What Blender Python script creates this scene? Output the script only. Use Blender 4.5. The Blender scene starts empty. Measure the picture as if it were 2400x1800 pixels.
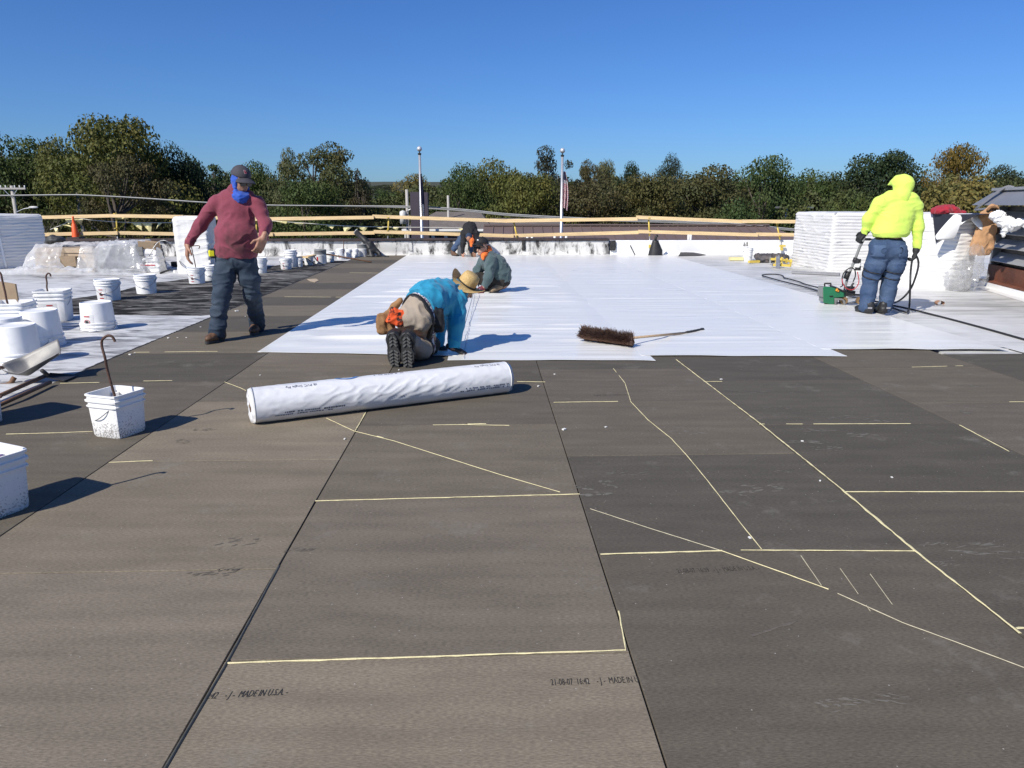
import bpy, bmesh, math, random
import numpy as np
from mathutils import Matrix, Vector, Euler

# ------------------------------------------------------------------ camera, world, sun, exposure
SC = bpy.context.scene
COL = SC.collection
random.seed(7)
RNG = np.random.default_rng(7)
FPX, VY, CAMH = 1700.0, 478.0, 1.38          # focal length and roof vanishing line in photo pixels, camera height
PITCH = math.atan((900 - VY) / FPX)
cam = bpy.data.cameras.new('camera')
cam.sensor_fit = 'HORIZONTAL'
cam.sensor_width = 36.0
cam.lens = 36.0 * FPX / 2400.0
cam.clip_start = 0.05
cam.clip_end = 6000.0
camo = bpy.data.objects.new('camera', cam)
COL.objects.link(camo)
camo.location = (0, 0, CAMH)
camo.rotation_euler = (math.pi / 2 - PITCH, 0, 0)
SC.camera = camo

SUN_AZ, SUN_EL = math.radians(40), math.radians(40)      # heading of the shadows (from +Y to +X), height
world = bpy.data.worlds.new('World')
SC.world = world
world.use_nodes = True
wn = world.node_tree
sky = wn.nodes.new('ShaderNodeTexSky')
sky.sky_type = 'NISHITA'
sky.sun_disc = False
sky.sun_elevation = SUN_EL
sky.sun_rotation = SUN_AZ + math.pi
sky.altitude = 300
sky.air_density = 1.0
sky.dust_density = 0.7
sky.ozone_density = 3.0
hsv = wn.nodes.new('ShaderNodeHueSaturation')
hsv.inputs['Saturation'].default_value = 1.10
wn.links.new(sky.outputs[0], hsv.inputs['Color'])
wb = wn.nodes.new('ShaderNodeMix')                        # the phone's white balance, over the whole sky
wb.data_type = 'RGBA'
wb.blend_type = 'MULTIPLY'
wb.inputs['Factor'].default_value = 1.0
wb.inputs['B'].default_value = (0.58, 0.90, 1.44, 1)
wn.links.new(hsv.outputs[0], wb.inputs['A'])
wn.links.new(wb.outputs['Result'], wn.nodes['Background'].inputs[0])
wn.nodes['Background'].inputs[1].default_value = 0.075

sun = bpy.data.lights.new('sun', 'SUN')
sun.energy = 5.0
sun.angle = math.radians(0.53)
sun.color = (1.0, 0.94, 0.85)
suno = bpy.data.objects.new('sun', sun)
COL.objects.link(suno)
sd = Vector((math.sin(SUN_AZ) * math.cos(SUN_EL), math.cos(SUN_AZ) * math.cos(SUN_EL), -math.sin(SUN_EL)))
suno.rotation_euler = sd.to_track_quat('-Z', 'Y').to_euler()
suno.location = (-10, -10, 20)

SC.view_settings.view_transform = 'Standard'
SC.view_settings.look = 'None'
SC.view_settings.exposure = 0.1
SC.view_settings.gamma = 1.0
SC.view_settings.use_curve_mapping = False
SC.render.engine = 'CYCLES'
SC.cycles.use_denoising = True
SC.cycles.max_bounces = 8
SC.cycles.transparent_max_bounces = 16
SC.cycles.caustics_reflective = False
SC.cycles.caustics_refractive = False

# ------------------------------------------------------------------ pixel to place
_c, _s = math.cos(PITCH), math.sin(PITCH)


def ray(px, py):
    X, D = (px - 1200) / FPX, (py - 900) / FPX
    return np.array([X, _c - D * _s, -_s - D * _c])


def P(px, py, z=0.0):                      # where the ray meets a level plane
    r = ray(px, py)
    t = (z - CAMH) / r[2]
    return np.array([r[0] * t, r[1] * t, z])


def at(px, py, Y):                         # where the ray is Y metres ahead
    r = ray(px, py)
    t = Y / r[1]
    return np.array([r[0] * t, Y, CAMH + r[2] * t])


def V3(a):
    return np.array(a, dtype=float)


# ------------------------------------------------------------------ materials
MATS = {}


def mat(name, col, rough=0.6, var=0.12, scale=6.0, bump=0.0, bscale=60.0, metal=0.0, spec=0.5, col2=None,
        stretch=(1, 1, 1), lo=0.35, hi=0.65, objcol=False, fine=0.0, fscale=150.0, coat=0.0, sss=0.0, trans=0.0,
        detail=5.0, bdist=0.01, sheen=0.0):
    if name in MATS:
        return MATS[name]
    m = bpy.data.materials.new(name)
    m.use_nodes = True
    nt = m.node_tree
    N, L = nt.nodes, nt.links
    b = N['Principled BSDF']
    b.inputs['Roughness'].default_value = rough
    b.inputs['Metallic'].default_value = metal
    b.inputs['Specular IOR Level'].default_value = spec
    b.inputs['Coat Weight'].default_value = coat
    b.inputs['Sheen Weight'].default_value = sheen
    if trans:
        b.inputs['Transmission Weight'].default_value = trans
    tc = N.new('ShaderNodeTexCoord')
    mp = N.new('ShaderNodeMapping')
    mp.inputs['Scale'].default_value = stretch
    L.new(tc.outputs['Object'], mp.inputs['Vector'])
    n1 = N.new('ShaderNodeTexNoise')
    n1.inputs['Scale'].default_value = scale
    n1.inputs['Detail'].default_value = detail
    n1.inputs['Roughness'].default_value = 0.6
    L.new(mp.outputs[0], n1.inputs['Vector'])
    rmp = N.new('ShaderNodeMapRange')
    rmp.inputs['From Min'].default_value = lo
    rmp.inputs['From Max'].default_value = hi
    L.new(n1.outputs['Fac'], rmp.inputs['Value'])
    mix = N.new('ShaderNodeMix')
    mix.data_type = 'RGBA'
    c = list(col)
    ca = [max(0, x * (1 - var)) for x in c]
    cb = [min(1, x * (1 + var)) for x in c] if col2 is None else list(col2)
    if col2 is not None:
        ca = c
    mix.inputs['A'].default_value = (*ca, 1)
    mix.inputs['B'].default_value = (*cb, 1)
    L.new(rmp.outputs[0], mix.inputs['Factor'])
    out = mix.outputs['Result']
    if fine > 0:
        n3 = N.new('ShaderNodeTexNoise')
        n3.inputs['Scale'].default_value = fscale
        n3.inputs['Detail'].default_value = 3
        L.new(mp.outputs[0], n3.inputs['Vector'])
        r3 = N.new('ShaderNodeMapRange')
        r3.inputs['From Min'].default_value = 0.3
        r3.inputs['From Max'].default_value = 0.7
        r3.inputs['To Min'].default_value = 1 - fine
        r3.inputs['To Max'].default_value = 1 + fine
        L.new(n3.outputs['Fac'], r3.inputs['Value'])
        vm = N.new('ShaderNodeVectorMath')
        vm.operation = 'SCALE'
        L.new(out, vm.inputs[0])
        L.new(r3.outputs[0], vm.inputs['Scale'])
        out = vm.outputs[0]
    if objcol:
        oi = N.new('ShaderNodeObjectInfo')
        mm = N.new('ShaderNodeMix')
        mm.data_type = 'RGBA'
        mm.blend_type = 'MULTIPLY'
        mm.inputs['Factor'].default_value = 1.0
        L.new(out, mm.inputs['A'])
        L.new(oi.outputs['Color'], mm.inputs['B'])
        out = mm.outputs['Result']
    L.new(out, b.inputs['Base Color'])
    if bump > 0:
        n2 = N.new('ShaderNodeTexNoise')
        n2.inputs['Scale'].default_value = bscale
        n2.inputs['Detail'].default_value = 4
        L.new(mp.outputs[0], n2.inputs['Vector'])
        bp = N.new('ShaderNodeBump')
        bp.inputs['Strength'].default_value = bump
        bp.inputs['Distance'].default_value = bdist
        L.new(n2.outputs['Fac'], bp.inputs['Height'])
        L.new(bp.outputs[0], b.inputs['Normal'])
    MATS[name] = m
    return m


def nodes(m):
    return m.node_tree.nodes, m.node_tree.links, m.node_tree.nodes['Principled BSDF']


# ------------------------------------------------------------------ objects
def mesh(name, verts, faces, m=None, smooth=False):
    me = bpy.data.meshes.new(name)
    me.from_pydata([tuple(map(float, v)) for v in verts] if not isinstance(verts, np.ndarray) else verts.tolist(), [],
                   faces.tolist() if isinstance(faces, np.ndarray) else faces)
    if m is not None:
        for mm in (m if isinstance(m, (list, tuple)) else [m]):
            me.materials.append(mm)
    if smooth:
        me.polygons.foreach_set('use_smooth', [True] * len(me.polygons))
    me.update()
    return me


def tag(o, label=None, cat=None, group=None, kind=None):
    if label:
        o['label'] = label
    if cat:
        o['category'] = cat
    if group:
        o['group'] = group
    if kind:
        o['kind'] = kind
    return o


LOCAL = set()


def link(name, me, parent=None):
    o = bpy.data.objects.new(name, me)
    COL.objects.link(o)
    if parent is not None:
        o.parent = parent
        if parent.type == 'EMPTY' and parent.name not in LOCAL:       # parts written in world coordinates
            o.matrix_parent_inverse = Matrix.Translation(-parent.location)
    return o


def thing(name, loc, label, cat, group=None, local=False):
    """an Empty at the thing's base. Parts of a non-local thing are written in world coordinates."""
    o = bpy.data.objects.new(name, None)
    o.empty_display_size = 0.1
    COL.objects.link(o)
    o.location = tuple(map(float, loc))
    if local:
        LOCAL.add(o.name)
    return tag(o, label, cat, group)


def part(name, verts, faces, m, parent, smooth=False):
    return link(name, mesh(name, verts, faces, m, smooth), parent)


def copy_tree(o, parent=None):
    c = o.copy()
    COL.objects.link(c)
    if parent is not None:
        c.parent = parent
    for ch in list(o.children):
        copy_tree(ch, c)
    return c


# ------------------------------------------------------------------ mesh collecting helper
class MB:
    def __init__(s):
        s.v, s.f = [], []

    def add(s, v, f):
        n = len(s.v)
        s.v += [tuple(map(float, a)) for a in v]
        s.f += [tuple(n + i for i in q) for q in f]
        return s

    def box(s, c, size, rz=0.0, R=None):
        hx, hy, hz = [a / 2 for a in size]
        M = R if R is not None else Matrix.Rotation(rz, 3, 'Z')
        vs = []
        for z in (-hz, hz):
            for x, y in ((-hx, -hy), (hx, -hy), (hx, hy), (-hx, hy)):
                p = M @ Vector((x, y, z))
                vs.append((c[0] + p.x, c[1] + p.y, c[2] + p.z))
        return s.add(vs, [(3, 2, 1, 0), (4, 5, 6, 7), (0, 1, 5, 4), (1, 2, 6, 5), (2, 3, 7, 6), (3, 0, 4, 7)])

    def beam(s, a, b, w, h, up=(0, 0, 1)):
        a, b = Vector(a), Vector(b)
        d = (b - a).normalized()
        side = d.cross(Vector(up))
        if side.length < 1e-5:
            side = Vector((1, 0, 0))
        side.normalize()
        u = side.cross(d).normalized()
        vs = []
        for p in (a, b):
            for sx, sy in ((-1, -1), (1, -1), (1, 1), (-1, 1)):
                vs.append(p + side * (sx * w / 2) + u * (sy * h / 2))
        return s.add(vs, [(0, 1, 2, 3), (7, 6, 5, 4), (4, 5, 1, 0), (5, 6, 2, 1), (6, 7, 3, 2), (7, 4, 0, 3)])

    def tube(s, pts, r, n=8, cap=True, closed=False):
        pts = [Vector(p) for p in pts]
        rs = r if isinstance(r, (list, tuple, np.ndarray)) else [r] * len(pts)
        prev = None
        rings = []
        m = len(pts)
        for i, p in enumerate(pts):
            if closed:
                d = pts[(i + 1) % m] - pts[i - 1]
            else:
                d = pts[min(i + 1, m - 1)] - pts[max(i - 1, 0)]
            if d.length < 1e-9:
                d = Vector((0, 0, 1))
            d.normalize()
            if prev is None:
                u = d.orthogonal().normalized()
            else:
                u = (prev - d * prev.dot(d))
                u = u.normalized() if u.length > 1e-6 else d.orthogonal().normalized()
            prev = u
            w = d.cross(u)
            rings.append([p + (u * math.cos(2 * math.pi * k / n) + w * math.sin(2 * math.pi * k / n)) * rs[i] for k in range(n)])
        vs = [v for ring in rings for v in ring]
        fs = []
        cnt = m if closed else m - 1
        for i in range(cnt):
            j = (i + 1) % m
            for k in range(n):
                fs.append((i * n + k, i * n + (k + 1) % n, j * n + (k + 1) % n, j * n + k))
        if cap and not closed:
            fs.append(tuple(range(n - 1, -1, -1)))
            fs.append(tuple((m - 1) * n + k for k in range(n)))
        return s.add(vs, fs)

    def lathe(s, prof, n=24, c=(0, 0, 0), sq=0.0):
        """prof: (radius, z); sq > 0 squares the section off"""
        vs = []
        for r, z in prof:
            for k in range(n):
                a = 2 * math.pi * k / n
                ca, sa = math.cos(a), math.sin(a)
                q = 1.0
                if sq > 0:
                    e = 2 + sq
                    q = (abs(ca) ** e + abs(sa) ** e) ** (-1 / e)
                vs.append((c[0] + r * q * ca, c[1] + r * q * sa, c[2] + z))
        fs = []
        for i in range(len(prof) - 1):
            for k in range(n):
                fs.append((i * n + k, i * n + (k + 1) % n, (i + 1) * n + (k + 1) % n, (i + 1) * n + k))
        return s.add(vs, fs)

    def fan(s, ring, flip=False):
        return s.add(ring, [tuple(range(len(ring)))[::-1] if flip else tuple(range(len(ring)))])

    def prism(s, poly, z0, z1):
        n = len(poly)
        vs = [(p[0], p[1], z0) for p in poly] + [(p[0], p[1], z1) for p in poly]
        fs = [tuple(range(n))[::-1], tuple(range(n, 2 * n))] + [(i, (i + 1) % n, n + (i + 1) % n, n + i) for i in range(n)]
        return s.add(vs, fs)

    def xf(s, M):
        s.v = [tuple(M @ Vector(v)) for v in s.v]
        return s

    def build(s, name, m, parent=None, smooth=False):
        return link(name, mesh(name, s.v, s.f, m, smooth), parent)


def smooth_path(pts, n=6):
    pts = [np.array(p, float) for p in pts]
    out = []
    for i in range(len(pts) - 1):
        p0, p1, p2, p3 = pts[max(i - 1, 0)], pts[i], pts[i + 1], pts[min(i + 2, len(pts) - 1)]
        for k in range(n):
            t = k / n
            out.append(0.5 * ((2 * p1) + (-p0 + p2) * t + (2 * p0 - 5 * p1 + 4 * p2 - p3) * t * t + (-p0 + 3 * p1 - 3 * p2 + p3) * t ** 3))
    out.append(pts[-1])
    return out


# ------------------------------------------------------------------ numeric noise
def vnoise(p, seed=0):
    p = np.asarray(p, float)
    i = np.floor(p).astype(np.int64)
    f = p - i
    f = f * f * (3 - 2 * f)

    def h(dx, dy, dz):
        n = ((i[..., 0] + dx) * 73856093) ^ ((i[..., 1] + dy) * 19349663) ^ ((i[..., 2] + dz) * 83492791) ^ (seed * 7919 + 13)
        n = (n ^ (n >> 13)) * 1274126177 & 0xffffffff
        n = (n ^ (n >> 15)) * 668265263 & 0xffffffff
        return ((n ^ (n >> 16)) & 0xffff) / 65535.0
    x, y, z = f[..., 0], f[..., 1], f[..., 2]
    a = h(0, 0, 0) * (1 - x) + h(1, 0, 0) * x
    b = h(0, 1, 0) * (1 - x) + h(1, 1, 0) * x
    c = h(0, 0, 1) * (1 - x) + h(1, 0, 1) * x
    d = h(0, 1, 1) * (1 - x) + h(1, 1, 1) * x
    return (a * (1 - y) + b * y) * (1 - z) + (c * (1 - y) + d * y) * z


def fbm(p, oct=3, seed=0):
    p = np.asarray(p, float)
    s, a, t = 0, 1.0, 0
    for k in range(oct):
        s = s + a * vnoise(p * 2 ** k, seed + k)
        t += a
        a *= 0.5
    return s / t


# ------------------------------------------------------------------ distance-field modelling (one continuous skin)
class SDF:
    def __init__(s, lo, hi, h):
        s.lo, s.h = np.array(lo, float), h
        s.n = np.ceil((np.array(hi, float) - s.lo) / h).astype(int) + 1
        s.F = np.full(s.n, 1.0, dtype=np.float32)

    def win(s, lo, hi, pad):
        a = np.clip(np.floor((np.array(lo) - pad - s.lo) / s.h).astype(int), 0, s.n - 1)
        b = np.clip(np.ceil((np.array(hi) + pad - s.lo) / s.h).astype(int) + 1, a + 1, s.n)
        sl = tuple(slice(i, j) for i, j in zip(a, b))
        ax = [s.lo[k] + s.h * np.arange(a[k], b[k]) for k in range(3)]
        return sl, np.stack(np.meshgrid(*ax, indexing='ij'), -1)

    def put(s, sl, d, k, cut=False):
        a = s.F[sl]
        if cut:
            d = -d
            hh = np.clip(0.5 - 0.5 * (a - d) / max(k, 1e-6), 0, 1)
            s.F[sl] = a * (1 - hh) + d * hh + k * hh * (1 - hh)
            return
        hh = np.clip(0.5 + 0.5 * (a - d) / max(k, 1e-6), 0, 1)
        s.F[sl] = a * (1 - hh) + d * hh - k * hh * (1 - hh)

    def cone(s, a, b, ra, rb, k=0.02, cut=False):
        a, b = np.array(a, float), np.array(b, float)
        R = max(ra, rb)
        sl, X = s.win(np.minimum(a, b) - R, np.maximum(a, b) + R, k + 3 * s.h)
        ab = b - a
        t = np.clip(((X - a) @ ab) / max(ab @ ab, 1e-9), 0, 1)
        d = np.linalg.norm(X - a - t[..., None] * ab, axis=-1) - (ra + (rb - ra) * t)
        s.put(sl, d, k, cut)
        return s

    def chain(s, pts, rs, k=0.02):
        for i in range(len(pts) - 1):
            s.cone(pts[i], pts[i + 1], rs[i], rs[i + 1], k)
        return s

    def ell(s, c, r, k=0.02, R=None, cut=False):
        c, r = np.array(c, float), np.array(r, float)
        m = r.max()
        sl, X = s.win(c - m, c + m, k + 3 * s.h)
        q = X - c
        if R is not None:
            q = q @ np.array(R)          # columns of R are the local axes
        k0 = np.linalg.norm(q / r, axis=-1)
        k1 = np.linalg.norm(q / (r * r), axis=-1)
        d = np.where(k1 > 1e-9, k0 * (k0 - 1) / np.maximum(k1, 1e-9), -r.min())
        s.put(sl, d, k, cut)
        return s

    def box(s, c, half, rr=0.01, k=0.01, R=None, cut=False):
        c, half = np.array(c, float), np.array(half, float)
        m = np.linalg.norm(half)
        sl, X = s.win(c - m, c + m, k + 3 * s.h)
        q = X - c
        if R is not None:
            q = q @ np.array(R)
        q = np.abs(q) - (half - rr)
        d = np.linalg.norm(np.maximum(q, 0), axis=-1) + np.minimum(q.max(-1), 0) - rr
        s.put(sl, d, k, cut)
        return s

    def plane_cut(s, p, n):               # keep the side the normal n points away from
        n = np.array(n, float)
        n /= np.linalg.norm(n)
        ax = [s.lo[k] + s.h * np.arange(s.n[k]) for k in range(3)]
        d = (ax[0][:, None, None] - p[0]) * n[0] + (ax[1][None, :, None] - p[1]) * n[1] + (ax[2][None, None, :] - p[2]) * n[2]
        s.F = np.maximum(s.F, d.astype(np.float32))
        return s

    def mesh(s):
        F = s.F
        B = F < 0
        n = F.shape
        cor = [(i, j, k) for i in (0, 1) for j in (0, 1) for k in (0, 1)]

        def sub(A, c):
            return A[c[0]:n[0] - 1 + c[0], c[1]:n[1] - 1 + c[1], c[2]:n[2] - 1 + c[2]]
        cnt = sum(sub(B, c).astype(np.int8) for c in cor)
        cells = np.argwhere((cnt > 0) & (cnt < 8))
        vals = {c: F[cells[:, 0] + c[0], cells[:, 1] + c[1], cells[:, 2] + c[2]] for c in cor}
        acc = np.zeros((len(cells), 3))
        num = np.zeros(len(cells))
        for a in cor:
            for ax in range(3):
                if a[ax] == 0:
                    b = list(a)
                    b[ax] = 1
                    b = tuple(b)
                    fa, fb = vals[a], vals[b]
                    x = (fa < 0) != (fb < 0)
                    t = np.where(x, fa / np.where(x, fa - fb, 1), 0)
                    p = np.array(a, float)[None, :].repeat(len(cells), 0)
                    p[:, ax] = t
                    acc += np.where(x[:, None], p, 0)
                    num += x
        verts = s.lo + s.h * (cells + acc / num[:, None])
        idx = -np.ones((n[0] - 1, n[1] - 1, n[2] - 1), dtype=np.int64)
        idx[cells[:, 0], cells[:, 1], cells[:, 2]] = np.arange(len(cells))
        faces = []
        for ax in range(3):
            sa = [slice(None)] * 3
            sb = [slice(None)] * 3
            sa[ax] = slice(0, -1)
            sb[ax] = slice(1, None)
            A, Bq = B[tuple(sa)], B[tuple(sb)]
            e = np.argwhere(A != Bq)
            o1, o2 = (ax + 1) % 3, (ax + 2) % 3
            ok = (e[:, o1] > 0) & (e[:, o2] > 0) & (e[:, o1] < n[o1] - 1) & (e[:, o2] < n[o2] - 1)
            e = e[ok]
            fl = A[e[:, 0], e[:, 1], e[:, 2]]
            q = []
            for d1, d2 in ((0, 0), (1, 0), (1, 1), (0, 1)):
                c = e.copy()
                c[:, o1] -= 1 - d1
                c[:, o2] -= 1 - d2
                q.append(idx[c[:, 0], c[:, 1], c[:, 2]])
            q = np.stack(q, 1)
            q[~fl] = q[~fl][:, ::-1]
            faces.append(q)
        return verts, np.concatenate(faces)


def vnormals(v, f):
    n = np.cross(v[f[:, 2]] - v[f[:, 0]], v[f[:, 3]] - v[f[:, 1]])
    out = np.zeros_like(v)
    for k in range(4):
        np.add.at(out, f[:, k], n)
    l = np.linalg.norm(out, axis=1)
    return out / np.maximum(l, 1e-12)[:, None]


def folds(v, f, amp=0.006, scale=(9, 9, 22), seed=1, amp2=0.0, scale2=30):
    """push cloth in and out in creases"""
    nn = vnormals(v, f)
    q = v * np.array(scale)
    w = np.stack([fbm(v * 5 + 11, 2, seed + 40)] * 3, -1) * 1.6
    r = 1 - np.abs(2 * fbm(q + w, 2, seed) - 1)
    d = amp * (r ** 3 * 1.6 - 0.7)
    if amp2:
        d = d + amp2 * (fbm(v * scale2, 2, seed + 9) - 0.5)
    return v + nn * d[:, None]


def sdf_part(name, s, m, parent, fold=None):
    v, f = s.mesh()
    if fold:
        v = folds(v, f, **fold)
    return part(name, v, f, m, parent, smooth=True)


def text_mesh(s, size, extrude=0.0):
    cu = bpy.data.curves.new('lettering', 'FONT')
    cu.body = s
    cu.size = size
    cu.resolution_u = 2
    cu.extrude = extrude
    ob = bpy.data.objects.new('lettering', cu)
    COL.objects.link(ob)
    dg = bpy.context.evaluated_depsgraph_get()
    dg.update()
    me = bpy.data.meshes.new_from_object(ob.evaluated_get(dg))
    bpy.data.objects.remove(ob)
    bpy.data.curves.remove(cu)
    v = np.array([tuple(x.co) for x in me.vertices])
    f = [tuple(p.vertices) for p in me.polygons]
    bpy.data.meshes.remove(me)
    return v, f

# ================================================================== THE ROOF
RA = math.radians(-2.0)                                   # heading of the board joints
RD = np.array([math.sin(RA), math.cos(RA), 0.0])          # away along the joints
RR = np.array([math.cos(RA), -math.sin(RA), 0.0])         # across
RZ = -RA


def W(u, v, z=0.0):                                       # roof coordinates -> world
    return RR * u + RD * v + np.array([0, 0, z])


OLDZ = -0.012                                             # top of the old white roofing
YP = 20.45                                                # foot of the far parapet, in roof coordinates

m_board = mat('insulation board facer', (0.157, 0.134, 0.100), 0.88, 0.10, 3.2, bump=0.35, bscale=300, stretch=(0.6, 2.2, 1),
              objcol=True, fine=0.28, fscale=110, bdist=0.002, spec=0.35)
# light flecks and scuffs on the facer
N, L, B = nodes(m_board)
src = B.inputs['Base Color'].links[0].from_socket
tc = [n for n in N if n.type == 'TEX_COORD'][0]
vor = N.new('ShaderNodeTexVoronoi')
vor.inputs['Scale'].default_value = 55
vor.inputs['Randomness'].default_value = 1
L.new(tc.outputs['Object'], vor.inputs['Vector'])
r1 = N.new('ShaderNodeMapRange')
r1.inputs['From Min'].default_value = 0.16
r1.inputs['From Max'].default_value = 0.06
L.new(vor.outputs['Distance'], r1.inputs['Value'])
wn2 = N.new('ShaderNodeTexWhiteNoise')
L.new(vor.outputs['Position'], wn2.inputs['Vector'])
gt = N.new('ShaderNodeMath')
gt.operation = 'GREATER_THAN'
gt.inputs[1].default_value = 0.955
L.new(wn2.outputs['Value'], gt.inputs[0])
mu = N.new('ShaderNodeMath')
mu.operation = 'MULTIPLY'
L.new(r1.outputs[0], mu.inputs[0])
L.new(gt.outputs[0], mu.inputs[1])
mxs = N.new('ShaderNodeMix')
mxs.data_type = 'RGBA'
mxs.inputs['B'].default_value = (0.42, 0.40, 0.36, 1)
L.new(mu.outputs[0], mxs.inputs['Factor'])
L.new(src, mxs.inputs['A'])
# long faint rolled lines across, and pale foot scuffs
wv = N.new('ShaderNodeTexNoise')
wv.inputs['Scale'].default_value = 1.0
mpw = N.new('ShaderNodeMapping')
mpw.inputs['Scale'].default_value = (0.9, 14.0, 1)
mpw.inputs['Rotation'].default_value = (0, 0, RZ)
L.new(tc.outputs['Object'], mpw.inputs['Vector'])
L.new(mpw.outputs[0], wv.inputs['Vector'])
wv.inputs['Detail'].default_value = 6
rw = N.new('ShaderNodeMapRange')
rw.inputs['From Min'].default_value = 0.3
rw.inputs['From Max'].default_value = 0.7
rw.inputs['To Min'].default_value = 0.93
rw.inputs['To Max'].default_value = 1.06
L.new(wv.outputs['Fac'], rw.inputs['Value'])
vms = N.new('ShaderNodeVectorMath')
vms.operation = 'SCALE'
L.new(mxs.outputs['Result'], vms.inputs[0])
L.new(rw.outputs[0], vms.inputs['Scale'])
sc1 = N.new('ShaderNodeTexNoise')
sc1.inputs['Scale'].default_value = 2.3
sc1.inputs['Detail'].default_value = 11
sc1.inputs['Roughness'].default_value = 0.80
L.new(tc.outputs['Object'], sc1.inputs['Vector'])
rs1 = N.new('ShaderNodeMapRange')
rs1.inputs['From Min'].default_value = 0.56
rs1.inputs['From Max'].default_value = 0.80
rs1.inputs['To Max'].default_value = 0.75
L.new(sc1.outputs['Fac'], rs1.inputs['Value'])
mx3 = N.new('ShaderNodeMix')
mx3.data_type = 'RGBA'
mx3.inputs['B'].default_value = (0.24, 0.225, 0.19, 1)
L.new(rs1.outputs[0], mx3.inputs['Factor'])
L.new(vms.outputs[0], mx3.inputs['A'])
L.new(mx3.outputs['Result'], B.inputs['Base Color'])
geo = N.new('ShaderNodeNewGeometry')                      # world position, so that no two boards look alike
for lk in list(L):
    if lk.from_node == tc:
        to = lk.to_socket
        L.remove(lk)
        L.new(geo.outputs['Position'], to)


def streak_mat(name, light, dark, lo, hi, scale=1.0, stretch=(0.5, 3.5, 1), big=0.5, rough=0.55, spec=0.4):
    m = mat(name, light, rough, 0.08, 3.0, bump=0.3, bscale=25, bdist=0.006)
    N, L, B = nodes(m)
    src = B.inputs['Base Color'].links[0].from_socket
    tc = [n for n in N if n.type == 'TEX_COORD'][0]
    mp = N.new('ShaderNodeMapping')
    mp.inputs['Scale'].default_value = stretch
    L.new(tc.outputs['Object'], mp.inputs['Vector'])
    n = N.new('ShaderNodeTexNoise')
    n.inputs['Scale'].default_value = scale
    n.inputs['Detail'].default_value = 10
    n.inputs['Roughness'].default_value = 0.68
    n.inputs['Distortion'].default_value = 0.6
    L.new(mp.outputs[0], n.inputs['Vector'])
    n2 = N.new('ShaderNodeTexNoise')
    n2.inputs['Scale'].default_value = 0.45
    n2.inputs['Detail'].default_value = 3
    L.new(tc.outputs['Object'], n2.inputs['Vector'])
    ma = N.new('ShaderNodeMath')
    ma.operation = 'MULTIPLY_ADD'
    ma.inputs[1].default_value = big
    L.new(n2.outputs['Fac'], ma.inputs[0])
    L.new(n.outputs['Fac'], ma.inputs[2])
    r = N.new('ShaderNodeMapRange')
    r.inputs['From Min'].default_value = lo
    r.inputs['From Max'].default_value = hi
    L.new(ma.outputs[0], r.inputs['Value'])
    mx = N.new('ShaderNodeMix')
    mx.data_type = 'RGBA'
    mx.inputs['B'].default_value = (*dark, 1)
    L.new(r.outputs[0], mx.inputs['Factor'])
    L.new(src, mx.inputs['A'])
    L.new(mx.outputs['Result'], B.inputs['Base Color'])
    B.inputs['Specular IOR Level'].default_value = spec
    return m


m_oldL = streak_mat('old white roofing, dirty', (0.60, 0.60, 0.59), (0.10, 0.095, 0.09), 0.73, 0.93, 3.4, (0.6, 2.0, 1))
m_oldR = streak_mat('old grey white roofing', (0.66, 0.655, 0.63), (0.28, 0.28, 0.25), 0.70, 0.98, 2.0, (0.35, 2.6, 1), rough=0.42)
m_black = streak_mat('stripped black roofing', (0.020, 0.019, 0.018), (0.36, 0.35, 0.33), 0.72, 0.95, 3.4, (0.6, 2.0, 1), rough=0.9, spec=0.1)
m_dark = mat('joint shadow black', (0.014, 0.014, 0.014), 0.9, 0.2, 5)
m_foam = mat('yellow foam adhesive', (0.72, 0.64, 0.36), 0.7, 0.12, 30, bump=0.6, bscale=120, bdist=0.004)

# deck: the old white roofing over the whole building, left and right of the boards
mb = MB()
mb.prism([W(-26, -6), W(-3.46, -6), W(-3.46, YP + 0.5), W(-26, YP + 0.5)], -0.45, OLDZ)
deck = mb.build('roof_deck', m_oldL)
tag(deck, kind='structure')
mb = MB()
mb.prism([W(5.65, -6), W(22, -6), W(22, YP + 0.5), W(5.65, YP + 0.5)], -0.45, OLDZ)
mb.prism([W(4.4, 6.6), W(5.649, 6.6), W(5.649, YP + 0.5), W(4.4, YP + 0.5)], -0.45, OLDZ)
deckR = mb.build('old_roof_surface', m_oldR)
tag(deckR, kind='structure')
mb = MB()
mb.prism([W(-3.459, -6), W(5.649, -6), W(5.649, 6.599), W(4.399, 6.599), W(4.399, YP + 0.5), W(-3.459, YP + 0.5)], -0.45, -0.05)
tag(mb.build('roof_base', m_dark), kind='structure')
mb = MB()                                                  # facade of the building under the roof
mb.prism([W(-25.9, -5.9), W(21.9, -5.9), W(21.9, YP + 0.72), W(-25.9, YP + 0.72)], -5.6, -0.451)
own = mb.build('building_body', mat('tan brick facade', (0.30, 0.22, 0.17), 0.85, 0.15, 4))
tag(own, kind='structure')

# black strip where the old roofing is peeled off, left of the boards
pts = [P(150, 735), P(60, 722), P(150, 702), P(262, 684), P(345, 664), P(452, 650), P(560, 626), P(640, 622), P(700, 610), W(-3.465, 18.6), W(-3.465, 9.55), P(470, 738), P(300, 736)]
pts = [p for p in pts]
poly = [tuple(p) for p in smooth_path(pts[:9], 4)] + [tuple(p) for p in pts[9:]]
rngp = random.Random(3)
poly = [(p[0] + rngp.uniform(-.04, .04), p[1] + rngp.uniform(-.05, .05)) if i < 33 else (p[0], p[1]) for i, p in enumerate(poly)]
mb = MB()
mb.prism(poly, OLDZ - 0.003, OLDZ + 0.004)
tag(mb.build('stripped_roof_patch', m_black), kind='structure')

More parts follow.
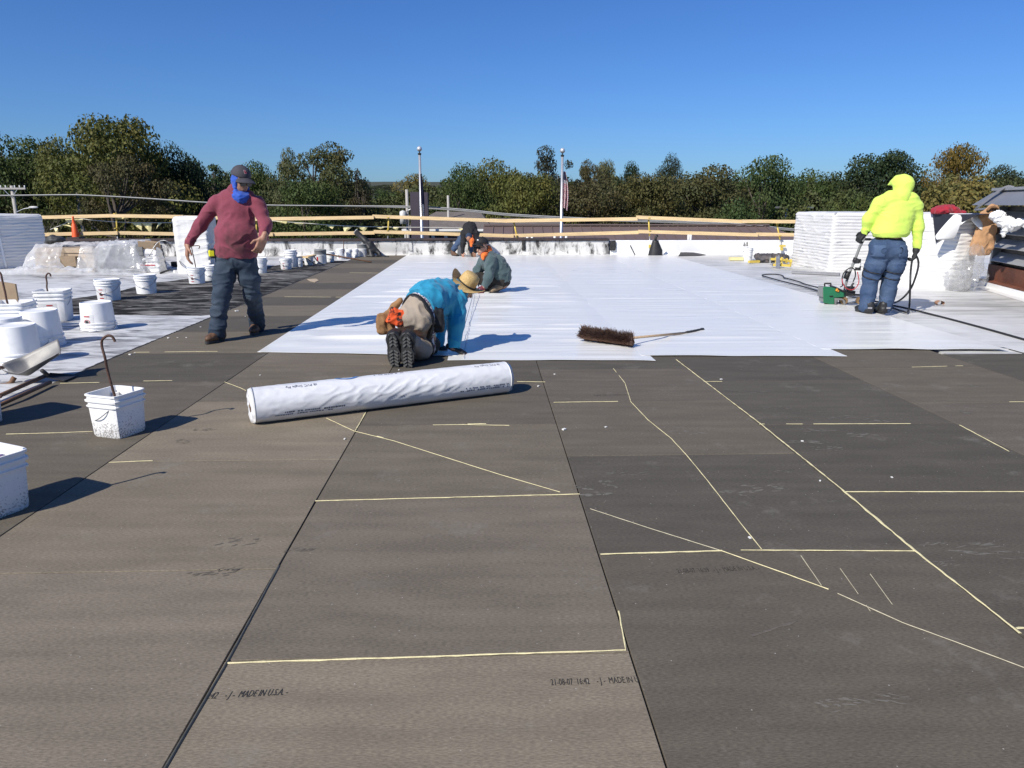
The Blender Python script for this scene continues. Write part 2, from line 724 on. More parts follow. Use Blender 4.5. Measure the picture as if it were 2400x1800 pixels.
# insulation boards, column by column; joints measured from the photo (v positions along the roof)
SEAM = [-3.455, -2.09, -0.825, 0.445, 1.75, 3.03, 4.30, 5.64]
LT, DK, MD, BT = (0.95, 0.94, 0.93, 1), (0.56, 0.575, 0.60, 1), (0.76, 0.76, 0.76, 1), (1.25, 1.23, 1.2, 1)  # BT paints the sun's back-reflection on the left boards into their colour
ROWS = [
    [-0.9, 0.35, 1.6, 2.9, 4.38, 5.71, 6.88, 8.08, 9.25, 10.22, 11.2, 12.2, 13.22, 14.2, 15.16, 16.4, 17.6, 18.8, YP - 0.02],
    [-1.1, 0.1, 1.35, 2.6, 3.852, 5.1, 6.32, 7.5, 8.7, 9.9, 11.1, 12.3, 13.5, 14.7, 15.9, 17.1, 18.3, YP - 0.02],
    [-0.5, 0.75, 2.014, 3.284, 4.473, 5.62, 6.85, 8.1],
    [-1.1, 0.15, 1.42, 2.674, 3.858, 4.994, 6.05, 7.3, 8.4],
    [-0.4, 0.8, 2.06, 3.278, 4.41, 5.576, 6.8, 8.0],
    [-1.0, 0.2, 1.4, 2.6, 3.75, 4.89, 6.0, 7.2, 8.4],
    [-0.6, 0.6, 1.85, 3.1, 4.3, 5.4, 6.59],
]
TONE = [
    'MMMMMDLDLDLDLLMLDLM', 'BBBBBLLLLLLLLLLLLL', 'BBLLMDLDL', 'MMMDMMDML', 'DDDDDDDDD', 'MMMMMMMMM', 'MMMMDDD']
TN = {'L': LT, 'D': DK, 'M': MD, 'B': BT}
mb = MB()
mb.box((0, 0, -0.024), (1, 1, 0.048))
rb = random.Random(11)
board_meshes = {}


def board(u0, u1, v0, v1, tone):
    g = 0.0028
    du, dv = u1 - u0 - 2 * g, v1 - v0 - 2 * g
    key = (round(du, 3), round(dv, 3))
    if key not in board_meshes:
        e = 0.0018
        prof = [(0, -0.048), (0, -e), (e, 0)]
        rings = []
        for ins, z in prof:
            rings.append([(-du / 2 + ins, -dv / 2 + ins, z), (du / 2 - ins, -dv / 2 + ins, z), (du / 2 - ins, dv / 2 - ins, z), (-du / 2 + ins, dv / 2 - ins, z)])
        vs = [p for r in rings for p in r]
        fs = [(i * 4 + k, i * 4 + (k + 1) % 4, (i + 1) * 4 + (k + 1) % 4, (i + 1) * 4 + k) for i in range(2) for k in range(4)] + [(8, 9, 10, 11)]
        board_meshes[key] = mesh('insulation_board', vs, fs, m_board)
    o = link('insulation_board', board_meshes[key], deck)
    o.location = W((u0 + u1) / 2, (v0 + v1) / 2, rb.uniform(-0.0007, 0.0003))
    o.rotation_euler = (rb.uniform(-.0002, .0002), rb.uniform(-.0002, .0002), RZ + rb.uniform(-.0006, .0006))
    k = rb.uniform(0.93, 1.06)
    o.color = (tone[0] * k, tone[1] * k, tone[2] * k * rb.uniform(0.98, 1.02), 1)


for ci in range(7):
    for ri in range(len(ROWS[ci]) - 1):
        t = TONE[ci][min(ri, len(TONE[ci]) - 1)]
        if ri + 1 < len(ROWS[ci]):
            board(SEAM[ci], SEAM[ci + 1], ROWS[ci][ri], ROWS[ci][ri + 1], TN[t])
# boards wholly hidden by the new membrane: one plain layer
mb = MB()
mb.prism([W(-0.82, 8.45), W(4.39, 8.45), W(4.39, YP - 0.02), W(-0.82, YP - 0.02)], -0.048, -0.004)
tag(mb.build('insulation_layer', m_board), kind='structure')


# foam beads squeezed out of the joints
def bead(pts, w, name='foam_bead', m=None, jit=0.5, breaks=0.0, seed=0, h=0.004, parent=deck, step=0.035):
    r = random.Random(seed + 100)
    path = []
    for a, b in zip(pts, pts[1:]):
        a, b = np.array(a), np.array(b)
        n = max(2, int(np.linalg.norm(b - a) / step))
        path += [a + (b - a) * k / n for k in range(n)]
    path.append(np.array(pts[-1]))
    mb = MB()
    run = []

    def flush(run):
        if len(run) < 2:
            return
        vs, fs = [], []
        for i, (p, d, ww) in enumerate(run):
            s = np.array([d[1], -d[0], 0])
            vs += [p + s * ww, p + np.array([0, 0, h]) + s * ww * 0.3, p + np.array([0, 0, h]) - s * ww * 0.3, p - s * ww]
            if i:
                q, o = (i - 1) * 4, i * 4
                fs += [(q + k, q + k + 1, o + k + 1, o + k) for k in range(3)]
        fs += [(3, 2, 1, 0), tuple(len(vs) - 4 + k for k in range(4))]
        mb.add(vs, fs)
    off = False
    for i, p in enumerate(path):
        d = path[min(i + 1, len(path) - 1)] - path[max(i - 1, 0)]
        d = d / (np.linalg.norm(d) + 1e-9)
        off = (r.random() < breaks) if not off else (r.random() < 0.25)
        if off:
            flush(run)
            run = []
            continue
        s = np.array([d[1], -d[0], 0])
        run.append((p + s * r.uniform(-1, 1) * w * 0.25 * jit, d, w / 2 * (1 + jit * r.uniform(-0.7, 0.9))))
    flush(run)
    if mb.v:
        return mb.build(name, m or m_foam, parent)


Z1 = 0.0012
K = 1.085
lines = [  # (display-pixel points, width m, breaks)
    ([(489, 1432), (1352, 1404)], 0.012, 0), ([(681, 1082), (1252, 1067)], 0.011, 0), ([(935, 918), (1000, 917), (1100, 919)], 0.012, 0.02),
    ([(1010, 916), (1050, 915)], 0.03, 0), ([(1117, 824), (1178, 825)], 0.014, 0),
    ([(1297, 1197), (1560, 1189)], 0.013, 0), ([(1600, 1188), (1975, 1190)], 0.010, 0.0), ([(1196, 869), (1335, 867)], 0.011, 0.02),
    ([(1640, 916), (1990, 915)], 0.010, 0.22), ([(1823, 1062), (2212, 1062)], 0.011, 0.04), ([(1520, 824), (1560, 824)], 0.008, 0.1),
    ([(2205, 1368), (1975, 1188)], 0.013, 0), ([(1975, 1188), (1820, 1058)], 0.017, 0), ([(1820, 1058), (1640, 913)], 0.012, 0.0), ([(1640, 913), (1460, 776)], 0.011, 0.03),
    ([(1352, 1404), (1337, 1320)], 0.007, 0.1), ([(2060, 911), (2180, 975)], 0.013, 0.02),
    ([(235, 999), (330, 995)], 0.009, 0.05), ([(290, 761), (470, 759)], 0.011, 0.04), ([(130, 828), (215, 826)], 0.013, 0.03), ([(310, 823), (372, 822)], 0.010, 0.1),
    ([(0, 938), (120, 935), (200, 932)], 0.009, 0.2), ([(790, 879 + 12), (768, 930)], 0.012, 0.1),
    ([(615, 641), (755, 642)], 0.014, 0.03), ([(755, 589), (845, 590)], 0.016, 0.03), ([(1970, 793), (2080, 790)], 0.008, 0.15), ([(2180, 868), (2212, 868)], 0.01, 0),
    ([(2195, 1357), (2212, 1356)], 0.014, 0),
]
for i, (pp, w, br) in enumerate(lines):
    bead([P(x * K, y * K, Z1) for x, y in pp], w * .58, breaks=br * .5, seed=i, h=0.0018, jit=.8)
thin = [([(485, 825), (520, 838), (560, 858)], 0.008, 0.1), ([(705, 903), (765, 931), (850, 952), (960, 987), (1080, 1025), (1210, 1063)], 0.0075, 0.14),
        ([(815, 942), (828, 946)], 0.022, 0), ([(1275, 1099), (1400, 1140), (1560, 1190)], 0.0055, 0.4), ([(1560, 1190), (1700, 1240), (1790, 1273)], 0.009, 0.06),
        ([(1790, 1273), (1850, 1300), (1950, 1345), (2060, 1385), (2212, 1442)], 0.0055, 0.34),
        ([(1325, 796), (1350, 827), (1363, 868), (1400, 907), (1450, 947), (1483, 983)], 0.007, 0.18), ([(1480, 979), (1530, 1040), (1600, 1130), (1645, 1186)], 0.007, 0.05),
        ([(1730, 1200), (1775, 1265)], 0.005, 0.6), ([(1815, 1228), (1880, 1320)], 0.004, 0.6), ([(1880, 1240), (1945, 1330)], 0.005, 0.6)]
m_scr = mat('pale scratch', (0.52, 0.47, 0.33), 0.8, 0.15, 40)
for i, (pp, w, br) in enumerate(thin):
    bead([P(x * K, y * K, Z1) for x, y in pp], w * .62, 'foam_thread', breaks=br * .1, seed=i + 60, h=0.0015, m=m_foam if w > 0.0056 else m_scr)
# dark rubber strip standing in the wide joint at the left, and the open dark joint
bead([P(355 * K, 1662 * K, Z1), P(492 * K, 1428 * K, Z1), P(603 * K, 1222 * K, Z1)], 0.009, 'joint_strip', m=mat('dark green joint strip', (0.07, 0.07, 0.058), 0.6, 0.2, 40), jit=0.12, seed=5, h=0.003)
bead([P(603 * K, 1222 * K, Z1), P(680 * K, 1083 * K, Z1)], 0.004, 'joint_strip', m=m_dark, jit=0.3, seed=6, h=0.002)
bead([W(-3.458, 6.2, 0.0), W(-3.458, 20.2, 0.0)], 0.03, 'joint_strip', m=m_dark, jit=0.5, seed=12, h=0.002)

# dusty boot scuffs on the boards and dark damp smudges, each with its own ragged outline
def smudge(px, py, w, h, m, seed, rot=0.0, name='boot_scuff'):
    r = random.Random(seed)
    c = P(px, py, 0.0007)
    mb = MB()
    for k in range(16):
        o = np.array([r.uniform(-.5, .5) * w, r.uniform(-.5, .5) * h, 0])
        L_, t_ = r.uniform(.10, .36) * w, r.uniform(.03, .10) * h
        a = rot + r.uniform(-.25, .25)
        d = np.array([math.cos(a), math.sin(a), 0])
        n_ = np.array([-d[1], d[0], 0])
        pts = []
        for q in range(12):
            th = 2 * math.pi * q / 12
            rr = r.uniform(.55, 1.0)
            pts.append(c + o + d * math.cos(th) * L_ * .5 * rr + n_ * math.sin(th) * t_ * rr + [0, 0, .00003 * k])
        mb.fan(pts)
    return tag(mb.build(name, m, deck), kind='stuff')


m_dust = mat('grey dust scuff', (0.150, 0.138, 0.115), 0.9, 0.15, 60)
m_damp = mat('dark damp smudge', (0.118, 0.102, 0.080), 0.8, 0.15, 40)
for k, (x, y, w, h) in enumerate([(1875, 1038, .22, .10), (1940, 1050, .16, .08), (2018, 1020, .20, .08), (1925, 1008, .20, .07), (1970, 978, .18, .08), (2060, 985, .20, .08), (1610, 1010, .20, .14), (1705, 1155, .14, .07), (1780, 1145, .22, .10), (1835, 1105, .10, .05), (1390, 1150, .16, .14), (1470, 1110, .22, .05),
                                 (2020, 845, .22, .08), (2100, 845, .20, .07), (2080, 905, .22, .09), (2280, 905, .25, .1), (1820, 955, .2, .07), (2250, 1280, .30, .06), (2330, 1300, .3, .07), (1800, 920, .4, .05), (2210, 1320, .12, .05), (2050, 1640, .2, .05), (1960, 1655, .1, .06), (1430, 1135, .1, .1), (2240, 965, .25, .08)]):
    smudge(x, y, w, h, m_dust, k + 3, RZ + (k % 3 - 1) * .25)
for k, (x, y, w, h) in enumerate([(402, 852, .16, .07), (410, 858, .12, .05), (425, 1035, .10, .07), (480, 1007, .14, .05), (560, 1270, .16, .07), (500, 1340, .18, .06), (700, 1290, .12, .04)]):
    smudge(x, y, w, h, m_damp, k + 60, .5, 'damp_smudge')
for k, (a, b, w) in enumerate([((1760, 1490), (1868, 1455), .010)]):
    bead([P(*a, Z1), P(*b, Z1)], w, 'scratch', m=m_damp if k == 0 else m_scr, jit=.8, breaks=.12, seed=k + 300, h=.0008)

# date stamps on the facer
m_ink = mat('faded black ink', (0.022, 0.020, 0.018), 0.85, 0.3, 60, col2=(0.050, 0.045, 0.04), lo=0.4, hi=0.75)


def stamp(s, a, b, hpx, shear=0.0, squeeze=None):
    """print the string from photo pixel a to b (left to right on the roof)"""
    A, Bp = P(*a, 0.0009), P(*b, 0.0009)
    v, f = text_mesh(s, 1.0)
    x0, x1 = v[:, 0].min(), v[:, 0].max()
    ln = np.linalg.norm(Bp - A)
    d = (Bp - A) / ln
    up = np.array([-d[1], d[0], 0])
    hh = np.linalg.norm(P(a[0], a[1] - hpx, 0) - P(*a, 0))
    q = A + np.outer((v[:, 0] - x0) / (x1 - x0) * ln + shear * v[:, 1] * hh, d) + np.outer(v[:, 1] / 0.72 * hh, up)
    o = part('stamp_lettering', q, f, m_ink, deck)
    return o


stamp('21-08-07  16:42    - J -  MADE IN U', (1292, 1606), (1498, 1599), 15)
stamp(':42    - J -  MADE IN U.S.A. -', (487, 1638), (672, 1628), 15, 0.15)
stamp('21-08-07  16:39   - J -  MADE IN U.S.A. -', (1590, 1343), (1782, 1335), 10)
stamp('21-08-07  16:39   - J -  MADE IN U.S.A. -', (1392, 928), (1474, 926), 3)

# ------------------------------------------------------------------ new white membrane sheets
m_mem = mat('new white pvc membrane', (0.75, 0.75, 0.72), 0.30, 0.02, 1.5, bump=0.10, bscale=14, stretch=(0.5, 3, 1), bdist=0.004, spec=0.5)
N, L, B = nodes(m_mem)
src = B.inputs['Base Color'].links[0].from_socket
tc = [n for n in N if n.type == 'TEX_COORD'][0]
mp = N.new('ShaderNodeMapping')
mp.inputs['Scale'].default_value = (0.7, 5.0, 1)
L.new(tc.outputs['Object'], mp.inputs['Vector'])
nn_ = N.new('ShaderNodeTexNoise')
nn_.inputs['Scale'].default_value = 1.5
nn_.inputs['Detail'].default_value = 8
L.new(mp.outputs[0], nn_.inputs['Vector'])
rr_ = N.new('ShaderNodeMapRange')
rr_.inputs['From Min'].default_value = 0.58
rr_.inputs['From Max'].default_value = 0.82
rr_.inputs['To Max'].default_value = 0.5
L.new(nn_.outputs['Fac'], rr_.inputs['Value'])
mx = N.new('ShaderNodeMix')
mx.data_type = 'RGBA'
mx.inputs['B'].default_value = (0.60, 0.59, 0.57, 1)
L.new(rr_.outputs[0], mx.inputs['Factor'])
L.new(src, mx.inputs['A'])
L.new(mx.outputs['Result'], B.inputs['Base Color'])
rg = N.new('ShaderNodeMapRange')
rg.inputs['To Min'].default_value = 0.20
rg.inputs['To Max'].default_value = 0.42
L.new(nn_.outputs['Fac'], rg.inputs['Value'])
L.new(rg.outputs[0], B.inputs['Roughness'])


def sheet(u0, u1, v0a, v0b, v1, lift, seed, amp, label):
    nu = int((u1 - u0) / 0.055) + 1
    vv = np.concatenate([np.arange(0, min(5, v1 - v0a - 0.01), 0.02), np.arange(5, v1 - v0a, 0.03), [v1 - v0a]])
    U, Vv = np.meshgrid(np.linspace(u0, u1, nu), vv, indexing='ij')
    tt = (U - u0) / (u1 - u0)
    start = v0a + (v0b - v0a) * tt + 0.006 * np.sin(U * 9 + seed)
    VV = start + Vv * (v1 - start) / (v1 - v0a)
    q = np.stack([U * 0.9, VV * 9.0, np.full_like(U, seed)], -1)
    band = vnoise(np.stack([U * 0.8 + 5, VV * 0.9, np.full_like(U, seed + 3.5)], -1), seed)
    w = (vnoise(q, seed) - 0.5) * 2 + 0.6 * (vnoise(q * np.array([1.4, 2.3, 1]), seed + 5) - 0.5)
    edge = np.clip(np.minimum(tt, 1 - tt) * 7, 0, 1) * np.clip(Vv / 0.25, 0.05, 1)
    z = lift + amp * edge * (0.5 + 0.5 * w * np.clip(band * 2.0 - 0.3, 0.15, 1))
    # cross buckles left by the roll
    rq = random.Random(seed * 17)
    vq = v0a + 0.9
    while vq < v1 - 0.4:
        wd = rq.uniform(0.035, 0.07)
        hq = amp * rq.uniform(0.15, 0.75)
        ua, ub = sorted((rq.uniform(0.02, 0.6), rq.uniform(0.45, 0.98)))
        win = np.clip((tt - ua) / 0.12, 0, 1) * np.clip((ub - tt) / 0.12, 0, 1)
        z += hq * np.exp(-((VV - vq - rq.uniform(-.12, .12) * (tt - .5)) / wd) ** 2) * win * edge
        vq += rq.uniform(0.22, 0.75) * (1.0 if seed < 3 else 2.0)
    # a lazy buckle in the first sheet's near end
    if seed == 1:
        z += 0.03 * np.exp(-((VV - 7.55 - 0.25 * (tt - 0.5) ** 2 * 4) / 0.07) ** 2) * np.clip(np.sin(math.pi * np.clip((tt - 0.1) / 0.8, 0, 1)), 0, 1)
    z += 0.010 * np.exp(-(Vv / 0.05) ** 2) * vnoise(np.stack([U * 3, U * 0, U * 0 + seed], -1), 9)
    X = U[..., None] * RR + VV[..., None] * RD
    X[..., 2] = z
    n, m_ = U.shape
    v = X.reshape(-1, 3)
    i = np.arange(n * m_).reshape(n, m_)
    f = np.stack([i[:-1, :-1], i[1:, :-1], i[1:, 1:], i[:-1, 1:]], -1).reshape(-1, 4)
    # thickness along the near, left and right edges
    rim = np.concatenate([i[0, ::-1], i[:, 0], i[-1, :]])
    low = v[rim].copy()
    low[:, 2] = np.maximum(low[:, 2] - 0.003, 0.0015)
    k = len(v)
    v = np.concatenate([v, v[rim], low])
    t_id = np.arange(len(rim)) + k
    ids = t_id + len(rim)
    f = np.concatenate([f, np.stack([t_id[:-1], ids[:-1], ids[1:], t_id[1:]], -1)])
    o = link('membrane_sheet', mesh('membrane_sheet', v, f, m_mem, True))
    return tag(o, label, 'roofing membrane', 'new white membrane sheets')


YE = YP - 0.03
sheet(-2.20, -0.28, 6.90, 6.62, YE, 0.004, 1, 0.026, 'white membrane sheet at the left edge, running under the kneeling worker')
sheet(-0.36, 1.52, 6.46, 6.36, YE, 0.0065, 2, 0.020, 'second white membrane sheet from the left, under the brown broom head')
sheet(1.44, 3.34, 6.58, 6.48, YE, 0.009, 3, 0.013, 'third white membrane sheet from the left, under the broom handle tip')
sheet(3.26, 5.04, 6.82, 6.72, YE, 0.0115, 4, 0.012, 'rightmost white membrane sheet, beneath the man in hi-vis yellow')
# short end of the next sheet at the right border of the picture
sheet(5.12, 6.4, 6.55, 6.55, 6.95, 0.004, 6, 0.002, 'short white membrane offcut at the right edge beside the brown boards')

# ================================================================== FAR PARAPET
m_par = streak_mat('weathered white parapet coating', (0.62, 0.61, 0.58), (0.04, 0.038, 0.036), 0.72, 0.84, 2.6, (1.5, 1.0, 0.6), big=0.45, rough=0.6)
m_parw = mat('clean white flashing', (0.80, 0.80, 0.78), 0.45, 0.02, 2.0)
m_cap = mat('black cap flashing', (0.02, 0.02, 0.02), 0.6, 0.3, 8, col2=(0.06, 0.03, 0.025))


def wallmesh(u0, u1, y0, h, th, amp, seed):
    nu = int((u1 - u0) / 0.06) + 1
    us = np.linspace(u0, u1, nu)
    hs = np.array([0, 0.06, 0.12, 0.2, 0.28, h - 0.02, h])
    vs, fs = [], []
    U_, Z_ = np.meshgrid(us, hs, indexing='ij')
    NZ = fbm(np.stack([U_ * 1.6, Z_ * 3, U_ * 0 + seed], -1), 3, seed) - 0.5
    for i, u in enumerate(us):
        for j, z in enumerate(hs):
            lapp = 0.012 * (math.sin(u * 5.1) > 0.9)
            vs.append(W(u, y0 - amp * NZ[i, j] - lapp + (0.05 * (1 - z / 0.06) * -1 if z < 0.06 else 0), z + OLDZ + 0.002))
        vs.append(W(u, y0 + th, h + OLDZ + 0.002))
        vs.append(W(u, y0 + th, -0.4))
    k = len(hs) + 2
    for i in range(nu - 1):
        for j in range(k - 1):
            a = i * k + j
            fs.append((a, a + k, a + k + 1, a + 1))
    fs += [tuple(range(k)), tuple((nu - 1) * k + j for j in range(k))[::-1]]
    return np.array(vs), fs


par = thing('parapet_wall', W(-8, YP), 'low weathered parapet, white coating stained black, along the far roof edge', 'wall')
v, f = wallmesh(-25.8, 3.42, YP, 0.40, 0.32, 0.07, 2)
part('wall', v, f, m_par, par, True)
mb = MB()
u = -25.8
rc = random.Random(5)
while u < 3.4:
    w = min(rc.uniform(1.6, 3.0), 3.42 - u)
    mb = MB()
    mb.box(W(u + w / 2, YP + 0.15, 0.425 + rc.uniform(-.008, .006)), (w - 0.01, 0.42, 0.05), RZ + rc.uniform(-.004, .004))
    mb.build('cap_piece', m_cap, par)
    u += w
m_tar = mat('black tar smear', (0.018, 0.018, 0.018), 0.7, 0.3, 15)
for px, w in ((1435, 0.16), (1227, 0.10), (640, 0.05), (742, .12), (965, .09), (1100, .06)):
    c = P(px, 597)
    o = SDF(c + [-.3, -.25, -.05], c + [.3, .35, .5], 0.02)
    c2 = W(float(c @ RR), YP - 0.015, 0)
    o.box(c2 + [0, 0, 0.26], (w / 2, 0.03, 0.14), 0.02)
    sdf_part('tar_smear', o, m_tar, par, dict(amp=0.01, scale=(20, 20, 20)))
parw = thing('parapet_wall', W(8, YP), 'clean bright white parapet section at the far right', 'wall')
v, f = wallmesh(3.46, 21.8, YP + 0.02, 0.40, 0.30, 0.01, 5)
part('wall', v, f, m_parw, parw, True)

# ================================================================== GUARDRAIL
m_2x4 = mat('fresh pine lumber', (0.72, 0.53, 0.28), 0.7, 0.14, 3, stretch=(0.6, 8, 8), bump=0.15, bscale=30, fine=0.10, fscale=25)
m_yel = mat('yellow powder coated steel', (0.62, 0.46, 0.08), 0.45, 0.12, 12)
m_galv = mat('galvanised steel', (0.42, 0.43, 0.44), 0.42, 0.15, 10, metal=0.7)
YG = YP + 0.30
rail = thing('guardrail', W(0, YG, 0.43), 'temporary guardrail of pine boards on slanting yellow posts along the far edge', 'guardrail')
segs = [((-60, 512), (114, 509), 0), ((114, 509), (262, 505.5), 0.0), ((255, 505.5), (430, 508), -.05), ((425, 508.5), (640, 513), 0.0), ((560, 514), (876, 509.5), -0.05), ((873, 507), (1194, 518), 0),
        ((1188, 517.5), (1494, 513), -.05), ((1491, 509), (1745, 519.5), 0), ((1738, 518.5), (1960, 520), -.05), ((1950, 520), (2200, 517), 0), ((2150, 516.5), (2460, 520), -.05),
        ((-60, 553), (119, 549.5), 0), ((112, 549), (276, 546), -.05), ((268, 545.5), (470, 549.5), 0), ((460, 551), (640, 549.5), -.05), ((600, 549.3), (878, 545.5), 0), ((876, 543), (1204, 553), -.05),
        ((1196, 552.5), (1498, 544.5), 0), ((1496, 542.5), (1776, 550.5), -.05), ((1772, 549), (1990, 552), 0), ((1980, 552), (2300, 556), -.05)]
for a, b, dy in segs:
    mb = MB()
    mb.beam(at(*a, YG - 0.06 + dy), at(*b, YG - 0.06 + dy), 0.038, 0.092)
    mb.build('rail_board', m_2x4, rail)
for (xt, yt), (xb, yb) in [((272, 499), (277, 584)), ((911, 508), (908, 582)), ((1204, 519), (1219, 591)), ((1520, 509), (1524, 583)), ((1820, 523), (1834, 588)), ((40, 505), (42, 584)), ((600, 508), (603, 584)), ((2110, 516), (2122, 588))]:
    a, b = at(xt, yt, YG + 0.02), at(xb, yb, YG - 0.12)
    mb = MB()
    mid = a + (b - a) * 0.6
    mb.tube([a, mid], 0.022, 8)
    po = mb.build('post', m_yel, rail, True)
    mb = MB()
    mb.tube([mid, b], 0.017, 8)
    mb.build('post_sleeve', m_galv, po, True)
    mb = MB()
    mb.box(mid + (b - mid) * 0.55 + V3([0.03, 0, 0]), (0.16, 0.05, 0.05))
    mb.box(mid + (b - mid) * 0.8 + V3([-0.02, -0.02, 0]), (0.05, 0.10, 0.09))
    mb.build('clamp', m_yel, po)
    for t_ in (0.02, 0.42 if yt < 515 else 0.45):
        mb = MB()
        c = a + (b - a) * t_
        mb.box(c + V3([0, -0.07, 0]), (0.05, 0.09, 0.02))
        mb.build('rail_hook', m_yel, po)

# pennant string hung behind the boards
m_pen = mat('faded yellow pennant plastic', (0.78, 0.70, 0.34), 0.5, 0.2, 20)
m_rope = mat('white rope', (0.62, 0.60, 0.54), 0.8, 0.1, 30)
pen = thing('pennant_line', W(-6, YG + .1, 0.7), 'sagging warning line of yellow pennants behind the guardrail', 'pennant line')
chainA = [(118, 538), (150, 525), (175, 511), (215, 516), (290, 521), (350, 522), (415, 522)]
chainB = [(625, 517), (700, 522), (800, 529), (900, 532), (1000, 533), (1075, 534), (1090, 540)]
for ch in (chainA, chainB):
    path = smooth_path([at(*p, YG + 0.10) for p in ch], 5)
    mb = MB()
    mb.tube(path, 0.010, 5)
    mb.build('rope', m_rope, pen, True)
rp = random.Random(9)
for px, py, w, h, sl in [(131, 535, 8, 17, 4), (150, 526, 18, 6, 16), (170, 514, 28, 9, -8), (185, 514, 16, 10, 4), (286, 514, 28, -4, 6), (320, 523, 18, 14, 10), (344, 523, 19, 20, 8), (376, 522, 8, 12, -8),
                         (660, 519, 22, 5, 8), (700, 523, 20, 5, 4), (775, 528, 16, 7, 3), (815, 531, 18, 12, -6), (850, 531, 20, 10, 3), (892, 532, 18, 4, 0), (925, 533, 16, 6, 4), (1080, 536, 10, 8, 8)]:
    w, h, sl = w * 1.25, h * 1.25, sl * 1.25
    a, b = at(px - w / 2, py, YG + 0.092), at(px + w / 2, py, YG + 0.092)
    c = at(px + sl, py + h, YG + 0.07 + rp.uniform(-.05, .05))
    mid = (a + b + c) / 3 + V3([0, -0.03, 0])
    mb = MB()
    mb.add([a, b, c, mid], [(0, 1, 3), (1, 2, 3), (2, 0, 3)])
    mb.build('pennant', m_pen, pen)

# ================================================================== TERRAIN
m_grass = mat('grass and fields', (0.035, 0.045, 0.022), 0.95, 0.3, 0.05, col2=(0.075, 0.072, 0.035), fine=0.35, fscale=3)
GZ = -5.6


def ground_z(x, y):
    r = np.hypot(x, y)
    t = np.clip((r - 110) / 1900, 0, 1)
    k = 0.0285 - 0.004 * np.clip(np.abs(x + 240) / 900, 0, 1)
    return GZ + (t ** 0.8) * (2000 * k + 7) + 2.0 * np.sin(x / 170 + 1) * t + 2.5 * (vnoise(np.stack([x / 90, y / 90, x * 0], -1), 3) - .5) * np.clip(t * 8, 0, 1)


xs = np.concatenate([-np.geomspace(2600, 8, 46), [0], np.geomspace(8, 2600, 46)])
ys = np.concatenate([[-60, -20], np.geomspace(6, 2600, 70)])
X, Y = np.meshgrid(xs, ys, indexing='ij')
Zg = ground_z(X, Y)
v = np.stack([X, Y, Zg], -1).reshape(-1, 3)
i = np.arange(X.size).reshape(X.shape)
f = np.stack([i[:-1, :-1], i[1:, :-1], i[1:, 1:], i[:-1, 1:]], -1).reshape(-1, 4)
tag(link('ground', mesh('ground', v, f, m_grass, True)), kind='structure')

# street running past behind the building
m_asph = mat('asphalt', (0.055, 0.055, 0.055), 0.9, 0.2, 2)
mb = MB()
mb.prism([(-120, 44), (120, 50), (120, 58), (-120, 52)], GZ - 0.1, GZ + 0.02)
tag(mb.build('road', m_asph), kind='structure')
mb = MB()
mb.prism([(-120, 58.2 - 6), (120, 58.2), (120, 60), (-120, 54)], GZ - 0.1, GZ + 0.14)
tag(mb.build('pavement', mat('concrete pavement', (0.36, 0.35, 0.33), 0.9, 0.1, 2)), kind='structure')

# ================================================================== TREES
def leaf_mat(name):
    m = bpy.data.materials.new(name)
    m.use_nodes = True
    N, L = m.node_tree.nodes, m.node_tree.links
    b = N['Principled BSDF']
    b.inputs['Roughness'].default_value = 0.62
    b.inputs['Specular IOR Level'].default_value = 0.25
    g = N.new('ShaderNodeNewGeometry')
    oi = N.new('ShaderNodeObjectInfo')
    tc = N.new('ShaderNodeTexCoord')
    n = N.new('ShaderNodeTexNoise')
    n.inputs['Scale'].default_value = 4.5
    n.inputs['Detail'].default_value = 3
    L.new(tc.outputs['Object'], n.inputs['Vector'])
    r1 = N.new('ShaderNodeMapRange')
    r1.inputs['To Min'].default_value = 0.75
    r1.inputs['To Max'].default_value = 1.35
    L.new(g.outputs['Random Per Island'], r1.inputs['Value'])
    r2 = N.new('ShaderNodeMapRange')
    r2.inputs['From Min'].default_value = 0.35
    r2.inputs['From Max'].default_value = 0.7
    L.new(n.outputs['Fac'], r2.inputs['Value'])
    mx = N.new('ShaderNodeMix')
    mx.data_type = 'RGBA'
    mx.inputs['A'].default_value = (0.88, 1.0, 0.9, 1)
    mx.inputs['B'].default_value = (1.14, 0.98, 0.76, 1)
    L.new(r2.outputs[0], mx.inputs['Factor'])
    m1 = N.new('ShaderNodeMix')
    m1.data_type = 'RGBA'
    m1.blend_type = 'MULTIPLY'
    m1.inputs['Factor'].default_value = 1
    L.new(oi.outputs['Color'], m1.inputs['A'])
    L.new(mx.outputs['Result'], m1.inputs['B'])
    sc = N.new('ShaderNodeVectorMath')
    sc.operation = 'SCALE'
    L.new(m1.outputs['Result'], sc.inputs[0])
    L.new(r1.outputs[0], sc.inputs['Scale'])
    L.new(sc.outputs[0], b.inputs['Base Color'])
    tr = N.new('ShaderNodeBsdfTranslucent')
    L.new(sc.outputs[0], tr.inputs['Color'])
    ms = N.new('ShaderNodeMixShader')
    ms.inputs[0].default_value = 0.22
    L.new(b.outputs[0], ms.inputs[1])
    L.new(tr.outputs[0], ms.inputs[2])
    L.new(ms.outputs[0], N['Material Output'].inputs['Surface'])
    return m


m_leaf = leaf_mat('autumn foliage')
m_bark = mat('grey brown bark', (0.085, 0.07, 0.055), 0.95, 0.25, 6, bump=0.4, bscale=20)
m_twig = mat('bare grey twigs', (0.11, 0.095, 0.08), 0.95, 0.2, 6)


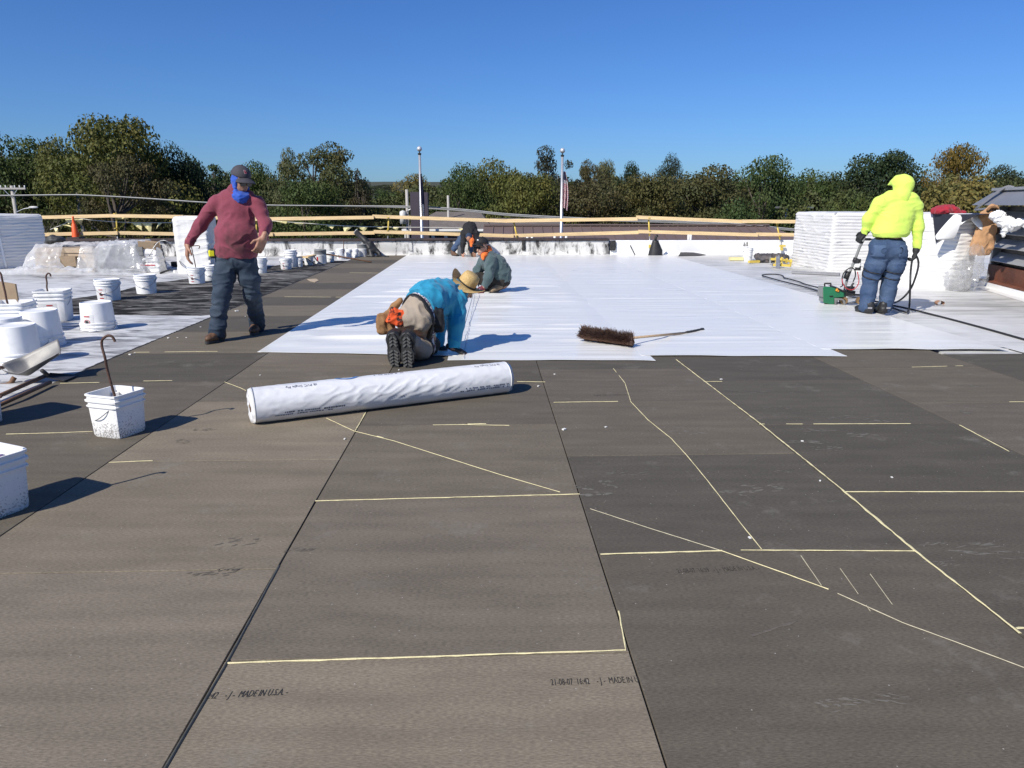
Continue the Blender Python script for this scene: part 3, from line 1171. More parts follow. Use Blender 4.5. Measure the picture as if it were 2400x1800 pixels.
def leaf_quads(c, nrm, size, rng):
    n = len(c)
    a = rng.normal(size=(n, 3))
    d = nrm + 0.75 * rng.normal(size=(n, 3))
    d /= np.linalg.norm(d, axis=1)[:, None]
    t = np.cross(d, a)
    t /= np.maximum(np.linalg.norm(t, axis=1), 1e-6)[:, None]
    b = np.cross(d, t)
    s = size[:, None]
    asp = rng.uniform(0.55, 0.95, (n, 1))
    v = np.stack([c - t * s, c - b * s * asp + d * s * .12, c + t * s, c + b * s * asp + d * s * .12], 1).reshape(-1, 3)
    f = np.arange(4 * n).reshape(n, 4)
    return v, f


def make_tree(kind, seed, nleaf, big=1.0, wooden=True):
    """unit tree: 1 tall, about 0.8 wide; returns (leaf v, leaf f, wood MB)"""
    r = np.random.default_rng(seed)
    wood = MB()
    blobs = []
    if kind == 'round' or kind == 'broad':
        nb = 46
        for k in range(nb):
            th = r.uniform(0, 2 * math.pi)
            zz = r.uniform(-1.0, 1.0)
            rr = math.sqrt(max(0.0, 1 - (zz if zz > 0 else zz * .75) ** 2)) * r.uniform(0.5, 0.98)
            wid = 0.36 if kind == 'round' else 0.46
            blobs.append((np.array([math.cos(th) * rr * wid, math.sin(th) * rr * wid, 0.50 + 0.42 * zz * r.uniform(.88, 1)]), r.uniform(0.08, 0.135)))
        blobs += [(np.array([r.uniform(-.12, .12), r.uniform(-.12, .12), z]), 0.13) for z in (0.2, 0.35, 0.5, 0.65, 0.78)]
    elif kind == 'wispy':
        for k in range(46):
            th = r.uniform(0, 2 * math.pi)
            z = r.uniform(0.22, 1.0)
            rr = 0.40 * (1 - abs(z - 0.5) / 0.62) ** 0.7 * r.uniform(0.3, 1) if abs(z - .5) < .62 else 0.03
            blobs.append((np.array([math.cos(th) * rr, math.sin(th) * rr, z - 0.05]), r.uniform(0.035, 0.085)))
    elif kind == 'conifer':
        for k in range(60):
            z = r.uniform(0.12, 0.99)
            th = r.uniform(0, 2 * math.pi)
            rr = (1.02 - z) * 0.40 * r.uniform(0.6, 1.05)
            blobs.append((np.array([math.cos(th) * rr, math.sin(th) * rr, z - 0.12 * rr]), 0.035 + 0.05 * (1 - z)))
    elif kind == 'bush':
        for k in range(30):
            th = r.uniform(0, 2 * math.pi)
            rr = math.sqrt(r.uniform(0, 1)) * 0.5
            blobs.append((np.array([math.cos(th) * rr, math.sin(th) * rr, 0.12 + (0.78 - 0.9 * rr * rr) * r.uniform(0.1, 1)]), r.uniform(0.09, 0.17)))
    if not wooden:
        blobs_w = []
    else:
        blobs_w = blobs
    # wood
    top = 0.8 if kind != 'bush' else 0.4
    lean = r.normal(size=2) * 0.02
    trunk = [(0, 0, 0), (lean[0], lean[1], 0.2), (lean[0] * 2.5, lean[1] * 1.5, 0.45), (lean[0] * 3, lean[1] * 3, top)]
    wood.tube(smooth_path(trunk, 4), list(np.linspace(0.026, 0.007, 13)), 7)
    for c, br in blobs_w[::3 if kind != 'bush' else 5]:
        z0 = max(0.12, min(c[2] - 0.12, 0.62))
        p0 = np.array([lean[0] * 3 * z0, lean[1] * 3 * z0, z0])
        mid = (p0 + c) / 2 + np.array([0, 0, -0.03]) + r.normal(size=3) * 0.015
        wood.tube(smooth_path([p0, mid, c], 3), list(np.linspace(0.010, 0.003, 7)), 5)
    tot = sum(b[1] ** 2 for b in blobs)
    cs, ns, ss = [], [], []
    for c, br in blobs:
        n = int(nleaf * br ** 2 / tot)
        d = r.normal(size=(n, 3))
        d /= np.linalg.norm(d, axis=1)[:, None]
        rad = br * r.uniform(0.35, 1.12, (n, 1)) ** 0.6
        sq = np.array([1.15, 1.15, 0.78])
        cs.append(c + d * rad * sq)
        ns.append(d + np.array([0, 0, 0.35]))
        ss.append(np.full(n, 1.0) * r.uniform(0.6, 1.35, n))
    cs, ns, ss = np.concatenate(cs), np.concatenate(ns), np.concatenate(ss)
    base = {'round': 0.0112, 'broad': 0.0112, 'wispy': 0.0092, 'conifer': 0.0105, 'bush': 0.0155}[kind]
    ext = np.percentile(np.abs(cs[:, :2]), 97) * 2
    cs[:, :2] *= 1.0 / ext                                   # about 1 wide
    cs[:, 2] *= 1.0 / np.percentile(cs[:, 2], 99.7)
    v, f = leaf_quads(cs, ns, ss * base * big, r)
    wood.xf(Matrix.Diagonal((1 / ext, 1 / ext, 1, 1)))
    return v, f, wood


def make_bare(seed):
    r = random.Random(seed)
    w = MB()

    def grow(p, d, ln, rad, dep):
        d = d.normalized()
        q = p + d * ln
        mid = (p + q) / 2 + Vector((r.gauss(0, ln * .06), r.gauss(0, ln * .06), 0))
        w.tube([p, mid, q], [rad, rad * .85, rad * .7], 4 if dep > 1 else 6, cap=False)
        if dep >= 5:
            return
        for k in range(3 if dep < 4 else 2):
            a = d + Vector((r.gauss(0, .45), r.gauss(0, .45), r.gauss(0.12, .25)))
            grow(p + (q - p) * r.uniform(.6, 1), a, ln * r.uniform(.62, .85), rad * .6, dep + 1)
    grow(Vector((0, 0, 0)), Vector((0, 0, 1)), 0.24, 0.012, 0)
    return w


TREES = {}
for kd, seeds, nl in (('round', (1, 2, 3, 4), 19000), ('broad', (5, 6, 7), 20000), ('wispy', (8, 9), 13000), ('conifer', (10, 11), 10000), ('bush', (12, 13, 14), 12000)):
    for k, sd_ in enumerate(seeds):
        v, f, wd = make_tree(kd, sd_, nl)
        TREES[(kd, k)] = (mesh('crown', v, f, m_leaf), mesh('trunk', wd.v, wd.f, m_bark, True))
bw = make_bare(4)
TREES[('bare', 0)] = (None, mesh('trunk', bw.v, bw.f, m_twig, False))


def tree(name, kind, k, px, top, wpx, Yd, col, label, group='trees beyond the roof edge', cat='tree', rot=None, base=None):
    """put a tree so that its tip shows at photo pixel (px, top) when it stands Yd metres away"""
    tip = at(px, top, Yd)
    gz = float(ground_z(np.array([tip[0]]), np.array([tip[1]]))[0]) if base is None else base
    H = tip[2] - gz
    Wm = wpx * 1.25 / FPX * Yd
    t = thing(name, (tip[0], tip[1], gz), label, cat, group, local=True)
    a, b = TREES[(kind, k)]
    sx = Wm
    rz = random.Random(int(px * 7 + top)).uniform(0, 6.28) if rot is None else rot
    for nm, me in (('trunk', b), ('crown', a)):
        if me is None:
            continue
        o = link(nm, me, t)
        o.scale = (sx, sx, H)
        o.rotation_euler = (0, 0, rz)
        o.color = (*col, 1)
    return t


OL = (0.105, 0.11, 0.030)     # olive
GR = (0.060, 0.085, 0.026)    # mid green
DG = (0.024, 0.040, 0.018)    # dark green
BR = (0.080, 0.070, 0.032)    # brownish
YO = (0.160, 0.135, 0.045)    # yellow olive
PG = (0.125, 0.13, 0.065)     # pale green
tree('leafy_tree', 'broad', 0, 20, 322, 190, 66, GR, 'dark olive tree at the left border, above the utility crossarm')
tree('leafy_tree', 'round', 1, 140, 330, 140, 64, OL, 'mid-height olive tree just left of the tallest tree')
tree('leafy_tree', 'broad', 1, 266, 278, 215, 58, OL, 'tallest olive tree at the left, its crown rising into the sky')
tree('leafy_tree', 'round', 2, 385, 344, 130, 62, DG, 'very dark green tree right of the tallest tree')
tree('leafy_tree', 'round', 0, 440, 372, 100, 66, DG, 'dark narrow tree left of the man in the cap')
tree('leafy_tree', 'wispy', 1, 285, 366, 170, 50, BR, 'brown twiggy tree in front of the tallest tree')
tree('bare_tree', 'bare', 0, 60, 385, 210, 48, (1, 1, 1), 'bare grey branching tree at the left border')
tree('pine_tree', 'conifer', 0, 500, 388, 130, 72, (0.055, 0.085, 0.035), 'green layered pine just left of the man in the cap')
tree('leafy_tree', 'broad', 2, 585, 384, 120, 80, GR, 'rounded green tree behind the man in the cap')
tree('leafy_tree', 'wispy', 0, 688, 352, 90, 62, PG, 'pale wispy tree top with bare tip, left of the feathery tree')
tree('leafy_tree', 'wispy', 1, 755, 338, 170, 60, (0.085, 0.09, 0.038), 'feathery olive tree, highest between the man in the cap and the gap')
tree('leafy_tree', 'round', 3, 720, 425, 160, 54, GR, 'round green tree below the feathery tree')
tree('conifer_tree', 'conifer', 1, 838, 403, 110, 58, (0.062, 0.055, 0.032), 'brown cone-shaped tree at the left side of the horizon gap')
tree('leafy_tree', 'broad', 0, 905, 448, 110, 75, GR, 'low green tree inside the horizon gap')
tree('leafy_tree', 'round', 1, 968, 412, 95, 82, YO, 'yellowish tree behind the left flagpole')
tree('leafy_tree', 'round', 2, 1088, 390, 110, 60, GR, 'mid green tree between the two flagpoles, left of the olive one')
tree('leafy_tree', 'broad', 2, 1155, 377, 130, 64, OL, 'olive tree between the flagpoles, with pale top')
tree('leafy_tree', 'wispy', 0, 1295, 346, 120, 66, (0.042, 0.045, 0.028), 'dark sparse tree directly behind the right flagpole')
tree('leafy_tree', 'broad', 1, 1245, 410, 150, 54, OL, 'broad olive tree left of the right flagpole, below the sparse tree')
tree('leafy_tree', 'wispy', 1, 1385, 378, 80, 70, BR, 'brownish feathery tree right of the right flagpole')
tree('leafy_tree', 'round', 3, 1422, 380, 52, 76, PG, 'small pale green tree top right of the right flagpole')
tree('leafy_tree', 'round', 0, 1477, 385, 70, 74, DG, 'dark pointed tree left of the lone round tree top')
tree('leafy_tree', 'broad', 0, 1390, 425, 170, 55, BR, 'brown broad tree above the middle of the guardrail')
tree('leafy_tree', 'round', 2, 1576, 367, 58, 84, (0.035, 0.045, 0.025), 'lone round dark tree top standing above the woodland')
tree('leafy_tree', 'broad', 1, 1520, 412, 170, 57, (0.088, 0.084, 0.032), 'rusty olive tree under the lone round tree top')
tree('leafy_tree', 'broad', 2, 1660, 393, 190, 66, (0.080, 0.080, 0.035), 'wide brownish tree left of the big green tree')
tree('leafy_tree', 'round', 1, 1800, 372, 150, 58, (0.058, 0.088, 0.032), 'big green tree above the right end of the guardrail')
tree('leafy_tree', 'broad', 0, 1905, 403, 130, 70, GR, 'olive tree just left of the hi-vis hood')
tree('leafy_tree', 'broad', 1, 2082, 360, 180, 66, (0.036, 0.056, 0.026), 'large dark green domed tree behind the hi-vis hood')
tree('leafy_tree', 'round', 3, 2254, 344, 112, 62, (0.150, 0.105, 0.026), 'orange brown autumn tree standing tall at the right')
tree('leafy_tree', 'broad', 2, 2365, 392, 120, 95, (0.040, 0.052, 0.030), 'distant dark tree at the right border')
tree('brush_thicket', 'bush', 0, 2210, 428, 210, 46, YO, 'yellow olive thicket above the red cloth', 'thickets beyond the roof edge', 'shrub')
tree('brush_thicket', 'bush', 1, 2330, 416, 220, 50, (0.155, 0.14, 0.055), 'pale olive thicket behind the louvered vent', 'thickets beyond the roof edge', 'shrub')
tree('brush_thicket', 'bush', 2, 1960, 452, 170, 50, (0.07, 0.085, 0.03), 'green thicket left of the hi-vis shoulder', 'thickets beyond the roof edge', 'shrub')
tree('brush_thicket', 'bush', 0, 2035, 462, 120, 44, (0.075, 0.10, 0.03), 'low bright green shrub beside the hi-vis shoulder', 'thickets beyond the roof edge', 'shrub')


# the wood in between reads as one mass
def woodland(name, spots, kinds, label):
    vs, fs, n = [], [], 0
    r = np.random.default_rng(21)
    cols = []
    for (px, top, wpx, Yd, c) in spots:
        kd = kinds[r.integers(len(kinds))]
        v, f, _ = make_tree(kd, int(r.integers(1000)), 6000, 1.55, False)
        tip = at(px, top, Yd)
        gz = float(ground_z(np.array([tip[0]]), np.array([tip[1]]))[0])
        H = tip[2] - gz
        sx = wpx / FPX * Yd * 1.1
        q = v * np.array([sx, sx, H])
        # leaves keep a natural size in the wide clumps
        vs.append(q + np.array([tip[0], tip[1], gz]))
        fs.append(f + n)
        n += len(v)
    o = link(name, mesh(name, np.concatenate(vs), np.concatenate(fs), m_leaf))
    o.color = (0.068, 0.078, 0.032, 1)
    return tag(o, label, 'woodland', kind='stuff')


r_ = random.Random(31)
spots = []
def skyline(px):
    xs_ = [-100, 60, 200, 330, 480, 520, 600, 660, 800, 860, 885, 940, 965, 1200, 1400, 1600, 1900, 1980, 2080, 2180, 2260, 2500]
    ys_ = [345, 345, 345, 352, 385, 398, 398, 395, 405, 425, 452, 450, 425, 403, 408, 408, 408, 408, 392, 410, 410, 405]
    return float(np.interp(px, xs_, ys_))


for k in range(62):
    px = -90 + k * 42 + r_.uniform(-14, 14)
    spots.append((px, skyline(px) + 8 + abs(r_.gauss(0, 9)), r_.uniform(90, 150), r_.uniform(74, 96), None))
for k in range(46):
    px = -80 + k * 56 + r_.uniform(-20, 20)
    spots.append((px, max(skyline(px) + 28, 440) + r_.uniform(-8, 22), r_.uniform(90, 140), r_.uniform(66, 72), None))
for k in range(40):
    px = -80 + k * 64 + r_.uniform(-20, 20)
    spots.append((px, 497 + r_.uniform(-14, 12), r_.uniform(90, 140), r_.uniform(58, 63), None))
woodland('woodland', spots, ['broad', 'round', 'bush'], 'mixed autumn woodland filling the space between the single trees')
spots = []
for k in range(60):
    px = 760 + k * 4.2 * 1.3 + r_.uniform(-3, 3)
    spots.append((px, 431 + r_.uniform(0, 12), r_.uniform(14, 26), r_.uniform(420, 900), None))
for k in range(60):
    px = -50 + k * 42 + r_.uniform(-10, 10)
    spots.append((px, 432 + r_.uniform(-4, 10), r_.uniform(30, 60), r_.uniform(180, 300), None))
o = woodland('distant_forest', spots, ['broad', 'round'], 'hazy far forest on the horizon')
o.color = (0.055, 0.065, 0.040, 1)

# ================================================================== BUILDINGS AND POLES BEYOND THE PARAPET
m_metalroof = mat('brown standing seam metal', (0.150, 0.108, 0.095), 0.6, 0.06, 1.0)
m_shingle = mat('grey brown shingles', (0.15, 0.128, 0.112), 0.9, 0.14, 1.5, fine=0.2, fscale=12)
m_whitewall = mat('white painted wall', (0.74, 0.74, 0.72), 0.7, 0.05, 1.0)
m_glassd = mat('dark window glass', (0.02, 0.024, 0.03), 0.1, 0.1, 3)
m_purple = mat('dark mauve panel', (0.055, 0.042, 0.055), 0.55, 0.1, 1.5)

# brown metal-roofed building close behind the parapet
yb0, yb1 = 29.0, 36.0
x0, x1 = at(1128, 545, 33)[0], at(1990, 545, 33)[0]
zr = at(1400, 529, yb1)[2]
ze = zr - 1.6
b = thing('metal_roofed_building', ((x0 + x1) / 2, (yb0 + yb1) / 2, GZ), 'low building with a long brown metal roof, just beyond the parapet', 'building')
mb = MB()
mb.box(((x0 + x1) / 2, (yb0 + yb1) / 2 + 1, (GZ + ze) / 2 - 0.1), (x1 - x0 - 0.6, yb1 - yb0 + 1, ze - GZ - 0.2))
mb.build('wall', mat('tan stucco', (0.35, 0.29, 0.23), 0.85, 0.1, 2), b)
n = int((x1 - x0) / 0.46)
mb = MB()
hipx = 2.6
mb.add([(x0, yb0, ze), (x1, yb0, ze), (x1 - hipx, yb1, zr), (x0, yb1, zr), (x0, yb1 + 5, ze), (x1, yb1 + 5, ze)], [(0, 1, 2, 3), (3, 2, 5, 4), (1, 5, 2), (0, 3, 4)])
rf = mb.build('roof', m_metalroof, b)
mb = MB()
for k in range(1, n):
    x = x0 + (x1 - x0) * k / n
    if x < x1 - hipx:
        mb.beam((x, yb0, ze + 0.02), (x, yb1, zr + 0.02), 0.03, 0.04)
mb.build('roof_seam', m_metalroof, rf)
mb = MB()
mb.beam((x0, yb1 - 0.05, zr + 0.05), (x1 - hipx, yb1 - 0.05, zr + 0.05), 0.3, 0.06)
mb.build('ridge_cap', m_metalroof, rf)
m_pipew = mat('white vent pipe', (0.7, 0.7, 0.68), 0.6, 0.1, 5)
for px, py in ((1236, 556), (1247, 556), (1300, 556), (1614, 549), (1619, 549), (1327, 556)):
    p = at(px, py + 4, 32)
    zz = ze + (zr - ze) * (32 - yb0) / (yb1 - yb0)
    mb = MB()
    mb.tube([(p[0], 32, zz - 0.1), (p[0], 32, p[2] + 0.12)], 0.055, 8)
    mb.build('vent_pipe', m_pipew, rf, True)
for px in (1227, 1385, 1534, 1688):
    p = at(px, 556, 31)
    zz = ze + (zr - ze) * (31 - yb0) / (yb1 - yb0)
    mb = MB()
    mb.tube([(p[0], 31, zz - 0.1), (p[0], 31, zz + 0.3), (p[0] + 0.06, 31, zz + 0.42), (p[0] + 0.2, 31, zz + 0.42)], 0.07, 8)
    mb.build('vent_hood', m_dark, rf, True)

# grey shingled building with white walls
Yb = 47.0
b = thing('shingled_building', (at(1130, 560, Yb)[0], Yb + 4, GZ), 'grey shingle roofed building with white walls behind the left flagpole', 'building')
xl, xr, xm = at(942, 537, Yb)[0], at(1336, 537, Yb)[0], at(1118, 537, Yb)[0]
ze = at(1000, 537, Yb)[2]
zt1 = at(1050, 496, Yb + 5)[2]
zt2 = at(1200, 511, Yb + 5)[2]
mb = MB()
mb.box(((xl + xr) / 2 + .4, Yb + 5.2, (GZ + ze) / 2), (xr - xl - 1.2, 9.6, ze - GZ))
wl = mb.build('wall', m_whitewall, b)
mb = MB()
mb.add([(xl, Yb, ze), (xm + 1, Yb, ze), (xm, Yb + 5, zt1), (xl + 1.7, Yb + 5, zt1), (xl, Yb + 10.5, ze), (xm + 1, Yb + 10.5, ze)], [(0, 1, 2, 3), (3, 2, 5, 4), (1, 5, 2), (0, 3, 4)])
mb.build('roof', m_shingle, b)
mb = MB()
mb.add([(xm + .7, Yb - .15, ze - .05), (xr, Yb - .15, ze - .05), (xr - .5, Yb + 5, zt2), (xm + .7, Yb + 5, zt2), (xm + .7, Yb + 10.5, ze - .05), (xr, Yb + 10.5, ze - .05)], [(0, 1, 2, 3), (3, 2, 5, 4), (1, 5, 2), (0, 3, 4)])
mb.build('roof', m_shingle, b)
mb = MB()
mb.box(((xl + xr) / 2, Yb - 0.05, ze - 0.06), (xr - xl, 0.12, 0.14))
mb.build('fascia', m_whitewall, b)
for px in (962, 1000, 1030, 1060):
    p = at(px, 556, Yb + .38)
    mb = MB()
    mb.box((p[0], Yb + 0.39, p[2] - 0.35), (0.75, 0.06, 1.2))
    w = mb.build('window', m_whitewall, b)
    mb = MB()
    mb.box((p[0], Yb + 0.35, p[2] - 0.35), (0.6, 0.03, 1.05))
    mb.build('pane', m_glassd, w)

# dark panel tower (sign) behind the left flagpole
p0, p1 = at(966, 560, 43), at(1004, 560, 43)
b = thing('pylon_sign', ((p0[0] + p1[0]) / 2, 43, GZ), 'tall dark mauve pylon directly behind the left flagpole', 'sign')
ztop = at(985, 450, 43)[2]
mb = MB()
mb.box(((p0[0] + p1[0]) / 2 - .25, 43.2, (GZ + ztop) / 2), ((p1[0] - p0[0]) * .55, 0.5, ztop - GZ))
mb.build('panel', m_purple, b)
mb = MB()
mb.box(((p0[0] + p1[0]) / 2 + .33, 43.35, (GZ + ztop) / 2), ((p1[0] - p0[0]) * .32, 0.5, ztop - GZ - .02))
mb.build('panel', m_purple, b)
mb = MB()
mb.box(((p0[0] + p1[0]) / 2 + .1, 43.3, (GZ + ztop) / 2), (0.14, 0.3, ztop - GZ - .1))
mb.build('post', m_galv, b)

# small gabled house far left
Yb = 60.0
p0, p1 = at(196, 556, Yb), at(232, 556, Yb)
xc = (p0[0] + p1[0]) / 2
w = p1[0] - p0[0]
ze, zt = at(214, 538, Yb)[2], at(214, 519, Yb)[2]
b = thing('gabled_house', (xc, Yb + 3, GZ), 'small pale house with dark gable roof beyond the orange cone', 'house')
mb = MB()
mb.add([(xc - w / 2, Yb, GZ), (xc + w / 2, Yb, GZ), (xc + w / 2, Yb, ze), (xc, Yb, zt), (xc - w / 2, Yb, ze)] + [(a, Yb + 6, c) for a, c in ((xc - w / 2, GZ), (xc + w / 2, GZ), (xc + w / 2, ze), (xc, zt), (xc - w / 2, ze))],
       [(0, 1, 2, 3, 4), (9, 8, 7, 6, 5), (1, 6, 7, 2), (5, 0, 4, 9)])
mb.build('wall', mat('pale blue siding', (0.42, 0.46, 0.52), 0.7, 0.06, 3), b)
mb = MB()
for s in (-1, 1):
    mb.beam((xc + s * w * .56, Yb + 2.7, ze - .12), (xc, Yb + 2.7, zt + .08), 6.6, 0.12, up=(s, 0, 1.2))
mb.build('roof', mat('dark roof felt', (0.03, 0.032, 0.04), 0.8, 0.1, 4), b)
mb = MB()
mb.box((xc + .05, Yb - 0.03, at(214, 556, Yb)[2]), (0.9, 0.06, 0.9))
mb.build('window', m_glassd, b)
mb = MB()
mb.box((xc, Yb - 0.03, at(214, 531, Yb)[2]), (0.3, 0.06, 0.35))
mb.build('window', m_glassd, b)

# ------------------------------------------------------------------ flagpoles
m_alu = mat('satin aluminium pole', (0.58, 0.58, 0.59), 0.35, 0.05, 4, metal=0.6)
m_ball = mat('silver ball', (0.70, 0.70, 0.70), 0.3, 0.04, 4, metal=0.5)
m_flag = bpy.data.materials.new('flag cloth')
m_flag.use_nodes = True
fr, fw, fb_ = mat('flag red', (0.36, 0.03, 0.045), 0.8, 0.1, 9), mat('flag white', (0.72, 0.70, 0.70), 0.8, 0.05, 9), mat('flag blue', (0.03, 0.035, 0.09), 0.8, 0.1, 9)
YF = 26.0


def draped_flag(pole_xy, ztop, zbot, side, seed, blue_only, parent_label, group=None):
    """a flag hanging limp in folds down its pole"""
    rng = np.random.default_rng(seed)
    nu, nv = 26, 40
    vs = []
    H = ztop - zbot
    for j in range(nv):
        t = j / (nv - 1)
        wid = 0.10 + 0.20 * math.sin(min(1, t * 1.15) * math.pi * .62) * (1 - 0.25 * t)
        for i in range(nu):
            s = i / (nu - 1)
            fold = math.sin(s * 13 + t * 1.5 + seed) * 0.075 * (0.35 + t)
            drop = H * t + s * 0.30 * H * t * 0.5 * (1 if t < 1 else 1)
            vs.append((pole_xy[0] + side * (0.05 + s * wid), pole_xy[1] - 0.06 + fold, ztop - min(drop, H * 1.12)))
    fs, mi = [], []
    for j in range(nv - 1):
        for i in range(nu - 1):
            fs.append((j * nu + i, j * nu + i + 1, (j + 1) * nu + i + 1, (j + 1) * nu + i))
            if blue_only:
                mi.append(2 if (j < 26 or i < 8) else 1)
            elif j < 12 and i < 22:
                mi.append(2 if j < 9 else (1 if (i + j) % 3 else 2))
            else:
                mi.append(0 if ((i * 2 + j) // 3) % 2 else 1)
    me = mesh('flag', vs, fs, [fr, fw, fb_], True)
    me.polygons.foreach_set('material_index', mi)
    o = link('flag', me)
    return tag(o, parent_label, 'flag', group)


for (xt, yt), xb, lab in (((983.3, 349), 988.5, 'left silver flagpole with ball top, between the tree gap and the pylon'), ((1319, 353), 1314.5, 'right silver flagpole with ball top and the striped flag')):
    c = at((xt + xb) / 2, 450, YF)
    top = at(xt, yt, YF)
    t = thing('flagpole', (c[0], YF, GZ), lab, 'flagpole', 'flagpoles')
    mb = MB()
    mb.tube([(c[0], YF, GZ), (c[0], YF, -1), (c[0], YF, top[2] - 0.15)], [0.075, 0.062, 0.042], 12)
    mb.build('pole', m_alu, t, True)
    mb = MB()
    mb.lathe([(0.001, -0.088)] + [(0.088 * math.sin(a), -0.088 * math.cos(a)) for a in np.linspace(0.3, math.pi - 0.05, 10)] + [(0.001, 0.088)], 16, (c[0], YF, top[2]))
    mb.build('ball', m_ball, t, True)
    mb = MB()
    mb.lathe([(0.02, -0.09), (0.02, -0.13), (0.06, -0.14), (0.06, -0.18), (0.045, -0.2)], 12, (c[0], YF, top[2]))
    mb.build('truck_cap', m_dark, t, True)
cl = at(985, 450, YF)
draped_flag((cl[0], YF), at(985, 408, YF)[2], at(985, 505, YF)[2], 0.45, 2, True, 'dark blue flag hanging limp on the left flagpole')
cr = at(1317, 450, YF)
draped_flag((cr[0], YF), at(1317, 402, YF)[2], at(1317, 484, YF)[2], 0.72, 5, False, 'red, white and blue striped flag hanging limp on the right flagpole')

# ------------------------------------------------------------------ utility poles, lamps and lines
m_wood = mat('weathered pole wood', (0.20, 0.18, 0.155), 0.9, 0.15, 4, stretch=(4, 4, 0.6))
m_woodl = mat('pale pole wood', (0.40, 0.38, 0.35), 0.9, 0.12, 4, stretch=(4, 4, 0.6))
m_cer = mat('white insulator', (0.6, 0.6, 0.58), 0.4, 0.05, 5)


def utility_pole(px, top, Y, lab, arm=0, lamp=None, trans=False, m=None, lean=0, r=0.13):
    tp = at(px, top, Y)
    t = thing('utility_pole', (tp[0] - lean, Y, GZ), lab, 'utility pole', 'utility poles')
    mb = MB()
    mb.tube([(tp[0] - lean, Y, GZ), (tp[0], Y, tp[2])], [r * 1.2, r * .85], 10)
    mb.build('pole', m or m_wood, t, True)
    if arm:
        mb = MB()
        z = at(px, top + 7, Y)[2]
        mb.beam((tp[0] - arm, Y - .16, z), (tp[0] + arm, Y - .16, z), 0.1, 0.12)
        a = mb.build('crossarm', m or m_wood, t)
        for k in (-.95, -.62, -.3, .3, .62, .95):
            mb = MB()
            mb.lathe([(0.04, 0), (0.06, .06), (0.03, .08), (0.05, .14), (0.001, .17)], 8, (tp[0] + k * arm, Y - .16, z + .06))
            mb.build('insulator', m_cer, a, True)
        for s in (-1, 1):
            mb = MB()
            mb.beam((tp[0], Y - .17, z - .6), (tp[0] + s * arm * .45, Y - .17, z - .06), .04, .04)
            mb.build('brace', m_galv, a)
    if trans:
        for s, dz in ((-.2, .95), (.42, .75)):
            mb = MB()
            mb.lathe([(0.001, -.4), (.19, -.4), (.2, .3), (.12, .36), (.001, .4)], 12, (tp[0] + s * 1.2, Y - .25, tp[2] - 1.8 + dz * .2))
            mb.build('transformer', m_cer, t, True)
    if lamp:
        p = [at(*q, Y - .3) for q in lamp]
        mb = MB()
        mb.tube(smooth_path(p, 4), 0.035, 6)
        a = mb.build('lamp_arm', m_galv, t, True)
        d = p[-1] - p[-2]
        d = d / np.linalg.norm(d)
        s = SDF(p[-1] - .6, p[-1] + .6, .03)
        s.ell(p[-1] + d * .25, (.34, .14, .09))
        sdf_part('lamp_head', s, m_cer, t)
    return t


utility_pole(27, 435, 52, 'pale utility pole with crossarm and street lamp above the left stack', 1.05, [(38, 498), (55, 490), (70, 487.5)], m=m_woodl)
utility_pole(179, 449, 55, 'leaning wooden utility pole behind the orange cone', lean=-.3)
utility_pole(450, 471, 75, 'small utility pole with crossarm left of the man in the cap', .75, m=m_woodl, r=.11)
utility_pole(953, 444, 45, 'utility pole carrying transformers left of the dark pylon', 0, [(956, 494), (964, 489), (972, 486)], True, m=m_woodl, r=.1)
utility_pole(1050, 458, 50, 'plain thin utility pole right of the dark pylon', m=m_woodl, r=.09)
utility_pole(853, 487, 70, 'short distant pole with lamp left of the shingled building', .5, [(855, 502), (862, 500), (868, 499)], m=m_wood, r=.08)


def light_pole(px, top, Y, lab, flip=1):
    tp = at(px, top, Y)
    t = thing('light_pole', (tp[0], Y, GZ), lab, 'light pole', 'car park light poles')
    mb = MB()
    mb.tube([(tp[0], Y, GZ), (tp[0], Y, tp[2])], 0.07, 8)
    mb.build('pole', m_galv, t, True)
    mb = MB()
    mb.box((tp[0] + flip * .35, Y, tp[2] + .03), (.75, .4, .12))
    mb.build('lamp_head', m_galv, t)


light_pole(708, 478, 60, 'light pole seen between the man in the cap and the feathery tree')
light_pole(1844, 487, 52, 'light pole left of the right wrapped pallet', -1)
light_pole(1884, 487, 62, 'thin light pole just behind the right wrapped pallet top')

line = thing('power_line', at(1000, 486, 46), 'bundle of pale overhead wires crossing the whole view above the guardrail', 'power line')
m_wire = mat('grey cable', (0.36, 0.36, 0.35), 0.5, 0.1, 3)
pA = [(-40, 458.5), (60, 457.5), (155, 456.5), (206, 457.5), (330, 464), (461, 473), (540, 477), (618, 480.5), (800, 482.5), (980, 484), (1100, 492), (1200, 502), (1409, 513), (1707, 523), (1850, 536), (2050, 552)]
for dy, rr in ((0, .035), (2.2, .025), (3.4, .02)):
    mb = MB()
    mb.tube(smooth_path([at(x, y + dy * (1.2 if x > 900 else .5), 44 + 0.3 * dy) for x, y in pA], 4), rr, 5)
    mb.build('wire', m_wire, line, True)

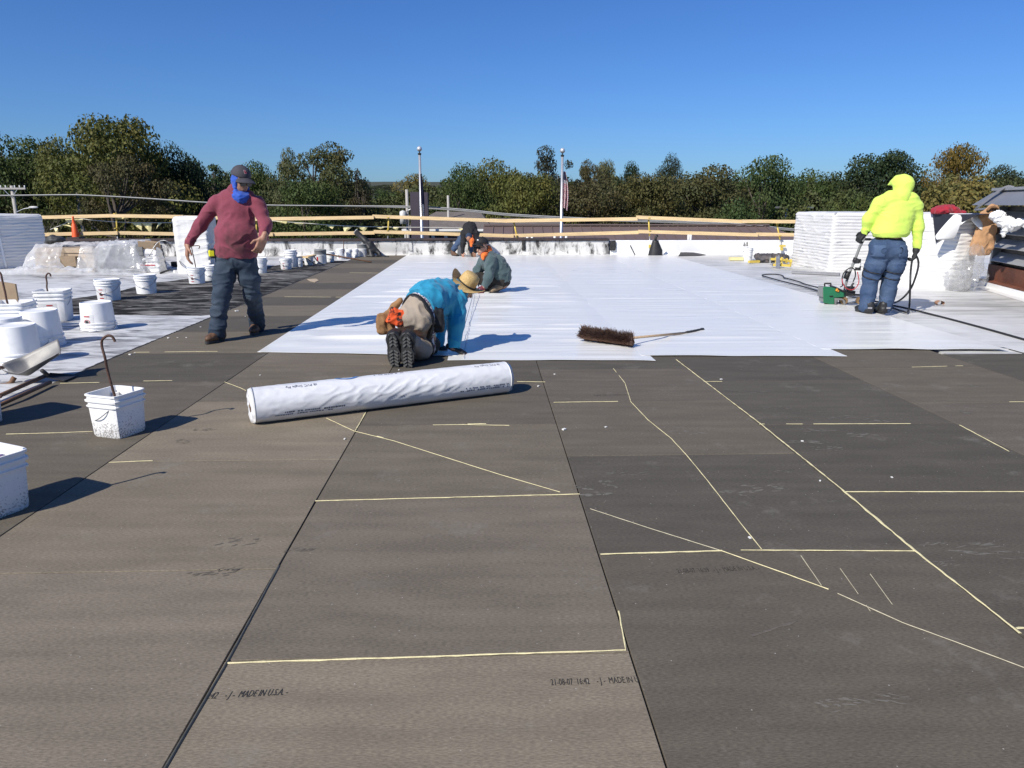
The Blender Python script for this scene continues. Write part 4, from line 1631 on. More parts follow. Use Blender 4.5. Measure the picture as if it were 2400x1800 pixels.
# ================================================================== BUCKETS
m_pail = mat('white pail plastic', (0.86, 0.86, 0.845), 0.38, 0.03, 9, spec=0.4, col2=(0.60, 0.59, 0.57), lo=0.54, hi=0.86, stretch=(1, 1, .5))
m_paild = mat('dirty white pail plastic', (0.86, 0.855, 0.83), 0.45, 0.04, 6, spec=0.4)
N, L, B = nodes(m_paild)                                   # tar spatter towards the foot of the pail
src = B.inputs['Base Color'].links[0].from_socket
tc = [n for n in N if n.type == 'TEX_COORD'][0]
nz = N.new('ShaderNodeTexNoise')
nz.inputs['Scale'].default_value = 105
nz.inputs['Detail'].default_value = 4
L.new(tc.outputs['Object'], nz.inputs['Vector'])
sx_ = N.new('ShaderNodeSeparateXYZ')
L.new(tc.outputs['Object'], sx_.inputs[0])
rz_ = N.new('ShaderNodeMapRange')
rz_.inputs['From Min'].default_value = 0.0
rz_.inputs['From Max'].default_value = 0.26
rz_.inputs['To Min'].default_value = 0.12
rz_.inputs['To Max'].default_value = -0.16
L.new(sx_.outputs['Z'], rz_.inputs['Value'])
ad = N.new('ShaderNodeMath')
ad.operation = 'ADD'
L.new(nz.outputs['Fac'], ad.inputs[0])
L.new(rz_.outputs[0], ad.inputs[1])
nl_ = N.new('ShaderNodeTexNoise')
nl_.inputs['Scale'].default_value = 5
L.new(tc.outputs['Object'], nl_.inputs['Vector'])
ad2 = N.new('ShaderNodeMath')
ad2.operation = 'MULTIPLY_ADD'
ad2.inputs[1].default_value = 0.35
L.new(nl_.outputs['Fac'], ad2.inputs[0])
L.new(ad.outputs[0], ad2.inputs[2])
rm = N.new('ShaderNodeMapRange')
rm.inputs['From Min'].default_value = 0.74
rm.inputs['From Max'].default_value = 0.90
rm.inputs['To Max'].default_value = 0.75
L.new(ad2.outputs[0], rm.inputs['Value'])
mx = N.new('ShaderNodeMix')
mx.data_type = 'RGBA'
mx.inputs['B'].default_value = (0.16, 0.145, 0.12, 1)
L.new(rm.outputs[0], mx.inputs['Factor'])
L.new(src, mx.inputs['A'])
L.new(mx.outputs['Result'], B.inputs['Base Color'])
m_wire2 = mat('thin steel wire', (0.30, 0.30, 0.30), 0.4, 0.1, 10, metal=0.8)
m_grey = mat('grey plastic', (0.22, 0.225, 0.22), 0.5, 0.08, 6)
m_lab = mat('paper label', (0.66, 0.66, 0.65), 0.6, 0.10, 60, stretch=(1, 1, 3))
m_red = mat('label red', (0.42, 0.03, 0.035), 0.6, 0.1, 20)
m_blk = mat('print black', (0.03, 0.03, 0.03), 0.6, 0.1, 20)
m_rust = mat('rusty rebar', (0.085, 0.042, 0.028), 0.75, 0.3, 50, bump=0.5, bscale=150)


def rad_at(z, h, rb, rt):
    return rb + (rt - rb) * z / h


def patch(mbx, a0, a1, z0, z1, h, rb, rt, off, inv=False, sq=0.0, n=6):
    vs = []
    for z in (z0, z1):
        for k in range(n + 1):
            a = a0 + (a1 - a0) * k / n
            ca, sa = math.cos(a), math.sin(a)
            q = (abs(ca) ** (2 + sq) + abs(sa) ** (2 + sq)) ** (-1 / (2 + sq)) if sq else 1.0
            zz = h - z if inv else z
            r = rad_at(zz, h, rb, rt) * q + off
            vs.append((r * ca, r * sa, z))
    mbx.add(vs, [(k, k + 1, n + 1 + k + 1, n + 1 + k) for k in range(n)])


def bucket(px, py, hpx, kind, label, wpx=None, rot=0.0, z=OLDZ, red=True, dirty=False, bail='down', group='white pails on the roof', taper=0.86, lidm=None, mark='sign', face=-1.75):
    p = P(px, py, z)
    sc = np.linalg.norm(p - np.array([0, 0, CAMH])) / FPX
    h = hpx * sc * (0.86 if kind != 'square' else 0.93)
    w = (wpx or hpx * 1.15) * sc * (0.86 if kind != 'square' else 0.95)
    rt = w / 2
    rb = rt * taper
    sq = 7.0 if kind == 'square' else 0.0
    if sq:
        rt, rb = rt * 0.88, rb * 0.88
    p[1] += rb * 0.9
    nm = 'square_bucket' if sq else 'bucket'
    t = thing(nm, p, label, 'bucket', group, local=True)
    t.rotation_euler = (0, 0, rot)
    M_ = m_paild if dirty else m_pail
    n = 40
    inv = kind == 'inverted'
    mbx = MB()
    b1 = [(rb * .2, 0.012), (rb * .9, 0.012), (rb * .96, 0.0), (rb, 0.006)] if not sq else [(rb * .2, 0.004), (rb * .95, 0.0), (rb, 0.012)]
    R = lambda zz: rad_at(zz, h, rb, rt * .95)
    prof = b1 + [(R(h * .4), h * .4), (R(h * .70), h * .70), (R(h * .70) + .008, h * .705), (R(h * .74) + .009, h * .735), (R(h * .75), h * .74), (R(h * .82), h * .82), (R(h * .82) + .010, h * .825), (R(h * .87) + .011, h * .87), (R(h * .88), h * .875),
                 (R(h * .95), h * .95), (rt, h * .955), (rt, h * .995), (rt - .004, h)]
    if kind in ('lid',):
        prof += [(rt * .93, h), (rt * .9, h - .008), (rt * .2, h - .008), (.001, h - .008)]
    else:
        prof += [(rt - .010, h * .995), (R(h * .5) - .006, h * .5), (rb - .006, .02), (.001, .02)]
    mbx.lathe(prof, n, sq=sq)
    # close the foot
    mbx.lathe([(.001, b1[0][1]), (rb * .2, b1[0][1])], n, sq=sq)
    if inv:
        mbx.v = [(x, y, h - zz) for x, y, zz in mbx.v]
        mbx.f = [tuple(reversed(f)) for f in mbx.f]
    o = mbx.build('body', M_, t, False)
    o.data.polygons.foreach_set('use_smooth', [True] * len(o.data.polygons))
    o.modifiers.new('edge', 'EDGE_SPLIT').split_angle = math.radians(38)
    # bail
    zb = h * .80
    rr = R(zb) + .012
    if sq:
        rr *= 1.0
    if inv:
        zb = h - zb
    arc = []
    for k in range(17):
        a = math.pi * k / 16
        x = rr * math.cos(a)
        if bail == 'down':
            y, zz = -math.sin(a) * (R(h * .45) * 1.02 + .014), zb - math.sin(a) * h * .42
            q = math.hypot(x, y)
            lim = (R(max(0.0, h - zz if inv else zz)) + .012)
            if q < lim:
                x, y = x * lim / q, y * lim / q
            zz = max(zz, .012)
        else:
            y, zz = math.sin(a) * rr * .25, zb + math.sin(a) * rr * .95
        arc.append((x, y, zz))
    ang = face + math.pi / 2 + 0.35
    Mr = Matrix.Rotation(ang - rot, 4, 'Z')
    mbx = MB()
    mbx.tube(arc, .0028, 5)
    mbx.xf(Mr)
    bl = mbx.build('bail', m_wire2, t, True)
    if not sq:
        mbx = MB()
        mbx.tube(arc[7:10], .007, 7)
        mbx.xf(Mr)
        mbx.build('grip', m_pail, bl, True)
    for s in (0, math.pi):
        mbx = MB()
        mbx.box((rr * .99, 0, zb), (.02, .035, .03))
        mbx.xf(Matrix.Rotation(ang - rot + s, 4, 'Z'))
        mbx.build('ear', M_, t)
    # paper label and hazard mark facing the camera
    f0 = face - rot
    if red:
        mbx = MB()
        patch(mbx, f0 - .65, f0 + .45, h * .10, h * .60, h, rb, rt * .95, .0015, inv, sq)
        lb = mbx.build('label', m_lab, t)
        mbx = MB()
        patch(mbx, f0 - .18, f0 + .22, h * .12, h * .17, h, rb, rt * .95, .003, inv, sq)
        if mark == 'sign':
            patch(mbx, f0 - .18, f0 + .22, h * .52, h * .56, h, rb, rt * .95, .003, inv, sq)
        ring = []
        for k in range(20):
            a0, a1 = 2 * math.pi * k / 20, 2 * math.pi * (k + 1) / 20
            q4 = []
            for a, r in ((a0, .17), (a1, .17), (a1, .21), (a0, .21)):
                th = f0 + .02 + r * math.cos(a)
                zz = h * .34 + math.sin(a) * r * .85 * rb
                rr_ = rad_at(h - zz if inv else zz, h, rb, rt * .95) + .003
                q4.append((rr_ * math.cos(th), rr_ * math.sin(th), zz))
            mbx.add(q4, [(0, 1, 2, 3)])
        mbx.build('hazard_mark', m_red, lb)
        mbx = MB()
        patch(mbx, f0 - .10, f0 + .10, h * .27, h * .40, h, rb, rt * .95, .004, inv, sq)
        patch(mbx, f0 - .04, f0 + .15, h * .31, h * .36, h, rb, rt * .95, .005, inv, sq)
        mbx.build('hazard_symbol', m_blk, lb)
    return t, p, h, rt


GP = 'round white pails'
bucket(245, 706, 50, 'lid', 'lidded white pail with red warning mark, standing alone on the black strip', 57)
bucket(335, 690, 46, 'lid', 'plain lidded white pail at the upper rim of the black strip', 51, red=False)
bucket(456, 665.6, 40, 'lid', 'lidded white pail left of the man in the cap, under the bent hook', 43)
bucket(489, 659, 38, 'lid', 'lidded white pail half hidden by the right leg of the man in the cap', 38, red=False)
bucket(216, 777, 66, 'inverted', 'upside down white pail with red mark on the dirty white roof', 79, taper=.86)
bucket(81, 815, 82, 'inverted', 'large upside down white pail behind the metal scoop', 92, taper=.82, face=-2.6)
bucket(22, 858, 88, 'inverted', 'upside down white pail at the left border, nearest the scoop', 96, red=False)
bucket(-6, 832, 80, 'inverted', 'upside down white pail at the left border, behind another upturned pail', 90, taper=.84, face=-.9)
_, bp8, bh8, _ = bucket(117, 755, 66, 'square', 'square white bucket holding a thin hook, beside the black strip', 70, rot=.25, face=-1.35)
_, bp9, bh9, _ = bucket(16, 786, 66, 'square', 'square white bucket at the left border with a hook bar standing in it', 84, rot=.15, red=False)
_, bpF, bhF, _ = bucket(263, 1026, 98, 'square', 'spattered square white bucket with rebar hook in the left foreground', 100, rot=-.32, z=0, dirty=True, red=False, face=-3.0)
_, bpL, bhL, _ = bucket(-74, 1226, 128, 'square', 'spattered square white bucket cut off by the left border', 150, rot=-.42, z=0, dirty=True, red=False, face=-3.0)
_, bpM, bhM, _ = bucket(-120, 1012, 120, 'square', 'square bucket just outside the left border casting a shadow', 128, rot=-.4, z=0, dirty=True, red=False)
# scuffed grey remains of labels on the two near buckets
for pB, hB, rot_, px_ in ((bpF, bhF, -.32, .075), (bpL, bhL, -.42, .085)):
    own = [o for o in COL.objects if o.type == 'EMPTY' and abs(o.location.x - pB[0]) < 1e-4 and abs(o.location.y - pB[1]) < 1e-4][0]
    rB = max(v.co.x for v in own.children[0].data.vertices)
    mbx = MB()
    xx = rB * .905
    mbx.add([(xx, -.35 * rB, hB * .34), (xx, .45 * rB, hB * .34), (xx + .006, .45 * rB, hB * .60), (xx + .006, -.35 * rB, hB * .60)], [(0, 1, 2, 3)])
    mbx.build('label_remains', mat('scuffed grey label', (.34, .34, .33), .7, .3, 40, col2=(.10, .10, .10), lo=.5, hi=.62), own)
# far row of pails
bucket(668, 632, 29, 'lid', 'lidded pail with red mark at the near end of the far pail row', 31)
bucket(680, 627, 44, 'lid', 'tall white pail behind the near end of the far pail row', 32, red=False)
bucket(701, 626, 23, 'lid', 'smallest white pail in the far row, right of the tall pail', 17, red=False)
bucket(722, 622, 27, 'lid', 'white pail between the smallest pail and the grey-topped drum', 25, red=False)
bucket(772, 615, 27, 'lid', 'white pail right of the grey-topped drum', 24, red=False)
bucket(797, 608, 28, 'lid', 'white pail in the middle of the far row beside the leaning stick', 23, mark='x')
bucket(817, 606, 24, 'lid', 'white pail third from the black tube in the far row', 16, red=False)
bucket(833, 604, 23, 'lid', 'narrow white pail second from the black tube in the far row', 15, red=False)
bucket(608, 641, 39, 'lid', 'white pail partly hidden behind the left hip of the man in the cap', 34, red=False)
bucket(1754, 612, 33, 'open', 'white pail full of scraps in front of the clean white parapet', 26, red=False)


def drum(px, py, hpx, wpx, label, red):
    p = P(px, py, OLDZ)
    sc = np.linalg.norm(p - np.array([0, 0, CAMH])) / FPX
    h, r = hpx * sc * .96, wpx * sc / 2
    p[1] += r
    t = thing('drum', p, label, 'drum', local=True)
    mb = MB()
    mb.lathe([(.001, .005), (r * .96, 0), (r, .01), (r, h * .6), (r * 1.02, h * .61), (r * 1.02, h * .63), (r, h * .64)], 28)
    mb.build('body', m_pail, t, True)
    mb = MB()
    mb.lathe([(r * .995, h * .64), (r * .995, h * .9), (r * 1.03, h * .91), (r * 1.03, h * .97), (r * .97, h), (r * .93, h * .98), (.001, h * .98)], 28)
    mb.build('upper_band', m_grey, t, True)
    if red:
        mb = MB()
        patch(mb, -2.05, -1.75, h * .2, h * .5, h, r, r, .004)
        mb.build('label', m_red, t)


drum(749, 619, 33, 26, 'white drum with grey upper half and red label in the far row', True)
drum(849, 603, 31, 27, 'white drum with grey lid right beside the black leaning tube', False)


# ------------------------------------------------------------------ rebar hooks and sticks standing in the buckets
def hook(pts, Y0, r, label, foot, lean=0.0, group='bent steel hooks'):
    pp = [at(x, y, Y0 + dy) for x, y, dy in pts]
    pp = [np.array(foot)] + pp
    path = smooth_path(pp, 7)
    mb = MB()
    rs = [r * (1 + (.10 if k % 2 else -.03)) for k in range(len(path) * 2)]
    path2 = []
    for a, b in zip(path, path[1:]):
        path2 += [a, (a + b) / 2]
    path2.append(path[-1])
    mb.tube(path2, rs[:len(path2)], 8)
    o = mb.build('hook_bar', m_rust, None, True)
    return tag(o, label, 'hook', group)


hook([(262, 905, 0), (252, 868, 0), (246, 838, -.02), (239, 812, 0), (240, 796, 0), (252, 787, 0), (263, 789, 0), (270, 801, 0)], bpF[1], .0075, 'thick rebar hook standing in the spattered foreground bucket', bpF + [0.02, 0.02, .03])
hook([(112, 684, 0), (110, 662, 0), (108, 648, 0), (112, 641, 0), (117, 642, 0), (119, 648, 0)], bp8[1], .009, 'thin dark hook in the square bucket by the black strip', bp8 + [0, 0.02, .03])
hook([(20, 716, 0), (12, 685, 0), (5, 655, 0), (2, 642, 0), (-6, 634, 0)], bp9[1], .010, 'dark hook bar at the left border leaning in a square bucket', bp9 + [.05, 0.02, .03])
hook([(458, 622, 0), (449, 580, 0), (449, 577, 0), (467, 576, 0), (466, 583, 0)], P(456, 665)[1] + .1, .008, 'square-bent thin wire hook above the pail left of the man in the cap', at(459, 628, P(456, 665)[1] + .1))
hook([(805, 585, 0), (806, 562, 0)], P(797, 608)[1] + .1, .010, 'straight thin rod standing above the far pail row', P(803, 604, 0.02) + [0, .1, 0])
# shadows call for a hook in the cropped bucket as well
hook([(-8, 1030, 0), (-14, 960, 0), (-18, 935, 0), (-8, 925, 0), (4, 930, 0)], bpL[1], .0075, 'rebar hook in the bucket cut off by the left border', bpL + [0.02, 0.02, .03])
# rags and a can inside the cropped bucket
s = SDF(bpL - [.14, .14, 0], bpL + [.14, .14, .35], .008)
s.ell(bpL + [0.03, -.02, .20], (.10, .10, .05)).ell(bpL + [.06, .03, .235], (.05, .05, .03))
v, f = s.mesh()
v = folds(v, f, .01, (22, 22, 22), 4)
tag(link('rag', mesh('rag', v, f, mat('stained rags', (0.22, 0.09, 0.06), .9, .3, 14, col2=(.10, .12, .32)), True)), 'stained red and blue rags in the bucket cut off by the left border', 'rag')

# paint stick and planks lying along the far pails
m_stick = mat('brown wooden handle', (0.16, 0.085, 0.045), .7, .2, 8, stretch=(6, 6, 1))
mb = MB()
mb.tube([at(756, 594, P(760, 618)[1] + .1), at(812, 604, P(840, 614)[1]), P(870, 614, .02)], .018, 8)
tag(mb.build('broom_handle', m_stick, None, True), 'long brown wooden handle leaning on the far pails', 'handle')
for (a, b, lab) in (((693, 606), (716, 601), 'short yellow plank laid across the smallest far pails'), ((716, 603), (735, 598), 'second short plank on the far pails beside the grey-topped drum')):
    Yp = P(705, 624)[1]
    mb = MB()
    mb.beam(at(*a, Yp - .05), at(*b, Yp + .3), .14, .03)
    tag(mb.build('plank', m_2x4), lab, 'plank')
m_tubeb = mat('matte black rubber', (0.016, 0.016, 0.016), .55, .2, 6)
for k, (pts, lab) in enumerate([([(712, 600), (725, 610), (736, 618)], 'short black strap hanging off the plank on the far pails'), ([(735, 598), (742, 610), (753, 617)], 'black strap draped down the grey-topped drum')]):
    Yp = P(725, 622)[1] + (.0 if k == 0 else -.05)
    mb = MB()
    pp = smooth_path([at(x, y, Yp) for x, y in pts], 4)
    for a, b in zip(pp, pp[1:]):
        mb.beam(a, b, .05, .012)
    tag(mb.build('strap', m_tubeb), lab, 'strap')

# leaning black tube flaring into a rubber boot at the parapet
Yt = YP - .55
a, b_, c = at(834, 543, Yt + .25), at(866, 574, Yt), at(905, 601, Yt - .2)
t = thing('vent_boot', P(880, 602), 'black leaning tube with flared rubber sheet at the far end of the boards', 'pipe boot')
mb = MB()
mb.tube([a, a + (b_ - a) * .6, b_], [.072, .078, .11], 16)
mb.build('tube', m_tubeb, t, True)
mb = MB()
mb.tube([a + [-.02, 0, .012], a + [.012, 0, -.01]], .074, 16)
mb.build('end_cap', m_cer, t)
s = SDF(P(820, 602) + [-.6, -1.0, -.1], P(925, 602) + [.6, 1.0, .9], .022)
s.cone(b_, P(870, 603) + [0, .1, .02], .11, .06, .06).cone(b_ + [.0, 0, -.0], P(895, 602) + [0, 0, .02], .10, .03, .08).cone(P(860, 603) + [0, .1, .02], P(912, 602) + [0, -.05, .005], .04, .02, .06).cone(b_ + [-.02, 0, 0], P(856, 602) + [0, .15, .02], .10, .04, .06)
sdf_part('flared_sheet', s, m_tubeb, t, dict(amp=.02, scale=(6, 6, 6)))

# black tapered boot beside the clean parapet
t0 = P(1532, 598)
t = thing('pipe_boot', t0, 'black tapered rubber boot standing where the stained and clean parapets meet', 'pipe boot')
mb = MB()
q = at(1536, 565, YP - .25)
n = 16
vs = []
for cz, cx, rx, ry in ((0.0, t0[0], .20, .13), (.15, t0[0] + .01, .18, .12), (q[2] - .02, q[0], .09, .07), (q[2] + .02, q[0], .085, .065)):
    for k in range(n):
        aa = 2 * math.pi * k / n
        vs.append((cx + rx * math.cos(aa) * (1 + .06 * math.sin(3 * aa)), YP - .28 + ry * math.sin(aa), cz))
mb.add(vs, [(i * n + k, i * n + (k + 1) % n, (i + 1) * n + (k + 1) % n, (i + 1) * n + k) for i in range(3) for k in range(n)] + [tuple(range(3 * n, 4 * n))])
mb.build('boot', m_tubeb, t, True)
mb = MB()
mb.tube([(q[0], YP - .28, q[2]), (q[0], YP - .28, q[2] + .10), (q[0] + .05, YP - .28, q[2] + .16)], .035, 8)
mb.build('spout', m_tubeb, t, True)
mb = MB()
mb.beam(at(1477, 575, YP - .12), at(1488, 597, YP - .2), .03, .02)
tag(mb.build('bar', m_tubeb), 'short black bar leaning on the stained parapet', 'bar')
mb = MB()
a, b_ = P(1590, 600), P(1650, 598)
mb.add([a, P(1640, 599), P(1655, 597), P(1600, 593) + [0, 0, .14], P(1615, 595) + [0, 0, .10]], [(0, 1, 4, 3), (1, 2, 4)])
o = mb.build('membrane_scrap', m_tubeb)
o.modifiers.new('thickness', 'SOLIDIFY').thickness = .01
tag(o, 'black membrane scrap curling up at the clean parapet', 'scrap')

# ================================================================== WRAPPED PALLET STACKS
m_wrap = mat('white pallet wrap', (0.71, 0.70, 0.675), 0.42, 0.04, 3, spec=.4, bump=.12, bscale=9, stretch=(1, 1, 5), bdist=.02)
m_wrapw = mat('bright wrap seam', (0.80, 0.80, 0.79), .35, .02, 4)


def stack(base4, h, label, seed, pitch=.066, amp=.012, vertical=False, group='wrapped insulation stacks', z=OLDZ, seam=None):
    """base4: four ground corners in order; wrap drawn tight over the board edges"""
    c4 = [np.array([p[0], p[1], z]) for p in base4]
    cen = sum(c4) / 4
    t = thing('wrapped_pallet', cen, label, 'pallet stack', group)
    path, nrm = [], []
    r = .05
    for i in range(4):
        a, b = c4[i], c4[(i + 1) % 4]
        d = (b - a)
        ln = np.linalg.norm(d)
        d /= ln
        o = np.array([d[1], -d[0], 0])
        if o @ ((a + b) / 2 - cen) < 0:
            o = -o
        nn = max(6, int(ln / .045))
        for k in range(nn):
            tt = (k + .5) / nn
            s = tt * ln
            path.append(a + d * s)
            e = min(s, ln - s)
            nrm.append((o, e, s + i * 10))
    nz_ = int(h / .011)
    zs = np.linspace(0, h, nz_)
    V, m_ = [], len(path)
    PP = np.array(path)
    NN = np.array([x[0] for x in nrm])
    E = np.array([x[1] for x in nrm])
    S = np.array([x[2] for x in nrm])
    Zg_, Sg = np.meshgrid(zs, S, indexing='ij')
    Eg = np.broadcast_to(E, Zg_.shape)
    if vertical:
        ridge = np.abs(np.sin(math.pi * Sg / pitch)) ** .25
    else:
        wob = .02 * (vnoise(np.stack([Sg * 1.2, Zg_ * 0, Zg_ * 0 + seed], -1), seed) - .5) + .012 * np.sin(Sg * 2 + seed) * (Zg_ < h * .35)
        ridge = np.abs(np.sin(math.pi * (Zg_ + wob) / pitch)) ** .25
    wr = fbm(np.stack([Sg * 2.2, Zg_ * 16, Zg_ * 0 + seed], -1), 3, seed + 3) - .5
    wr2 = 1 - np.abs(2 * fbm(np.stack([Sg * 1.3 + Zg_ * 2.0, Zg_ * 6 - Sg * 1.5, Zg_ * 0 + seed + 7], -1), 2, seed + 11) - 1)
    off = -amp * 2.2 * (1 - ridge) * (.55 + .7 * vnoise(np.stack([Sg * 3, Zg_ * 3, Zg_ * 0], -1), seed + 5)) + wr * .008 + .016 * (wr2 ** 6)
    off -= np.clip(.05 - Eg, 0, .05) * .5
    off -= np.clip(Zg_ - (h - .04), 0, .04) * .8
    V = (PP[None] + NN[None] * off[..., None])
    V[..., 2] = z + Zg_
    V = V.reshape(-1, 3)
    idx = np.arange(nz_ * m_).reshape(nz_, m_)
    nx = np.roll(idx, -1, 1)
    F = np.stack([idx[:-1], nx[:-1], nx[1:], idx[1:]], -1).reshape(-1, 4)
    top = V[-m_:]
    allv, fl = [V], [F]
    prev = idx[-1]
    nb = len(V)
    for q in (.97, .88, .65, .35, .05):
        ring = cen + (top - cen) * q
        ring[:, 2] = z + h + .012 + .035 * (fbm(ring * 4 + seed, 2, seed) - .45)
        allv.append(ring)
        ids = np.arange(nb, nb + m_)
        fl.append(np.stack([prev, np.roll(prev, -1), np.roll(ids, -1), ids], -1))
        prev = ids
        nb += m_
    part('wrap', np.concatenate(allv), np.concatenate(fl), m_wrap, t, True)
    if seam is not None:
        a, b, s0 = c4[seam[0]], c4[(seam[0] + 1) % 4], seam[1]
        d = (b - a) / np.linalg.norm(b - a)
        o = np.array([d[1], -d[0], 0])
        if o @ ((a + b) / 2 - cen) < 0:
            o = -o
        mbs = MB()
        q = a + (b - a) * s0
        pth = [q + o * .012 + d * (.05 * (1 - k / 8.)) + [0, 0, h * k / 8. + .01] for k in range(9)]
        mbs.tube(pth, .026, 6)
        mbs.build('wrap_seam', m_wrapw, t, True)
    return t


# left stack: its long side turned away from the sun
dA = np.array([0.60, 0.80, 0])
qa = P(118, 622)
cA = [qa - dA * 2.5, qa, qa + np.array([-.80, .60, 0]) * 1.22, qa - dA * 2.5 + np.array([-.80, .60, 0]) * 1.22]
stack(cA, at(118, 503, qa[1])[2] - OLDZ, 'tall wrapped stack at the left border with its shaded side in view', 3, seam=(0, .62))
qb, qb2 = P(416, 640), P(498, 640)
cB = [qb, qb2, qb2 + [-.25, 1.1, 0], qb + [-.25, 1.1, 0]]
stack(cB, at(450, 509, qb[1])[2] - OLDZ, 'white wrapped stack with upright ribs behind the man in the cap', 5, pitch=.085, amp=.02, vertical=True)
qc0, qc1 = P(1853, 617), P(1942, 635)
qc2 = qc1 + np.array([2.4, .25, 0])
cC = [qc0, qc1, qc2, qc2 + (qc0 - qc1)]
stack(cC, at(1942, 500, qc1[1])[2] - OLDZ, 'wrapped white stack left of the man in hi-vis, corner facing us', 8)
qd0, qd1 = P(2080, 664), P(2223, 678)
qd2 = qd1 + np.array([.47, .13, 0])
cD = [qd0, qd1, qd2, qd2 + (qd0 - qd1) * .97]
hD = at(2223, 504, qd1[1])[2] - OLDZ
stack(cD, hD, 'wrapped white stack right of the man in hi-vis, with cloths on top', 11)

# ================================================================== PLASTIC COVERED PILE, LEFT
m_tan = mat('tan lumber blocks', (0.46, 0.36, 0.25), .85, .12, 7)
m_tan2 = mat('brown cardboard', (0.30, 0.22, 0.14), .85, .1, 7)
m_gr2 = mat('grey slabs', (0.17, 0.17, 0.165), .85, .12, 7)


def plastic_mat(name, alpha, col=(.86, .87, .88), rough=.16, bmp=.5):
    m = bpy.data.materials.new(name)
    m.use_nodes = True
    N, L = m.node_tree.nodes, m.node_tree.links
    b = N['Principled BSDF']
    b.inputs['Base Color'].default_value = (*col, 1)
    b.inputs['Roughness'].default_value = rough
    b.inputs['Specular IOR Level'].default_value = .8
    tr = N.new('ShaderNodeBsdfTransparent')
    tl = N.new('ShaderNodeBsdfTranslucent')
    tl.inputs['Color'].default_value = (*col, 1)
    m0 = N.new('ShaderNodeMixShader')
    m0.inputs[0].default_value = .45
    L.new(b.outputs[0], m0.inputs[1])
    L.new(tl.outputs[0], m0.inputs[2])
    tc = N.new('ShaderNodeTexCoord')
    n = N.new('ShaderNodeTexNoise')
    n.inputs['Scale'].default_value = 5
    n.inputs['Detail'].default_value = 4
    L.new(tc.outputs['Object'], n.inputs['Vector'])
    r = N.new('ShaderNodeMapRange')
    r.inputs['From Min'].default_value = .3
    r.inputs['From Max'].default_value = .7
    r.inputs['To Min'].default_value = alpha - .16
    r.inputs['To Max'].default_value = alpha + .2
    L.new(n.outputs['Fac'], r.inputs['Value'])
    ms = N.new('ShaderNodeMixShader')
    L.new(r.outputs[0], ms.inputs[0])
    L.new(tr.outputs[0], ms.inputs[1])
    L.new(m0.outputs[0], ms.inputs[2])
    bp = N.new('ShaderNodeBump')
    bp.inputs['Strength'].default_value = bmp
    bp.inputs['Distance'].default_value = .02
    n2 = N.new('ShaderNodeTexNoise')
    n2.inputs['Scale'].default_value = 16
    n2.inputs['Detail'].default_value = 3
    L.new(tc.outputs['Object'], n2.inputs['Vector'])
    L.new(n2.outputs['Fac'], bp.inputs['Height'])
    L.new(bp.outputs[0], b.inputs['Normal'])
    L.new(ms.outputs[0], N['Material Output'].inputs['Surface'])
    return m


m_clear = plastic_mat('cloudy clear plastic', .52)
m_clear2 = plastic_mat('thin clear plastic', .26, (.62, .63, .64), .12, .12)
pc = P(150, 640, OLDZ)
Yc = pc[1] + .5
xL, xR = P(52, 640)[0] + .12, P(272, 640)[0]
rk = random.Random(4)
blocks = []
# tan block courses at the left of the pile, grey slabs at the right
for row in range(5):
    x = xL
    for k in range(2):
        w = .62
        blocks.append((x + w / 2, Yc + rk.uniform(-.02, .02), OLDZ + .05 + row * .1, w - .015, .7, .094, m_tan, 'lumber_block', 'tan'))
        x += w
blocks.append((xL + .78, Yc - .42, OLDZ + .24, .34, .2, .2, m_tan2, 'carton', 'carton'))
for row in range(6):
    blocks.append((xL + 1.24 + .55 + row * .005, Yc + .1, OLDZ + .045 + row * .088, 1.05 - row * .03, .9, .082, m_gr2, 'slab', 'grey'))
kinds_l = {'tan': ('tan lumber block under the clear plastic sheet', 'block', 'tan blocks under the plastic'), 'carton': ('brown carton showing through the gap of the clear plastic sheet', 'carton', None), 'grey': ('grey slab in the plastic-covered stack', 'slab', 'grey slabs under the plastic')}
for x, y, zc, w, d, h, mm, nm, kk in blocks:
    mb = MB()
    mb.box((x, y, zc), (w, d, h), rk.uniform(-.015, .015))
    o = mb.build(nm, mm)
    lb, ct, gr = kinds_l[kk]
    course = ['bottom', 'second', 'third', 'fourth', 'fifth', 'top'][int(round((zc - OLDZ - .045) / (.1 if kk == 'tan' else .088)))] if kk != 'carton' else ''
    if kk == 'tan':
        lb = '%s tan lumber block of the %s course under the clear plastic' % ('left' if x < xL + .6 else 'right', course)
    if kk == 'grey':
        lb = 'grey slab in the %s course of the plastic-covered stack' % course
    tag(o, lb, ct, gr)
gx, gy = np.meshgrid(np.linspace(xL - .48, xR + .55, 150), np.linspace(Yc - 1.05, Yc + .85, 90), indexing='ij')
Hh = np.zeros_like(gx)
for x, y, zc, w, d, h, *_ in blocks:
    if _[-1] == 'carton':
        continue
    dx = np.maximum(np.abs(gx - x) - w / 2, 0)
    dy = np.maximum(np.abs(gy - y) - d / 2, 0)
    dd = np.hypot(dx, dy)
    Hh = np.maximum(Hh, (zc + h / 2 + .02) * np.clip(1 - dd / (.30 + .12 * np.sin(gx * 5)), 0, 1) ** .75)
pl = 1 - np.abs(2 * fbm(np.stack([gx * 3.2, gy * 3.2, gx * 0 + 1], -1), 3, 5) - 1)
front = np.clip((Yc - .45 - gy) / .5, 0, 1)
Hh = Hh + .085 * (pl ** 3) + .035 * fbm(np.stack([gx * 7, gy * 7, gx * 0], -1), 2, 8) + front * .16 * np.clip(vnoise(np.stack([gx * 1.7, gy * 2.2, gx * 0 + 4], -1), 6) - .25, 0, 1)
edge = np.minimum.reduce([(gx - gx.min()) / .25, (gx.max() - gx) / .25, (gy - gy.min()) / .16, (gy.max() - gy) / .2])
